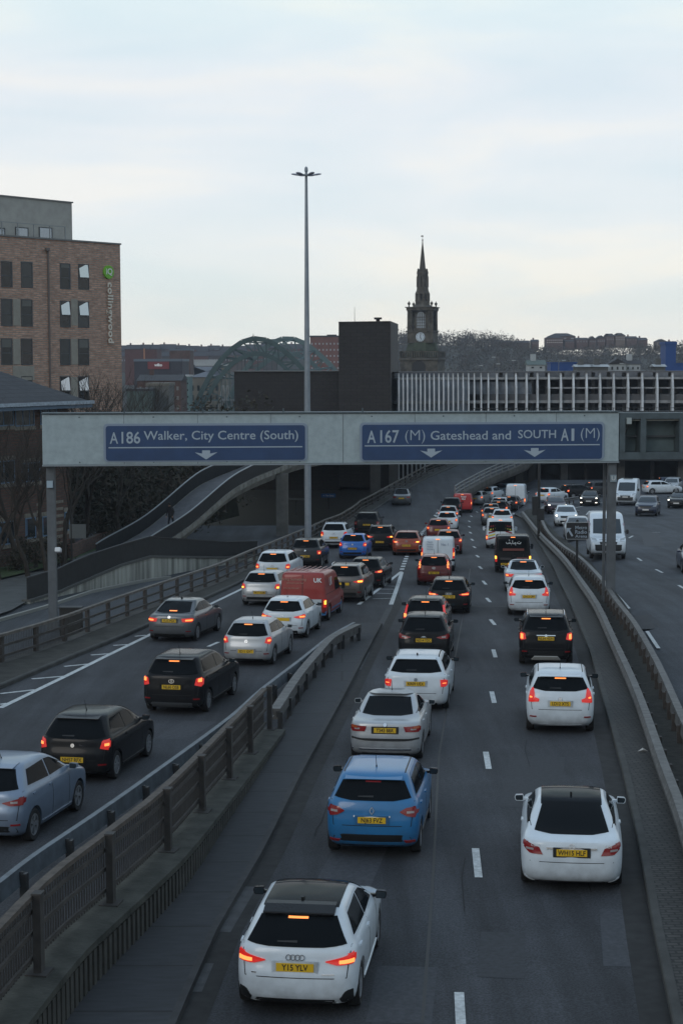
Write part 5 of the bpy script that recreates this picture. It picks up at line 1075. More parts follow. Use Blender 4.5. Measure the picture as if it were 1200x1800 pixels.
# black signal pole on the median further back
p = P(948, 118); zg = z_main(118) + .2; root = empty('signal_pole', (p[0], 118, zg)); tag(root, 'black pole with dark boxes standing on the median at the bend', 'pole')
MB().tube([(0, 0, 0), (0, 0, zy(815, 118) - zg)], .10, 8).build('pole', M['trim'], root); MB().box((-.25, 0, zy(890, 118) - zg), (.42, .4, 1.3)).build('signal_box', M['trim'], root); MB().box((.1, -.1, zy(905, 118) - zg), (.5, .3, .8)).build('signal_box', M['trim'], root)
p = P(123, 96); root = empty('sign_post', (p[0], 96, zf_left(0, 96))); tag(root, 'thin black post with a small board beside the grass and bare trees', 'pole'); MB().tube([(0, 0, 0), (0, 0, 4.2)], .05, 6).build('post', M['trim'], root); MB().box((.35, 0, 2.3), (.95, .06, .8)).build('board', mat('barrier grey', (.10, .11, .11), .6), root)
# litter by the cobbles
p = hit(1129, 1322, lambda X, Y: z_main(Y) + .13); s = MB(); n0 = s.pts([(-.12, 0, 0), (0, -.05, .05), (.13, 0, .01), (.02, .07, .04), (.0, .0, .09)])
for fc in ((0, 1, 4), (1, 2, 4), (2, 3, 4), (3, 0, 4), (0, 3, 2, 1)): s.face([n0 + i for i in fc])
o = s.build('litter', mat('litter white', (.45, .45, .43), .7)); o.location = p + Vector((0, 0, .01)); tag(o, 'crumpled white scrap of litter on the cobbled strip', 'litter')
# ------------------------------------------------------------------ thin evening air
def haze(dens):
    s = MB(); s.b2(-1500, 1500, -120, 1400, -40, 60); m = bpy.data.materials.new('air'); m.use_nodes = True; t = m.node_tree; t.nodes.clear()
    o = t.nodes.new('ShaderNodeOutputMaterial'); v = t.nodes.new('ShaderNodeVolumePrincipled'); v.inputs['Color'].default_value = (.8, .87, 1, 1); v.inputs['Density'].default_value = dens; v.inputs['Anisotropy'].default_value = .2
    t.links.new(v.outputs[0], o.inputs['Volume']); q = s.build('haze', m); q['kind'] = 'stuff'; return q
haze(.00016)
# ------------------------------------------------------------------ vehicles
def lam(L, a): return a * L / 4.0
ROWS = {
 # z/H, rear inset, front inset, half-width factor, corner radius
 'hatch': [(.12, .16, .22, .88, .30), (.17, .05, .07, .955, .30), (.29, .0, .0, .99, .30), (.42, .0, .02, 1.0, .32), (.50, .03, .08, 1.0, .32),
           (.56, .05, .25, .99, .30), (.62, .06, .70, .975, .30), (.665, .08, 1.0, .945, .30), (.70, .11, 1.13, .905, .28), (.78, .20, 1.38, .845, .26),
           (.87, .32, 1.66, .775, .25), (.94, .43, 1.92, .715, .25), (.972, .52, 2.10, .67, .25), (.992, .78, 2.32, .56, .25), (1.0, 1.1, 2.5, .38, .2)],
 'coupe': [(.12, .20, .24, .88, .32), (.17, .06, .08, .955, .32), (.30, .0, .0, .99, .34), (.44, .0, .02, 1.0, .36), (.53, .02, .08, 1.0, .36),
           (.60, .03, .35, .985, .34), (.655, .05, .8, .95, .32), (.68, .14, 1.05, .925, .30), (.70, .36, 1.15, .90, .26), (.735, .50, 1.24, .87, .26), (.80, .72, 1.38, .82, .26),
           (.88, .98, 1.58, .755, .25), (.945, 1.22, 1.76, .69, .25), (.975, 1.36, 1.88, .65, .25), (.993, 1.62, 2.08, .56, .25), (1.0, 1.95, 2.3, .38, .2)],
 'saloon': [(.12, .16, .22, .88, .28), (.17, .05, .07, .955, .28), (.29, .0, .0, .985, .28), (.42, .0, .02, 1.0, .30), (.52, .02, .08, 1.0, .30),
           (.60, .03, .35, .985, .28), (.655, .05, .85, .955, .26), (.675, .10, 1.12, .94, .26), (.69, .45, 1.25, .91, .24), (.73, .68, 1.38, .865, .24), (.80, .92, 1.56, .815, .24),
           (.88, 1.18, 1.80, .75, .24), (.945, 1.40, 2.02, .69, .24), (.975, 1.55, 2.20, .645, .24), (.993, 1.80, 2.40, .55, .24), (1.0, 2.05, 2.6, .36, .2)],
 'estate': [(.12, .16, .22, .88, .26), (.17, .05, .07, .955, .26), (.29, .0, .0, .99, .26), (.42, .0, .02, 1.0, .28), (.52, .02, .08, 1.0, .28),
           (.58, .03, .3, .99, .28), (.64, .04, .8, .975, .26), (.68, .06, 1.12, .94, .26), (.71, .09, 1.25, .905, .24), (.79, .18, 1.48, .85, .22),
           (.88, .28, 1.75, .785, .20), (.945, .36, 2.0, .73, .20), (.975, .44, 2.18, .685, .20), (.993, .66, 2.4, .58, .2), (1.0, 1.0, 2.6, .40, .2)],
 'suv': [(.13, .16, .20, .87, .26), (.19, .05, .06, .95, .26), (.31, .0, .0, .99, .26), (.44, .0, .02, 1.0, .28), (.53, .02, .07, 1.0, .28),
           (.59, .03, .2, .99, .28), (.64, .05, .65, .975, .26), (.68, .07, 1.02, .945, .26), (.71, .10, 1.15, .91, .24), (.79, .19, 1.36, .855, .22),
           (.88, .29, 1.60, .79, .21), (.945, .38, 1.82, .735, .21), (.975, .46, 1.98, .69, .2), (.993, .68, 2.2, .585, .2), (1.0, 1.0, 2.4, .40, .2)],
 'van': [(.12, .12, .20, .92, .14), (.16, .04, .06, .97, .14), (.25, .0, .0, .995, .14), (.36, .0, .03, 1.0, .14), (.43, .01, .12, 1.0, .14),
           (.48, .015, .5, .995, .14), (.52, .02, .85, .985, .14), (.55, .025, .95, .98, .14), (.64, .03, 1.12, .965, .14),
           (.74, .04, 1.32, .95, .14), (.84, .055, 1.55, .935, .14), (.93, .075, 1.80, .91, .14), (.965, .10, 2.0, .88, .14), (.985, .16, 2.2, .83, .14), (1.0, .35, 2.5, .70, .14)],
}
def pchip(vals, t):
    i = min(int(t), len(vals) - 2); u = t - i
    def sl(k):
        if k <= 0 or k >= len(vals) - 1: return 0 if len(vals) < 3 else (vals[1] - vals[0] if k <= 0 else vals[-1] - vals[-2])
        a = vals[k] - vals[k - 1]; b = vals[k + 1] - vals[k]
        return 0 if a * b <= 0 else 2 * a * b / (a + b)
    h00 = 2 * u ** 3 - 3 * u * u + 1; h10 = u ** 3 - 2 * u * u + u; h01 = -2 * u ** 3 + 3 * u * u; h11 = u ** 3 - u * u
    return h00 * vals[i] + h10 * sl(i) + h01 * vals[i + 1] + h11 * sl(i + 1)
def body_grid(sp, sub):
    L, Wd, H = sp['L'], sp['W'], sp['H']; rows = [list(r) for r in ROWS[sp['type']]]
    for i, dr in (sp.get('rows') or {}).items(): rows[i] = list(dr)
    verts = []; rings = []
    nr = 6 if sub > 1 else 4; nc = 4 if sub > 1 else 2; ns = 22 if sub > 1 else 10
    cols = list(zip(*rows)); n = len(rows)
    for k in range((n - 1) * sub + 1):
        t = k / sub; z, yr, yf, wf, r = [pchip(c, t) for c in cols]
        w_ = wf * Wd / 2; r = min(r, w_ * .8); y0 = -L / 2 + yr; y1 = L / 2 - yf * L / 4.15; z *= H
        ring = []
        taper = lambda y: 1 - .05 * abs(2 * y / L) ** 3 - (.02 if y > 0 else 0) * abs(2 * y / L) ** 3
        bow = .07
        for i in range(nr + 1):
            x = (w_ - r) * i / nr; ring.append((x, y0 + bow * (x / w_) ** 2))
        yb = ring[-1][1] + r
        for i in range(1, nc): a = math.pi / 2 * i / nc; ring.append((w_ - r + r * math.sin(a), yb - r * math.cos(a)))
        for i in range(ns + 1): ring.append((w_, yb + (y1 - r - .04 - yb) * i / ns))
        yc = ring[-1][1]
        for i in range(1, nc): a = math.pi / 2 * i / nc; ring.append((w_ - r + r * math.cos(a), yc + r * math.sin(a)))
        for i in range(nr, -1, -1):
            x = (w_ - r) * i / nr; ring.append((x, yc + r + .04 * (1 - (x / w_) ** 2)))
        ring = [(x * taper(y), y) for x, y in ring]
        full = ring + [(-x, y) for x, y in ring[-2:0:-1]]
        rings.append((len(verts), len(full))); verts += [(x, y, z) for x, y in full]
    faces = []
    for (a, m_), (b, _) in zip(rings, rings[1:]):
        for k in range(m_): faces.append((a + k, a + (k + 1) % m_, b + (k + 1) % m_, b + k))
    # roof and floor closed with strips between the two sides
    for (a, m_), flip in ((rings[0], True), (rings[-1], False)):
        h = m_ // 2
        for k in range(h):
            i0, i1, j0, j1 = a + k, a + k + 1, a + (m_ - k) % m_, a + (m_ - k - 1) % m_
            f = [i0, i1, j1, j0] if i0 != j0 else [i0, i1, j1]
            if i1 == j1: f = [i0, i1, j0] if i0 != j0 else None
            if f: faces.append(tuple(f[::-1]) if flip else tuple(f))
    return verts, faces
BODY = {}
def wheel_pos(sp):
    L = sp['L']; r = sp.get('wr', .315 if sp['type'] != 'van' else .34)
    yb = -L / 2 + sp.get('ro', .17 * L if sp['type'] != 'van' else .19 * L); yf = yb + sp.get('wb', .63 * L if sp['type'] != 'van' else .62 * L)
    return yb, yf, r
def body_mesh(sp, mats):
    key = (sp['type'], sp['L'], sp['W'], sp['H'], sp.get('lod', 2), sp.get('ro'), sp.get('wb'), str(sp.get('rows')))
    if key not in BODY:
        v, f = body_grid(sp, sp.get('lod', 2)); me = bpy.data.meshes.new('body'); me.from_pydata(v, [], f)
        me.materials.append(M['trim']); me.materials.append(M['trim'])
        if sp.get('carve', True):
            o = bpy.data.objects.new('tmp', me); C.objects.link(o); cut = []
            yb, yf, r = wheel_pos(sp); s = MB()
            for y in (yb, yf):
                i0 = len(s.v)
                s.lathe([(r + .055, -1.3), (r + .055, 1.3)], 28, 'X', (0, y, r))
                s.face([i0 + k for k in range(28)][::-1]); s.face([i0 + 28 + k for k in range(28)])
            s.m = [1] * len(s.f)
            c = s.build('cut', [M['trim'], M['trim']]); fixn(c)
            b = o.modifiers.new('b', 'BOOLEAN'); b.object = c; b.operation = 'DIFFERENCE'; b.solver = 'EXACT'
            bpy.context.view_layer.update(); dg = bpy.context.evaluated_depsgraph_get()
            m2 = bpy.data.meshes.new_from_object(o.evaluated_get(dg), depsgraph=dg)
            bpy.data.objects.remove(o); bpy.data.objects.remove(c)
            if len(m2.polygons) > len(f) * .5: me = m2
        bm = bmesh.new(); bm.from_mesh(me); bmesh.ops.recalc_face_normals(bm, faces=bm.faces)
        bmesh.ops.triangulate(bm, faces=[q for q in bm.faces if len(q.verts) > 4])
        bm.to_mesh(me); bm.free()
        me.polygons.foreach_set('use_smooth', [True] * len(me.polygons)); me.set_sharp_from_angle(angle=R(38))
        v = [x.co.copy() for x in me.vertices]; bvh = BVHTree.FromPolygons(v, [tuple(p.vertices) for p in me.polygons])
        BODY[key] = (me, bvh)
    me, bvh = BODY[key]; m = me.copy(); m.materials.clear()
    for q in mats: m.materials.append(q)
    return m, bvh
DIRS = {'rear': (Vector((0, 1, 0)), lambda a, b: Vector((a, -9, b))), 'front': (Vector((0, -1, 0)), lambda a, b: Vector((a, 9, b))),
        'right': (Vector((-1, 0, 0)), lambda a, b: Vector((9, a, b))), 'left': (Vector((1, 0, 0)), lambda a, b: Vector((-9, a, b))),
        'top': (Vector((0, 0, -1)), lambda a, b: Vector((a, b, 9)))}
def along(pl, n):
    d = [0]
    for a, b in zip(pl, pl[1:]): d.append(d[-1] + math.hypot(b[0] - a[0], b[1] - a[1]))
    res = []
    for k in range(n + 1):
        t = d[-1] * k / n; i = 0
        while i < len(pl) - 2 and d[i + 1] < t: i += 1
        u = (t - d[i]) / max(1e-9, d[i + 1] - d[i]); res.append((pl[i][0] + (pl[i + 1][0] - pl[i][0]) * u, pl[i][1] + (pl[i + 1][1] - pl[i][1]) * u))
    return res
def patch(name, bvh, side, top, bot, m, parent, n=8, rws=4, t=.006, sink=.02):
    """a panel laid on the body between two lines given in the plane of that side"""
    d, org = DIRS[side]; T = along(top, n); B = along(bot, n); P = []; NN = []
    last = None
    for j in range(rws + 1):
        for i in range(n + 1):
            a = T[i][0] + (B[i][0] - T[i][0]) * j / rws; b = T[i][1] + (B[i][1] - T[i][1]) * j / rws
            h = bvh.ray_cast(org(a, b), d)
            if h[0] is None:
                q = org(a, b); 
                if last: q = Vector((last.x if side in ('right', 'left') else q.x, last.y if side in ('rear', 'front') else q.y, last.z if side == 'top' else q.z))
                else: q = bvh.find_nearest(org(a, b) + d * 7)[0]
                P.append(q); NN.append(-d)
            else:
                P.append(h[0]); last = h[0]; nn = h[1]
                NN.append(nn if nn.dot(d) < 0 else -nn)
    W_ = n + 1; s = MB(); s.pts([p + q * t for p, q in zip(P, NN)]); k0 = s.pts([p - q * sink for p, q in zip(P, NN)])
    for j in range(rws):
        for i in range(n): s.face((j * W_ + i, j * W_ + i + 1, (j + 1) * W_ + i + 1, (j + 1) * W_ + i))
    rim = [i for i in range(W_)] + [j * W_ + n for j in range(1, rws + 1)] + [rws * W_ + i for i in range(n - 1, -1, -1)] + [j * W_ for j in range(rws - 1, 0, -1)]
    for a, b in zip(rim, rim[1:] + rim[:1]): s.face((a, k0 + a, k0 + b, b))
    # drop the unused inner copies
    used = sorted({i for f in s.f for i in f}); mp_ = {u: i for i, u in enumerate(used)}
    s.v = [s.v[u] for u in used]; s.f = [tuple(mp_[i] for i in f) for f in s.f]
    o = s.build(name, m, parent, True, 40); fixn(o); return o
def rrow(sp, zf):
    rows = ROWS[sp['type']]; 
    for a, b in zip(rows, rows[1:]):
        if a[0] <= zf <= b[0]:
            u = (zf - a[0]) / (b[0] - a[0]); return [p + (q - p) * u for p, q in zip(a, b)]
    return list(rows[-1])
WHEELS = {}
def wheel_meshes(r, spokes, detail):
    k = (round(r, 3), spokes, detail)
    if k in WHEELS: return WHEELS[k]
    n = 28 if detail else 14
    s = MB(); s.lathe([(r * .62, -.06), (r * .66, .085), (r * .93, .10), (r, .07), (r, -.08), (r * .93, -.10), (r * .62, -.10)], n, 'X')
    o1 = s.build('wheel', M['tyre'], None, True, 40); fixn(o1)
    s = MB(); s.lathe([(.001, .03), (r * .60, .03)], n, 'X'); s.m = [1] * len(s.m); s.mi = 0
    s.lathe([(r * .60, .03), (r * .60, .088), (r * .67, .088), (r * .67, .07)], n, 'X')
    s.lathe([(.001, .085), (r * .14, .08), (r * .15, .03)], n, 'X')
    for i in range(spokes):
        a = 2 * math.pi * i / spokes; wd = r * (.30 if spokes <= 5 else .15)
        for sg in ((-1, 1) if spokes <= 5 else (0,)):
            c = Vector((.062, math.cos(a + sg * .16) * r * .36, math.sin(a + sg * .16) * r * .36))
            s.box(c, (.035, r * .52, wd * (.4 if spokes <= 5 else .8)), rx=a + sg * .16)
    o2 = s.build('rim', [M['rim'], M['trim']]); fixn(o2)
    WHEELS[k] = (o1.data, o2.data); bpy.data.objects.remove(o1); bpy.data.objects.remove(o2); return WHEELS[k]
def lnk(name, me, parent, loc=(0, 0, 0), rot=(0, 0, 0)):
    o = bpy.data.objects.new(name, me); C.objects.link(o); o.parent = parent; o.location = loc; o.rotation_euler = rot; return o
TL = {  # tail lamp outlines on the right of the rear, as (x / half width, z / height)
 'wide': ([(.985, .635), (.80, .61), (.48, .565)], [(.985, .53), (.66, .525), (.48, .555)]),
 'block': ([(.975, .66), (.76, .64)], [(.985, .50), (.72, .53)]),
 'oval': ([(.98, .60), (.88, .635), (.70, .62), (.58, .58)], [(.98, .535), (.88, .505), (.72, .525), (.58, .57)]),
 'saloon': ([(.985, .62), (.50, .605)], [(.985, .515), (.55, .52)]),
 'coupe': ([(.985, .645), (.62, .585)], [(.985, .56), (.80, .50), (.55, .495)]),
 'tall': ([(.80, .84), (.72, .84)], [(.965, .53), (.80, .55)]),
 'square': ([(.975, .60), (.74, .60)], [(.975, .47), (.76, .47)]),
 'boomerang': ([(.80, .74), (.76, .745), (.72, .60), (.60, .575)], [(.86, .68), (.975, .575), (.90, .515), (.62, .53)]),
 'van': ([(.975, .46), (.86, .46)], [(.975, .30), (.86, .30)]),
 'vantall': ([(.95, .70), (.87, .70)], [(.975, .40), (.86, .40)]),
}
def build_car(name, loc, rz, sp, label, cat, group=None):
    L, Wd, H = sp['L'], sp['W'], sp['H']; hw = Wd / 2; ty = sp['type']; lod = sp.get('lod', 2); near = sp.get('near', False)
    root = empty(name, loc, rz); tag(root, label, cat, group)
    P = sp['paint']; van = ty == 'van'
    me, bvh = body_mesh(sp, [P, M['trim']]); lnk('body', me, root)
    yb, yf, r = wheel_pos(sp)
    wm, rm = wheel_meshes(r, sp.get('spokes', 5), lod > 1)
    for y in (yb, yf):
        for sg in (1, -1):
            x = sg * (hw * .975 - .10); wo = lnk('wheel', wm, root, (x, y, r), (0, 0, 0 if sg > 0 else math.pi))
            lnk('rim', rm, wo)
    def xs(zf, k=1.0): return rrow(sp, zf)[3] * hw * k
    def rp(nm, tp, bt, m, parent=root, side='rear', **kw):
        if side in ('rear', 'front'): cl_ = lambda x: max(-.90, min(.90, x)) if not van else max(-.955, min(.955, x)); tp = [(cl_(x), z) for x, z in tp]; bt = [(cl_(x), z) for x, z in bt]
        return patch(nm, bvh, side, [(x * (hw if side in ('rear', 'front') else 1), z * H) for x, z in tp], [(x * (hw if side in ('rear', 'front') else 1), z * H) for x, z in bt], m, parent, **kw)
    n_ = 8 if lod > 1 else 4; m_ = 4 if lod > 1 else 2
    # --- glass
    deck = ty in ('saloon', 'coupe')
    if sp.get('rw', True):
        zt, zb = sp.get('rwz', (.935, .70) if not deck else (.945, .715)); k = sp.get('rwk', .86)
        if van: zt, zb, k = .90, .58, .82
        xt = rrow(sp, zt)[3] * k - (.02 if not van else 0); xb = rrow(sp, zb)[3] * k - (.0 if not van else 0); c = sp.get('rwc', .02)
        if deck: xb -= .06
        rp('rear_window', [(-xt, zt), (-xt * .5, zt + .006), (0, zt + .008), (xt * .5, zt + .006), (xt, zt)], [(-xb, zb + c), (-xb * .55, zb), (xb * .55, zb), (xb, zb + c)], M['glass'], n=22 if lod > 1 else 8, rws=m_ + 3, t=.012)
    if van and sp.get('doors', True):
        for x in ((-.012, .012),): rp('door_seam', [(x[0], .95), (x[1], .95)], [(x[0], .24), (x[1], .24)], M['seam'], n=1, rws=8, t=.006)
        rp('door_handle', [(.04, .47), (.14, .47)], [(.04, .455), (.14, .455)], M['trim'], n=2, rws=1, t=.03)
    # side windows (y, z/H)
    yr_t = -L / 2 + rrow(sp, .93)[1] + .22; yr_b = -L / 2 + rrow(sp, .72)[1] + (.42 if not deck else .22)
    yf_t = L / 2 - (rrow(sp, .93)[2]) * L / 4.15 - .25; yf_b = L / 2 - rrow(sp, .70)[2] * L / 4.15 - .20
    zs = .925; zbl = .70 if not deck else .715
    if deck: yr_t += .12
    for side, sg in (('right', 1), ('left', -1)):
        if van:
            y1 = L / 2 - rrow(sp, .56)[2] * L / 4.15 - .16; y2 = L / 2 - rrow(sp, .80)[2] * L / 4.15 - .2; y0 = y2 - .75
            rp('side_window', [(y0, .81), (y2, .81)], [(y0, .565), (y1, .565)], M['glass'], side=side, n=4, rws=3, t=.008)
            if sp.get('vwin'): rp('side_window', [(y0 - 1.9, .88), (y0 - .25, .88)], [(y0 - 1.9, .62), (y0 - .25, .62)], M['glass'], side=side, n=4, rws=3, t=.008)
        else:
            yc = (yr_b + yf_b) / 2 + sp.get('bp', 0); g = .035
            bl = lambda y: zbl + .022 * (yf_b - y) / (yf_b - yr_b) * -1 + .022
            rp('side_window', [(yr_t + (.10), zs - .015), (yc - g, zs)], [(yr_b, bl(yr_b) + .03 + sp.get('kick', 0)), (yc - g, bl(yc))], M['glass'], side=side, n=5, rws=m_, t=.008)
            rp('side_window', [(yc + g, zs), (yf_t, zs - .01)], [(yc + g, bl(yc)), (yf_b, bl(yf_b))], M['glass'], side=side, n=5, rws=m_, t=.008)
            if lod > 1:
                for y in ((yc, yf_b - .12) if not sp.get('two') else (yf_b - .12,)):
                    rp('door_seam', [(y, .68), (y + .012, .68)], [(y, .2), (y + .012, .2)], M['seam'], side=side, n=1, rws=6, t=.003)
                for y in ((yc - .16, yr_b + .06) if not sp.get('two') else (yc - .1,)):
                    rp('door_handle', [(y, .625), (y + .15, .63)], [(y, .605), (y + .15, .61)], P, side=side, n=2, rws=1, t=.025)
                rp('sill_trim', [(yb + r + .1, .20), (yf - r - .1, .20)], [(yb + r + .1, .155), (yf - r - .1, .155)], M['trim'] if not sp.get('sill') else P, side=side, n=4, rws=1, t=.02)
    # windscreen and front
    zt, zb = (.925, .71) if not van else (.86, .56)
    xt = rrow(sp, zt)[3] * (.84 if not van else .80); xb = rrow(sp, zb)[3] * (.86 if not van else .80)
    rp('windscreen', [(-xt, zt), (0, zt + .01), (xt, zt)], [(-xb, zb), (0, zb - .012), (xb, zb)], M['glassb'] if sp.get('facing') else M['glass'], side='front', n=18 if lod > 1 else 8, rws=8, t=.018)
    hl = M['head'] if sp.get('head') else M['headoff']
    for sg in (1, -1):
        z0 = .50 if not van else .41
        h = rp('headlight', [(sg * .96, z0 + .075), (sg * .66, z0 + .05)], [(sg * .96, z0), (sg * .62, z0 + .0)], M['headoff'], side='front', n=3, rws=2, t=.012)
        if sp.get('head'): rp('bulb', [(sg * .86, z0 + .058), (sg * .72, z0 + .054)], [(sg * .86, z0 + .012), (sg * .72, z0 + .01)], M['head'], h, side='front', n=2, rws=1, t=.03)
        if sp.get('fog'): rp('fog_light', [(sg * .86, .27), (sg * .68, .27)], [(sg * .86, .23), (sg * .68, .23)], M['head'], side='front', n=2, rws=1, t=.03)
    rp('grille', [(-.5, z0 + .03), (.5, z0 + .03)], [(-.45, z0 - .07), (.45, z0 - .07)], M['trim'], side='front', n=4, rws=2, t=.012)
    rp('front_bumper_intake', [(-.7, .30), (.7, .30)], [(-.66, .20), (.66, .20)], M['trim'], side='front', n=5, rws=2, t=.012)
    if sp.get('facing'):
        fp = MB().box((0, 0, 0), (.52, .012, .11)).build('number_plate', M['platew'], root); q = bvh.ray_cast(Vector((0, 9, .34 * H)), Vector((0, -1, 0)))[0]; fp.location = (0, q.y + .03, .34 * H)
    # --- rear
    on = sp.get('on'); tl = sp.get('tl', 'block'); tp, bt = TL[tl] if isinstance(tl, str) else tl
    for sg in (1, -1):
        lm = M['redon'] if on else M['red']
        o = rp('tail_light', [(x * sg, z) for x, z in tp], [(x * sg, z) for x, z in bt], lm, n=12 if lod > 1 else 4, rws=5 if lod > 1 else 3, t=.016)
        cx = sum(p[0] for p in tp + bt) / len(tp + bt); cz = sum(p[1] for p in tp + bt) / len(tp + bt)
        sh = sp.get('bulb', (0, 0)); cx += sh[0]; cz += sh[1]
        bw, bh = sp.get('bsz', (.085, .022))
        if on:
            bm_ = M['amber'] if sp.get('ind') == sg or sp.get('ind') == 2 else M['hot']
            rp('bulb', [(sg * (cx + bw), cz + bh), (sg * (cx - bw), cz + bh * .8)], [(sg * (cx + bw), cz - bh), (sg * (cx - bw), cz - bh)], bm_, o, n=3, rws=2, t=.026)
        elif lod > 1:
            rp('reversing_lens', [(sg * (cx + .07), cz + .012), (sg * (cx - .07), cz + .012)], [(sg * (cx + .07), cz - .014), (sg * (cx - .07), cz - .014)], M['clear'], o, n=3, rws=1, t=.022)
        # lamp wraps round onto the flank
        if lod > 1 and tl in ('block', 'square', 'wide', 'saloon', 'oval', 'coupe'):
            zt_ = tp[0][1]; zb_ = bt[0][1]; y0 = -L / 2 + .17
            patch('lamp_return', bvh, 'right' if sg > 0 else 'left', [(y0, zt_ * H - .01), (y0 + .15, (zt_ * .8 + zb_ * .2) * H)], [(y0, zb_ * H + .01), (y0 + .10, (zt_ * .3 + zb_ * .7) * H)], lm, o, n=4, rws=2, t=.008)
    if sp.get('hb', 1):
        zt = sp.get('rwz', (.935, .70) if not deck else (.93, .70))[0]
        zt = .955 if van else (zt - .010 if not deck else .755 if sp.get('hbdeck') else .935)
        wbl = .16 if not van else .12
        rp('high_brake_light', [(-wbl, zt + .007), (wbl, zt + .007)], [(-wbl, zt - .007), (wbl, zt - .007)], M['hot'] if on else M['red'], n=4, rws=1, t=.02)
    pz = sp.get('pz', .50 if not van else .30) * H; px_ = sp.get('pxo', 0)
    q = bvh.ray_cast(Vector((px_, -9, pz)), Vector((0, 1, 0)))[0]
    if sp.get('plate') is not None:
        rc = MB().box((0, 0, 0), (.64, .02, .17)).build('plate_recess', sp.get('recess', P), root); rc.location = (px_, q.y - .004, pz)
        pl = MB().box((0, 0, 0), (.52, .012, .115)).build('number_plate', M['plate'], root); pl.location = (px_, q.y - .022, pz)
        if sp['plate']: text('characters', sp['plate'], .118, M['char'], pl, (0, -.008, -.003), (math.pi / 2, 0, 0), .001, .002, 1.0, .84)
    if lod > 1:
        if not van:
            bz = sp.get('bz', (.27, .13)); bk = sp.get('bumper', M['trim'])
            rp('rear_bumper_trim', [(-.80, bz[0] - .03), (-.66, bz[0]), (.66, bz[0]), (.80, bz[0] - .03)], [(-.84, bz[1]), (.84, bz[1])], bk, n=8, rws=2, t=.008)
            if not sp.get('norefl'):
                for sg in (1, -1): rp('reflector', [(sg * .86, .30), (sg * .68, .30)], [(sg * .86, .28), (sg * .68, .28)], M['red'], n=2, rws=1, t=.02)
            zt = sp.get('seamz', .40) if deck else sp.get('seamz', .345)
            kx = .80
            rp('boot_seam', [(-kx, zt + .008), (kx, zt + .008)], [(-kx, zt), (kx, zt)], M['seam'], n=8, rws=1, t=.003)
            if not deck:
                for sg in (1, -1): rp('boot_seam', [(sg * .86, .69), (sg * .875, .69)], [(sg * kx, zt), (sg * (kx + .014), zt)], M['seam'], n=1, rws=5, t=.003)
        else:
            rp('rear_bumper_trim', [(-.9, .2), (.9, .2)], [(-.9, .13), (.9, .13)], M['trim'], n=6, rws=2, t=.05)
        b = sp.get('badge'); 
        if b:
            bzp = sp.get('badgez', .585) * H; q = bvh.ray_cast(Vector((0, -9, bzp)), Vector((0, 1, 0))); s = MB()
            if b == 'rings':
                for i in range(4): ring_(s, ((i - 1.5) * .062, 0, 0), .036, .005)
            elif b == 'star':
                ring_(s, (0, 0, 0), .045, .005)
                for i in range(3): a = math.pi / 2 + i * 2.0944; s.bar((0, 0, 0), (math.cos(a) * .043, 0, math.sin(a) * .043), .010, .010)
            elif b == 'diamond':
                pts = [(0, .07), (.04, 0), (0, -.07), (-.04, 0)]
                for i in range(4): p0 = pts[i]; p1 = pts[(i + 1) % 4]; s.bar((p0[0], 0, p0[1]), (p1[0], 0, p1[1]), .014, .014)
            elif b == 'ring': ring_(s, (0, 0, 0), .045, .008); s.bar((-.04, 0, 0), (.04, 0, 0), .012, .012)
            elif b == 'oval': ring_(s, (0, 0, 0), .05, .006, 1.5); ring_(s, (0, 0, 0), .022, .005, 1.2)
            else: s.lathe([(.001, -.012), (.045, -.012), (.05, 0)], 16, 'Y')
            o = s.build('badge', M['chrome'], root); fixn(o); o.location = (0, q[0].y - .018, bzp)
            nn = q[1] if q[1].y < 0 else -q[1]; o.rotation_euler = (-math.atan2(nn.z, -nn.y), 0, 0)
        if sp.get('strip'):
            zz, a = sp['strip']; rp('chrome_strip', [(-a, zz + .012), (a, zz + .012)], [(-a, zz - .008), (a, zz - .008)], M['chrome'], n=6, rws=1, t=.025)
        if not van and not deck and sp.get('spoiler', True):
            zt = sp.get('rwz', (.935, .70))[0] + .03; yy = -L / 2 + rrow(sp, zt)[1]; xw = rrow(sp, .96)[3] * hw * .84
            up_ = .045 if sp.get('spm') else 0
            s = MB(); s.prism([(yy - .10, zt * H - .012), (yy - .10, zt * H - .002 + up_ * .5), (yy + .12, min(H + up_ * .6, zt * H + .035 + up_)), (yy + .26, min(H + up_ * .6, zt * H + .045 + up_)), (yy + .28, zt * H - .03)], -xw, xw, 'YZ')
            o = s.build('spoiler', sp.get('spm', P), root); fixn(o); bv = o.modifiers.new('bevel', 'BEVEL'); bv.width = .012; bv.segments = 2
        if not van:
            rw_ = .5 * hw
            if sp.get('wiper', not deck):
                zw = sp.get('rwz', (.935, .70))[1] + .035
                rp('rear_wiper', [(-.30, zw + .012), (.02, zw + .018)], [(-.30, zw + .002), (.02, zw)], M['trim'], n=4, rws=1, t=.018)
    yrf = -L / 2 + rrow(sp, .985)[1]
    an = sp.get('ant', 'rod')
    if lod > 1 and not van:
        if an == 'rod': s = MB().tube([(0, yrf + .35, H - .01), (0, yrf + .31, H + .05), (0, yrf + .18, H + .26)], [.018, .007, .004], 6)
        else: s = MB().prism([(yrf + .30, H - .01), (yrf + .12, H + .065), (yrf + .08, H + .06), (yrf + .10, H - .01)], -.018, .018, 'YZ')
        fixn(s.build('roof_antenna', M['trim'], root))
    if sp.get('panel'):
        y0 = yrf - .02 - sp.get('pback', 0); y1 = L / 2 - rrow(sp, .955)[2] * L / 4.15 - .02; xw = rrow(sp, .97)[3] * hw * .91
        patch('roof_panel', bvh, 'top', [(-xw, y1), (xw, y1)], [(-xw, y0), (xw, y0)], M['roofglass'], root, n=16, rws=12, t=.012)
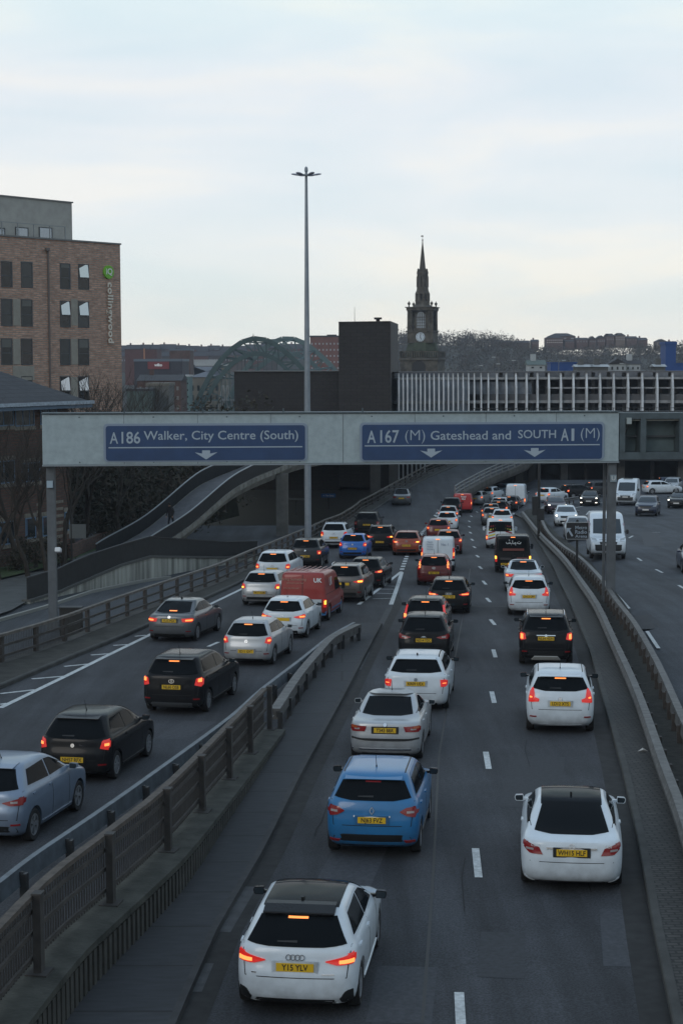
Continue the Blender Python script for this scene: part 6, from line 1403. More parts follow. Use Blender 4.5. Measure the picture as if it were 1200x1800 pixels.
    if sp.get('stripes'):
        for sg in (1, -1):
            xw = rrow(sp, .97)[3] * hw; y0 = yrf + .02; y1 = L / 2 - rrow(sp, .985)[2] * L / 4.15
            patch('roof_gutter_strip', bvh, 'top', [(sg * xw * .90, y1), (sg * xw * .94, y1)], [(sg * xw * .90, y0), (sg * xw * .94, y0)], M['trim'], root, n=1, rws=8, t=.006)
    if sp.get('rails'):
        for sg in (1, -1):
            xw = rrow(sp, .975)[3] * hw * .98 * sg; y0 = yrf + .1; y1 = L / 2 - rrow(sp, .985)[2] * L / 4.15 - .15
            s = MB().tube([(xw, y0, H - .06), (xw, y0 + .1, H + .01), (xw, (y0 + y1) / 2, H + .03), (xw, y1 - .1, H), (xw, y1, H - .07)], .018, 6)
            s.build('roof_rail', sp['rails'], root, True)
    if sp.get('shark'): pass
    # mirrors
    ym = yf_b - .08 if not van else L / 2 - rrow(sp, .56)[2] * L / 4.15 - .25
    zm = .71 * H if not van else .60 * H; mw = .165 if not van else .15; mh = .12 if not van else .28
    xm = (rrow(sp, .70)[3] if not van else .98) * hw
    for sg in (1, -1):
        s = MB(); x0 = sg * (xm - .02); x1 = sg * (xm + .07); x2 = sg * (xm + .07 + mw)
        prof = [(0, -.5), (-.02, .30), (.03, .5), (.9, .42), (1.0, .1), (.92, -.35), (.8, -.5)]
        i0 = s.pts([(x1 + sg * mw * a, ym - .035, zm + mh * b) for a, b in prof]); k_ = len(prof)
        s.pts([(x1 + sg * mw * (a * .86 + .05), ym + .11, zm + mh * b * .7) for a, b in prof])
        s.face(range(i0, i0 + k_)); s.face(list(range(i0 + k_, i0 + 2 * k_))[::-1])
        for k in range(k_): s.face((i0 + k, i0 + (k + 1) % k_, i0 + k_ + (k + 1) % k_, i0 + k_ + k))
        s.bar((x0 - sg * .05, ym + .02, zm - .03), (x1 + sg * .04, ym + .02, zm - .02), .07, .045)
        mo = s.build('wing_mirror', sp.get('mirror', P), root, True, 40); fixn(mo)
        if lod > 1:
            pr = [(x1 + sg * mw * (a * .86 + .06), ym - .038, zm + mh * b * .82) for a, b in prof]; g = MB(); i0 = g.pts(pr); g.face(range(i0, i0 + k_)); i1 = g.pts([(a, b + .01, c) for a, b, c in pr])
            g.face(list(range(i1, i1 + k_))[::-1])
            for k in range(k_): g.face((i0 + k, i0 + (k + 1) % k_, i1 + (k + 1) % k_, i1 + k))
            fixn(g.build('mirror_glass', M['glassb'], mo))
    for e in sp.get('extra', ()): e(root, sp, bvh, rp)
    return root
def on_rear(root, bvh, s_, size, x, z, m, bold=.003, sp=1.0):
    q = bvh.ray_cast(Vector((x, -9, z)), Vector((0, 1, 0)))
    if q[0] is None: return
    nn = q[1] if q[1].y < 0 else -q[1]; a = math.atan2(nn.z, -nn.y)
    return text('lettering', s_, size, m, root, (x, q[0].y - .018 - size * .35 * math.sin(abs(a)), z), (math.pi / 2 - a, 0, 0), .003, bold, sp)
def ring_(s, c, r, t, sx=1.0, n=16):
    prev = None; pts = [(c[0] + math.cos(2 * math.pi * k / n) * r * sx, c[1], c[2] + math.sin(2 * math.pi * k / n) * r) for k in range(n)]
    for a, b in zip(pts, pts[1:] + pts[:1]): s.bar(a, b, t * 2, t * 2, up=(0, 1, 0))
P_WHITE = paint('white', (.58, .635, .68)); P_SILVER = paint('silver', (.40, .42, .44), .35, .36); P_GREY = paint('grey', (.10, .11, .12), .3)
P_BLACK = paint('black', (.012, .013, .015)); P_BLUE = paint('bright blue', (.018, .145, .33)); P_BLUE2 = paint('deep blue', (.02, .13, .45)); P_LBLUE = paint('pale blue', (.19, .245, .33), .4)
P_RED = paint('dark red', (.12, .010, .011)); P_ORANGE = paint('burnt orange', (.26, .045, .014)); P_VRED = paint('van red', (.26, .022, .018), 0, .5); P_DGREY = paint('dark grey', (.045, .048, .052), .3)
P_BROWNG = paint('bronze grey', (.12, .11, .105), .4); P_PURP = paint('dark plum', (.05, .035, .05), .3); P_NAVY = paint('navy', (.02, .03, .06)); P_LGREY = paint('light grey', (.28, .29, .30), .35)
# ------------------------------------------------------------------ the traffic
def S(ty, L, Wd, H, paint_, **k): return dict(type=ty, L=L, W=Wd, H=H, paint=paint_, **k)
def put(px, py, yaw, sp, name, label, cat, group, zf=zf_main, front=False):
    p = hit(px, py, zf); h = Vector((math.sin(R(yaw)), math.cos(R(yaw)), 0)); L = sp['L']
    c = p + h * (L / 2) * (-1 if front else 1)
    if front: c = p - h * (L / 2)
    za = zf(c.x + h.x * 1.3, c.y + h.y * 1.3); zb = zf(c.x - h.x * 1.3, c.y - h.y * 1.3); c.z = (za + zb) / 2 + .006
    o = build_car(name, c, -R(yaw), sp, label, cat, group); o.rotation_euler = (math.atan2(za - zb, 2.6), 0, -R(yaw)); return o
GQ = 'cars queuing under the sign gantry'; GO = 'vehicles coming the other way'; GF = 'cars in the far queue at the bend'; GV = 'vans in the traffic queue'
# --- extras for single cars
def x_audi(root, sp, bvh, rp):
    for sg in (1, -1):
        rp('bumper_vent', [(sg * .96, .285), (sg * .80, .285), (sg * .70, .20)], [(sg * .96, .17), (sg * .80, .15), (sg * .72, .165)], M['trim'], n=4, rws=3, t=.012)
        rp('lower_bumper_blade', [(sg * .93, .155), (sg * .58, .15)], [(sg * .88, .125), (sg * .66, .125)], P_WHITE, n=4, rws=1, t=.008)
    rp('model_lettering', [(-.70, .447), (-.62, .447)], [(-.70, .437), (-.62, .437)], M['chrome'], n=2, rws=1, t=.01)
    rp('model_lettering', [(.42, .447), (.62, .447)], [(.42, .439), (.62, .439)], M['chrome'], n=2, rws=1, t=.01)
def x_coupe(root, sp, bvh, rp):
    text('model_lettering', 'C250', .065, M['chrome'], root, (-.62, -2.30 + .045, .60 * 1.36 + .015), (R(80), 0, R(-3)), .002, 0, 1.1)
    text('model_lettering', 'CDI', .065, M['chrome'], root, (.62, -2.30 + .045, .60 * 1.36 + .015), (R(80), 0, R(3)), .002, 0, 1.1)
    for sg in (1, -1):
        rp('bumper_corner_lip', [(sg * .985, .20), (sg * .80, .15), (sg * .70, .125)], [(sg * .985, .16), (sg * .86, .115), (sg * .70, .115)], P_WHITE, n=4, rws=2, t=.015)
def x_captur(root, sp, bvh, rp):
    for sg in (1, -1): rp('bumper_reflector', [(sg * .88, .235), (sg * .66, .235)], [(sg * .88, .205), (sg * .70, .205)], M['redon'] if False else M['red'], n=2, rws=1, t=.02)
def x_bmw(root, sp, bvh, rp):
    rp('bumper_strip', [(-.97, .425), (-.5, .40), (.5, .40), (.97, .425)], [(-.97, .395), (-.5, .37), (.5, .37), (.97, .395)], M['trim'], n=10, rws=1, t=.02)
    rp('bumper_strip', [(-.9, .235), (.9, .235)], [(-.9, .215), (.9, .215)], M['chrome'], n=8, rws=1, t=.015)
    for sg in (1, -1): rp('indicator_lens', [(sg * .975, .615), (sg * .76, .61)], [(sg * .975, .575), (sg * .74, .57)], M['orange'], n=3, rws=1, t=.026)
def x_mokka(root, sp, bvh, rp):
    rp('skid_plate', [(-.42, .20), (.42, .20)], [(-.52, .135), (.52, .135)], mat('skid plate', (.4, .4, .38), .5), n=6, rws=2, t=.05)
def x_roofbars(root, sp, bvh, rp):
    for y in (-.5, .5): MB().box((0, y, sp['H'] + .05), (1.1, .06, .03)).build('roof_bar', M['trim'], root)
def van_sign(root, sp, items, m, bvh=None):
    for s_, size, x, z, yy in items: on_rear(root, bvh, s_, size, x, z, m, .002)
def x_redvan(root, sp, bvh, rp):
    van_sign(root, sp, [('Bring Something', .15, -.35, 1.70, .03), ('delivered to your door', .075, -.3, 1.55, .03), ('every day of the week', .07, -.45, 1.35, .03)], mat('faded lettering', (.34, .17, .13), .6), bvh)
    on_rear(root, bvh, 'UK', .24, .60, 1.66, M['white'], .006)
    rp('notice_panel', [(.28, .46), (.78, .46)], [(.28, .30), (.78, .30)], mat('notice', (.42, .46, .48), .5), n=3, rws=2, t=.02)
    rp('lower_panel', [(-.95, .225), (.95, .225)], [(-.95, .14), (.95, .14)], mat('van blue', (.03, .13, .30), .5), n=6, rws=1, t=.03)
    rp('lower_side_panel', [(-1.0, .24), (1.5, .24)], [(-1.0, .13), (1.5, .13)], mat('van blue', (.03, .13, .30), .5), side='right', n=6, rws=1, t=.012)
    for i in range(7):
        x = -.66 + i * .22
        MB().box((x, -.55, sp['H'] + .002), (.035, 2.7, .018)).build('roof_rib', mat('ribs', (.42, .22, .20), .4), root)
    text('lettering', 'UK', .5, M['white'], root, (sp['W'] / 2 * .965 + .01, -1.3, 1.55), (R(87), 0, R(90)), .002)
    rp('panel_groove', [(-2.2, .56), (1.3, .56)], [(-2.2, .552), (1.3, .552)], M['seam'], side='right', n=8, rws=1, t=.003)
def x_blackvan(root, sp, bvh, rp):
    q = bvh.ray_cast(Vector((0, -9, 1.62)), Vector((0, 1, 0)))[0]; s = MB()
    # flowing white script, drawn stroke by stroke: (x, z) runs
    for run in ([(.33, .04), (.30, -.05), (.22, -.05), (.20, .02), (.17, -.05), (.14, .02), (.11, -.05), (.06, -.05)], [(.02, .14), (.02, -.05), (-.06, -.05)], [(-.06, -.05), (-.10, .03), (-.14, -.02), (-.10, -.06), (-.14, -.14)], [(-.18, -.05), (-.22, .03), (-.26, -.05), (-.36, -.05), (-.38, .05)],
                [(.15, .12), (.18, .12)], [(.20, .16), (.17, .19)], [(-.30, .08), (-.27, .08)], [(.07, -.12), (.09, -.12)]):
        for a, b in zip(run, run[1:]): s.bar((-a[0] * 1.1, q.y - .03, 1.62 + a[1] * .9), (-b[0] * 1.1, q.y - .03, 1.62 + b[1] * .9), .03, .035, up=(0, 1, 0))
    s.build('script_lettering', M['white'], root)
    on_rear(root, bvh, 'HOTEL', .07, 0, .98, mat('graphic grey', (.10, .09, .09), .6)) if False else None
    m = mat('van graphics', (.16, .045, .035), .5)
    rp('window_graphic', [(-.55, .66), (.6, .66)], [(-.55, .60), (.6, .60)], m, n=4, rws=1, t=.014)
    for z in (.405, .375): rp('door_lettering_band', [(-.70, z), (-.1, z)], [(-.70, z - .012), (-.1, z - .012)], mat('graphic grey', (.10, .09, .09), .6), n=4, rws=1, t=.012)
    for i in range(6): text('characters', '', .1, M['white'], None, (0, 0, 0)) if False else None
    rp('door_graphic', [(.2, .42), (.8, .42)], [(.2, .37), (.8, .37)], m, n=3, rws=1, t=.012)
def x_whitevan(root, sp, bvh, rp):
    g = mat('faded blue lettering', (.25, .30, .38), .6)
    for k_, t_s in enumerate(('Repairs', 'Servicing', 'Heating', 'Drainage')): on_rear(root, bvh, t_s, .10, -.42, 1.62 - .13 * k_, g, .001)
    on_rear(root, bvh, 'No. 1', .18, .38, 1.48, g, .003)
def x_postvan(root, sp, bvh, rp):
    on_rear(root, bvh, 'Royal', .22, .12, 1.56, M['white'], .006); on_rear(root, bvh, 'Mail', .22, .12, 1.34, M['white'], .006)
def x_police(root, sp, bvh, rp):
    ye = mat('hi vis yellow', (.55, .50, .03), .5)
    for i in range(5):
        z = .30 + i * .10
        for sg in (1, -1): rp('rear_chevron', [(sg * .95, z + .03), (sg * .35, z + .11)], [(sg * .95, z - .02), (sg * .35, z + .06)], ye if i % 2 else M['red'], n=4, rws=1, t=.012)
def x_vanfront(root, sp, bvh, rp):
    rp('front_bumper', [(-.97, .335), (.97, .335)], [(-.93, .13), (.93, .13)], M['trim'], side='front', n=8, rws=2, t=.02)
def x_beacon(root, sp, bvh, rp): MB().box((0, -.2, sp['H'] + .05), (.9, .25, .08)).build('roof_light_bar', M['trim'], root)
def x_flank(m):
    def f(root, sp, bvh, rp): rp('side_graphic', [(-2.2, .78), (.9, .78)], [(-2.2, .42), (.9, .52)], m, side='left', n=6, rws=2, t=.008); rp('side_graphic', [(-2.2, .78), (.9, .78)], [(-2.2, .42), (.9, .52)], m, side='right', n=6, rws=2, t=.008)
    return f

# nearest cars, left lane of the main carriageway
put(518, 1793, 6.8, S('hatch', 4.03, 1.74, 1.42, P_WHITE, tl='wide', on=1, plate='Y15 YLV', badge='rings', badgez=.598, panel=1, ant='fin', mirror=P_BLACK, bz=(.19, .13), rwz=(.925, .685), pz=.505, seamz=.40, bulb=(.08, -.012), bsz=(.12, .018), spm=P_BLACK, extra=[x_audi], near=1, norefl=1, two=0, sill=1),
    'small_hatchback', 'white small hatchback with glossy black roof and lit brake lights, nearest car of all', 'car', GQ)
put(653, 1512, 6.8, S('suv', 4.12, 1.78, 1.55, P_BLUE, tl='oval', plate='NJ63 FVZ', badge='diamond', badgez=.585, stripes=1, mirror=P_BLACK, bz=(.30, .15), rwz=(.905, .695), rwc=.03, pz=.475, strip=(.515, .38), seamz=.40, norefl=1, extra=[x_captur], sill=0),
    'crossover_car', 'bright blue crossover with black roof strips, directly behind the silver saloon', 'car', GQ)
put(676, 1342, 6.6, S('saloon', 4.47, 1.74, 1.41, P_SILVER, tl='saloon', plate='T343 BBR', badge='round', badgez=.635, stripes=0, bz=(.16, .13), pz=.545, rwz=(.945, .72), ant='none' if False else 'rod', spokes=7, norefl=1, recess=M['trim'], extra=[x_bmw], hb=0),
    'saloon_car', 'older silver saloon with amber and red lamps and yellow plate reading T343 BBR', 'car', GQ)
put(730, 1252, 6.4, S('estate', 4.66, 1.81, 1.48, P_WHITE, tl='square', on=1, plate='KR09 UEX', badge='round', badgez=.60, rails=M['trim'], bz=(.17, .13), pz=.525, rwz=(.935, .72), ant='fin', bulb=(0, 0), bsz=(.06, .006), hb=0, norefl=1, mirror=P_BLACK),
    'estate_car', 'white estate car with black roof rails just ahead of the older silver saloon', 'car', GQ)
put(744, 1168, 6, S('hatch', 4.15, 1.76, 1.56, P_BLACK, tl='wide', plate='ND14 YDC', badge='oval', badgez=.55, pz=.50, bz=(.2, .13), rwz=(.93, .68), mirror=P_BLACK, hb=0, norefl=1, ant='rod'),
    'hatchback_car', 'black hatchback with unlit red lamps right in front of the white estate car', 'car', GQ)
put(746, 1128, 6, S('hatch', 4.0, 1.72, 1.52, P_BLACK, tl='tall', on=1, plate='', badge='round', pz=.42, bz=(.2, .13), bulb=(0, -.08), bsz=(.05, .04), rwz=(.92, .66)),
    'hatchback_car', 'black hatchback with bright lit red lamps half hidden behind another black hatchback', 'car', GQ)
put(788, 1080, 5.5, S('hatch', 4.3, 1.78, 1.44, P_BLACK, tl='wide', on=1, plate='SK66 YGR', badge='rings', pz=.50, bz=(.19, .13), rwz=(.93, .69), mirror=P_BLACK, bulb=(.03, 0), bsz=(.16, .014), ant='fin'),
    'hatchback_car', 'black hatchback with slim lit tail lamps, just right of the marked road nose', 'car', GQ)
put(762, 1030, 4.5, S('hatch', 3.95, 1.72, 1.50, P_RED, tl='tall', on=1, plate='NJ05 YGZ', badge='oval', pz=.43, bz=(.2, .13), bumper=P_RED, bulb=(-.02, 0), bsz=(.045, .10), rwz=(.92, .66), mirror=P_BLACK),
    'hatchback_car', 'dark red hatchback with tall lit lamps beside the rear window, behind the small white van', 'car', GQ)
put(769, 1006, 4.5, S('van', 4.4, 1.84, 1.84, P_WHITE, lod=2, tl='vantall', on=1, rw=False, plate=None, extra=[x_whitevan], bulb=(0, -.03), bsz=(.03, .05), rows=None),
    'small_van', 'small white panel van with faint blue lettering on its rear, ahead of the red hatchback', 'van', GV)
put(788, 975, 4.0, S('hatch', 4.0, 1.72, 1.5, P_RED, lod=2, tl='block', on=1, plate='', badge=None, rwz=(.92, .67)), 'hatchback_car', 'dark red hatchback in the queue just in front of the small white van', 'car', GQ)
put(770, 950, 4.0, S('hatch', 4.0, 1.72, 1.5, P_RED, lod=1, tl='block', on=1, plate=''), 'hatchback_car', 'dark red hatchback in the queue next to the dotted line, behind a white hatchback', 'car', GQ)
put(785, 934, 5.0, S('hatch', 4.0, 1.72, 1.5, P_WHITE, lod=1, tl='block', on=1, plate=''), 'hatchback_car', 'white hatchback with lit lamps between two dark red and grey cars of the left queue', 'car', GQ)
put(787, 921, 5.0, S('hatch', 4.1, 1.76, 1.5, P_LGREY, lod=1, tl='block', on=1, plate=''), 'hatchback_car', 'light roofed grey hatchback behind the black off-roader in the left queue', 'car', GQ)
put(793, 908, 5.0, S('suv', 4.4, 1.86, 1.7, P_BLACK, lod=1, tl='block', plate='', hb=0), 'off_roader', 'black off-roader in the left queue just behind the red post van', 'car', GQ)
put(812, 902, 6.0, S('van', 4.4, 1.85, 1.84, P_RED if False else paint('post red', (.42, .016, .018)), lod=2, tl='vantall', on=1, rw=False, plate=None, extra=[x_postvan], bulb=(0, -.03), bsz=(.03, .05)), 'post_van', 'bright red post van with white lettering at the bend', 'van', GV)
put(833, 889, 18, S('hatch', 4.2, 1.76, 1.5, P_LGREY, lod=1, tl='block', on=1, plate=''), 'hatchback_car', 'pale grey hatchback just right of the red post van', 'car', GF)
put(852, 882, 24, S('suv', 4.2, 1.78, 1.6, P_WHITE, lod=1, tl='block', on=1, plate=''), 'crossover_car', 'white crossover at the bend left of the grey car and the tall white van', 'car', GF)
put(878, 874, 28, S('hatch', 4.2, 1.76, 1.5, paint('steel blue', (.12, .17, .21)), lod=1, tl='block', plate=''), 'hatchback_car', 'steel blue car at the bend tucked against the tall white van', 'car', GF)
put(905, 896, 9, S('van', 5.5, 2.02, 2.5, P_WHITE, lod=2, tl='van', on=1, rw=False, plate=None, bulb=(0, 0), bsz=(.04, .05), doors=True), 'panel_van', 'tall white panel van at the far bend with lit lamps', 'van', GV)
# right lane of the main carriageway
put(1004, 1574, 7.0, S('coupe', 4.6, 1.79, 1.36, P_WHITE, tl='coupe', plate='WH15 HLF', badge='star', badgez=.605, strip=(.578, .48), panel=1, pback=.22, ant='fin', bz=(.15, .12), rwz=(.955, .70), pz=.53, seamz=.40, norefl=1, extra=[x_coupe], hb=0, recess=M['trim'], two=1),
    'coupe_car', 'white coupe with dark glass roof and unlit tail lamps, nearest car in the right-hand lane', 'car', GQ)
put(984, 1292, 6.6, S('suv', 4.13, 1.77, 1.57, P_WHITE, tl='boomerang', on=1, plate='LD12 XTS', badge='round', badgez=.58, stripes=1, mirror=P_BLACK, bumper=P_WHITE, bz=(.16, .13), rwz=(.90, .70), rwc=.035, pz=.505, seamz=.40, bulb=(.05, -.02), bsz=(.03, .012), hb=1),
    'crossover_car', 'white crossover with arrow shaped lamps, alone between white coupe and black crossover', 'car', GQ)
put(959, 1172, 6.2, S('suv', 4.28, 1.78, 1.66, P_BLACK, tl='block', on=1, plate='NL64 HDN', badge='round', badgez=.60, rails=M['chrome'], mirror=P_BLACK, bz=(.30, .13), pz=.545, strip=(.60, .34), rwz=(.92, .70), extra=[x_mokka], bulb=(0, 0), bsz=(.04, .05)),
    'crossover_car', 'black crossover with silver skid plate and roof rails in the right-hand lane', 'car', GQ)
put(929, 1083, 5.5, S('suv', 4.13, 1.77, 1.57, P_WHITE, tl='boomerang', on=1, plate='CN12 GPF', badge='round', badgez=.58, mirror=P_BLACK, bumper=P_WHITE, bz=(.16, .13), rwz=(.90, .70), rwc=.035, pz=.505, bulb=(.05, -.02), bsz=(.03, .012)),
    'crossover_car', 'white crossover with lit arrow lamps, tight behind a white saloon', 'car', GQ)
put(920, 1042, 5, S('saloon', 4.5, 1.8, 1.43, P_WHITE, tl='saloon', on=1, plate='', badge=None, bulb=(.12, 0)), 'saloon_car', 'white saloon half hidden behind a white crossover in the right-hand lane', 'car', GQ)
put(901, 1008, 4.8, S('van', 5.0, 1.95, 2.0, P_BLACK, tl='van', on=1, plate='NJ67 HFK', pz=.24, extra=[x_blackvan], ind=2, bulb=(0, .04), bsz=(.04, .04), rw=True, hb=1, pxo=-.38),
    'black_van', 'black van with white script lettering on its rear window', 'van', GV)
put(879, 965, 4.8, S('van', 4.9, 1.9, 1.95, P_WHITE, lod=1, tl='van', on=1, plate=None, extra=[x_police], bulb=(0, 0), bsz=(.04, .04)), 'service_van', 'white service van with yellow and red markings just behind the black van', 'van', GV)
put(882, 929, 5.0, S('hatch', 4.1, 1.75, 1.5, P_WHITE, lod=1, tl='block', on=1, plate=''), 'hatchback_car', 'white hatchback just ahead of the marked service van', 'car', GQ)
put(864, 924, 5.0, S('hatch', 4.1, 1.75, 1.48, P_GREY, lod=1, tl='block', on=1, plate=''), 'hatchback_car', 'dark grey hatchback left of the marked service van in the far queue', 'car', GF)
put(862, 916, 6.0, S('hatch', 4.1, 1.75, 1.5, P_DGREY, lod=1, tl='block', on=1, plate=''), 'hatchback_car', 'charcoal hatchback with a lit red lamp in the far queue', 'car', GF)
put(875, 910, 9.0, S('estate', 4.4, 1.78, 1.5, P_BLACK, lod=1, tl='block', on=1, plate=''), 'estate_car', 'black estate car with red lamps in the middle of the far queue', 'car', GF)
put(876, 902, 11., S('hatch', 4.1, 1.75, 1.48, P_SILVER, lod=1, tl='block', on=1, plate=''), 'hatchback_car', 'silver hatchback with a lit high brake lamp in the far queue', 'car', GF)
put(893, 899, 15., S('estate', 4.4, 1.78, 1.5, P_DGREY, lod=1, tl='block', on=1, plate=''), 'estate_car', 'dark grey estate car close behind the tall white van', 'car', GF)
# slip road on the left
put(-33, 1490, 11, S('hatch', 3.95, 1.70, 1.51, P_LBLUE, tl='wide', plate='', badge=None, sill=1), 'hatchback_car', 'pale blue hatchback cut off by the left edge of the picture', 'car', GQ)
put(127, 1378, 10, S('hatch', 4.0, 1.72, 1.48, P_BLACK, tl='block', on=1, plate='NH57 RFX', badge='round', badgez=.57, two=1, bz=(.2, .13), bumper=P_BLACK, rwz=(.915, .66), rwc=.03, pz=.36, recess=None or P_BLACK, hb=0, bulb=(0, 0), bsz=(.045, .02), spokes=9, mirror=P_BLACK, kick=.05, bp=-.2),
    'hatchback_car', 'black three-door hatchback with round badge and plate NH57 RFX on the left road', 'car', GQ)
put(301, 1258, 10.5, S('estate', 4.6, 1.78, 1.58, P_BLACK, tl='block', on=1, plate='NL60 OSB', badge='oval', badgez=.59, bz=(.22, .13), pz=.49, rwz=(.92, .70), bulb=(0, .03), bsz=(.05, .03), mirror=P_BLACK, bumper=P_GREY, spokes=7),
    'people_carrier', 'black people carrier with orange lit upper lamps ahead of the black three-door hatchback', 'car', GQ)
put(297, 1130, 11, S('coupe', 4.63, 1.78, 1.43, P_GREY, tl='saloon', on=1, plate='YL16 PGX', badge='star', badgez=.64, hbdeck=1, bz=(.22, .13), pz=.55, rwz=(.945, .72), bulb=(.03, 0), bsz=(.12, .02), ant='fin'),
    'saloon_car', 'grey sleek saloon alone in the left lane beside the hatched edge marks', 'car', GQ)
put(432, 1172, 10, S('hatch', 4.05, 1.69, 1.45, P_SILVER, tl='block', on=1, plate='SD11 GVT', badge='ring', badgez=.56, bz=(.17, .13), pz=.34, rwz=(.92, .67), bulb=(0, 0), bsz=(.05, .02)),
    'hatchback_car', 'silver hatchback with bright yellow low plate reading SD11 GVT', 'car', GQ)
put(496, 1124, 9, S('hatch', 4.06, 1.73, 1.45, P_WHITE, tl='wide', on=1, plate='', badge='diamond', badgez=.56, bz=(.22, .13), rwz=(.92, .69), rwc=.035, bulb=(.08, 0), bsz=(.10, .018), mirror=P_BLACK),
    'hatchback_car', 'white hatchback behind the red van with curved rear window', 'car', GQ)
put(531, 1094, 9, S('van', 4.9, 1.95, 1.98, P_VRED, tl='van', on=1, rw=False, plate=None, extra=[x_redvan], bulb=(0, .02), bsz=(.03, .04), ind=1, mirror=M['trim'], hb=0, wr=.33),
    'red_van', 'large faded red panel van with white UK lettering and blue lower panels', 'van', GV)
put(456, 1066, 9, S('hatch', 4.35, 1.78, 1.47, P_LGREY if False else P_SILVER, tl='block', on=1, ind=2, plate='YK17 XOM', badge=None, pz=.40, bulb=(0, -.03), bsz=(.05, .025)), 'hatchback_car', 'silver grey hatchback with two amber lamps left of the red van', 'car', GQ)
put(478, 1030, 8, S('suv', 4.6, 1.8, 1.66, P_WHITE, tl='block', on=1, plate='', badge='oval', bulb=(0, -.02)), 'crossover_car', 'white crossover seen behind the silver grey hatchback in the left lane', 'car', GQ)
put(603, 1060, 8, S('suv', 4.43, 1.81, 1.67, P_BROWNG, tl='wide', on=1, plate='', badge=None, rails=M['chrome'], ind=1, bulb=(.08, 0), bsz=(.12, .02), pxo=0), 'crossover_car', 'bronze grey crossover with silver roof rails right of the red van', 'car', GQ)
put(640, 1035, 9, S('hatch', 4.3, 1.78, 1.46, P_BLACK, tl='wide', on=1, plate='', badge=None, mirror=P_BLACK, bulb=(.08, 0)), 'hatchback_car', 'black hatchback just ahead of the bronze grey crossover', 'car', GQ)
put(536, 998, 7, S('suv', 4.11, 1.79, 1.58, P_DGREY, tl='square', on=1, plate='NK13 MHU', badge='round', badgez=.6, pz=.40, bulb=(0, -.015), bsz=(.04, .03), stripes=0), 'crossover_car', 'dark grey upright crossover in the left lane with square red lamps', 'car', GQ)
put(619, 983, 7, S('hatch', 3.7, 1.72, 1.49, P_BLUE2, tl='block', on=1, plate='NK16 KHO', badge='round', badgez=.58, pz=.42, two=1, ant='fin', bulb=(0, -.01), bsz=(.04, .02)), 'hatchback_car', 'deep blue small hatchback between the white and the black crossovers', 'car', GQ)
put(586, 964, 6, S('estate', 4.75, 1.81, 1.66, P_WHITE, lod=2, tl='vantall' if False else 'block', on=1, plate='YN15 AVV', badge='round', pz=.42, rails=M['chrome'], hb=0, bulb=(0, -.06), bsz=(.03, .04)), 'estate_car', 'white estate car behind and left of the deep blue hatchback', 'car', GQ)
put(667, 969, 7, S('suv', 4.38, 1.81, 1.62, P_BLACK, lod=2, tl='wide', on=1, plate='NX66 KVB', pz=.36, rails=M['chrome'], ind=1, bulb=(.08, 0), bsz=(.08, .02)), 'crossover_car', 'black crossover with silver roof rails and one white reversing lamp lit', 'car', GQ)
put(644, 942, 5, S('suv', 4.6, 1.95, 1.74, P_BLACK, lod=2, tl='square', plate='LR66 KFF', pz=.47, hb=0, rails=M['trim']), 'off_roader', 'large black off-roader in front of the black crossover on the left road', 'car', GQ)
put(714, 977, 5, S('hatch', 4.36, 1.82, 1.48, P_ORANGE, lod=2, tl='wide', on=1, plate='NV16 YBW', badge='oval', badgez=.6, pz=.42, hb=0, ind=1), 'hatchback_car', 'burnt orange hatchback with white roof glare next to the small white van', 'car', GQ)
put(705, 889, 3, S('saloon', 4.5, 1.8, 1.42, P_GREY, lod=1, tl='saloon', plate='', hb=0), 'saloon_car', 'grey saloon driving alone up the empty ramp road', 'car', 'cars on the ramp', zf=zf_ramp)
# oncoming
FC = dict(facing=1)
put(1069, 985, 185.5, S('van', 5.3, 1.97, 2.45, P_WHITE, tl='van', plate=None, wr=.34, extra=[x_vanfront, x_flank(mat('pink graphic', (.42, .30, .36), .5))], mirror=M['trim'], **FC), 'panel_van', 'white high-roofed van coming towards us right behind the sign post', 'van', GO, zf=zf_right, front=True)
put(1232, 1010, 187, S('saloon', 4.7, 1.83, 1.43, P_NAVY, tl='saloon', plate=None, wr=.33, **FC), 'saloon_car', 'dark saloon coming towards us, cut off by the right edge', 'car', GO, zf=zf_right, front=True)
put(995, 926, 186, S('hatch', 4.3, 1.79, 1.5, P_WHITE, lod=2, tl='block', plate=None, head=1, mirror=P_BLACK, **FC), 'hatchback_car', 'white hatchback coming towards us with one headlamp glowing, behind the silver car', 'car', GO, zf=zf_right, front=True)
put(1016, 950, 186, S('hatch', 4.2, 1.78, 1.46, P_SILVER, lod=2, tl='block', plate=None, **FC), 'hatchback_car', 'silver car coming towards us behind the arena sign', 'car', GO, zf=zf_right, front=True)
put(980, 904, 182, S('hatch', 4.3, 1.78, 1.45, P_PURP, lod=2, tl='block', plate=None, head=1, **FC), 'hatchback_car', 'dark plum car with headlamps on coming round the bend', 'car', GO, zf=zf_right, front=True)
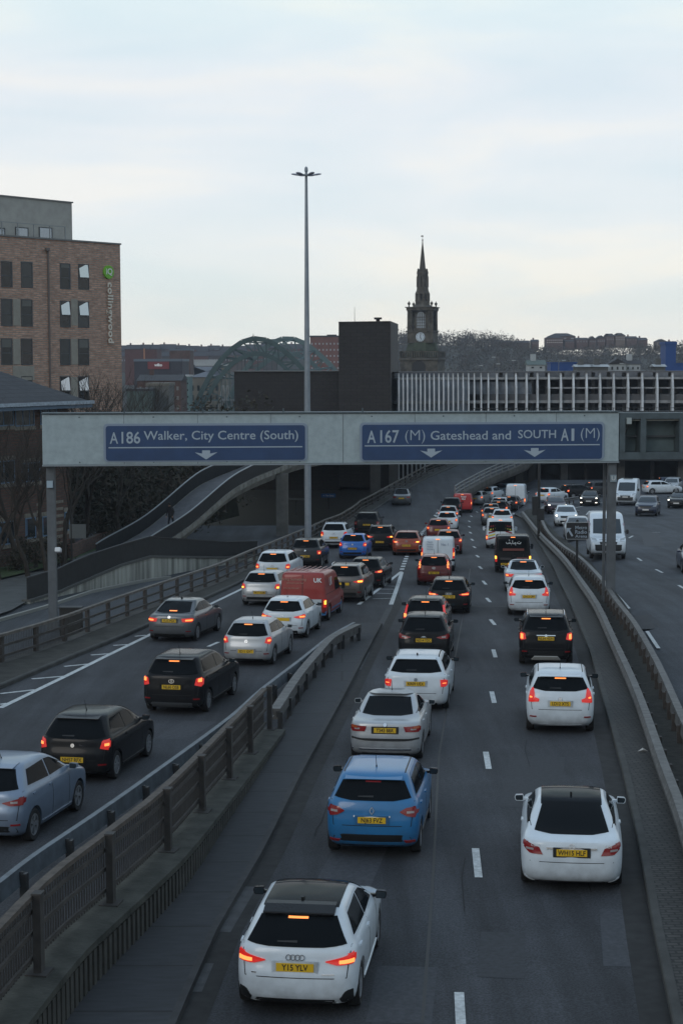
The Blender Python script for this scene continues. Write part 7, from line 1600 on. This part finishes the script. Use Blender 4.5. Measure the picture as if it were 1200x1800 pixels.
put(1034, 890, 192, S('coupe', 4.5, 1.8, 1.42, P_BLACK, lod=2, tl='block', plate=None, head=1, fog=1, **FC), 'coupe_car', 'black coupe with four lamps glowing coming towards us', 'car', GO, zf=zf_right, front=True)
put(1098, 889, 195, S('van', 5.4, 2.05, 2.5, P_WHITE, tl='van', plate=None, extra=[x_vanfront, x_beacon], mirror=M['trim'], **FC), 'panel_van', 'white high-roofed van with a dark roof bar coming out of the underpass', 'van', GO, zf=zf_right, front=True)
put(1134, 908, 195, S('suv', 4.6, 1.88, 1.66, P_NAVY, lod=2, tl='block', plate=None, rails=M['chrome'], **FC), 'off_roader', 'dark navy off-roader coming towards us right of the white van', 'car', GO, zf=zf_right, front=True)
put(1188, 894, 198, S('saloon', 4.7, 1.83, 1.43, P_BLACK, lod=2, tl='block', plate=None, head=1, **FC), 'saloon_car', 'black saloon with both headlamps lit near the right edge', 'car', GO, zf=zf_right, front=True)
put(1176, 868, 199, S('suv', 4.5, 1.82, 1.66, P_SILVER, lod=2, tl='block', plate=None, **FC), 'off_roader', 'silver off-roader coming towards us beside the far wall', 'car', GO, zf=zf_right, front=True)
# far side of the bend, heading right
put(951, 884, 38, S('hatch', 4.1, 1.76, 1.5, P_WHITE, lod=1, tl='block', on=1, plate=''), 'hatchback_car', 'white hatchback at the far bend left of the black estate car', 'car', GF, zf=zf_right)
put(988, 877, 58, S('estate', 4.5, 1.8, 1.5, P_BLACK, lod=1, tl='block', on=1, plate=''), 'estate_car', 'black estate car with pale roof turning right at the far bend', 'car', GF, zf=zf_right)
put(1030, 873, 66, S('suv', 4.5, 1.8, 1.6, P_DGREY, lod=1, tl='block', on=1, plate=''), 'crossover_car', 'dark grey crossover with red lamps turning away behind the black coupe', 'car', GF, zf=zf_right)
put(1130, 868, 80, S('hatch', 4.3, 1.8, 1.45, P_WHITE, lod=1, tl='block', on=1, plate=''), 'hatchback_car', 'white car side on behind the white roof-barred van', 'car', GF, zf=zf_right)
put(1153, 864, 82, S('suv', 4.4, 1.8, 1.6, P_NAVY, lod=1, tl='block', on=1, plate=''), 'off_roader', 'dark blue car with a red lamp heading away beside the silver off-roader', 'car', GF, zf=zf_right)
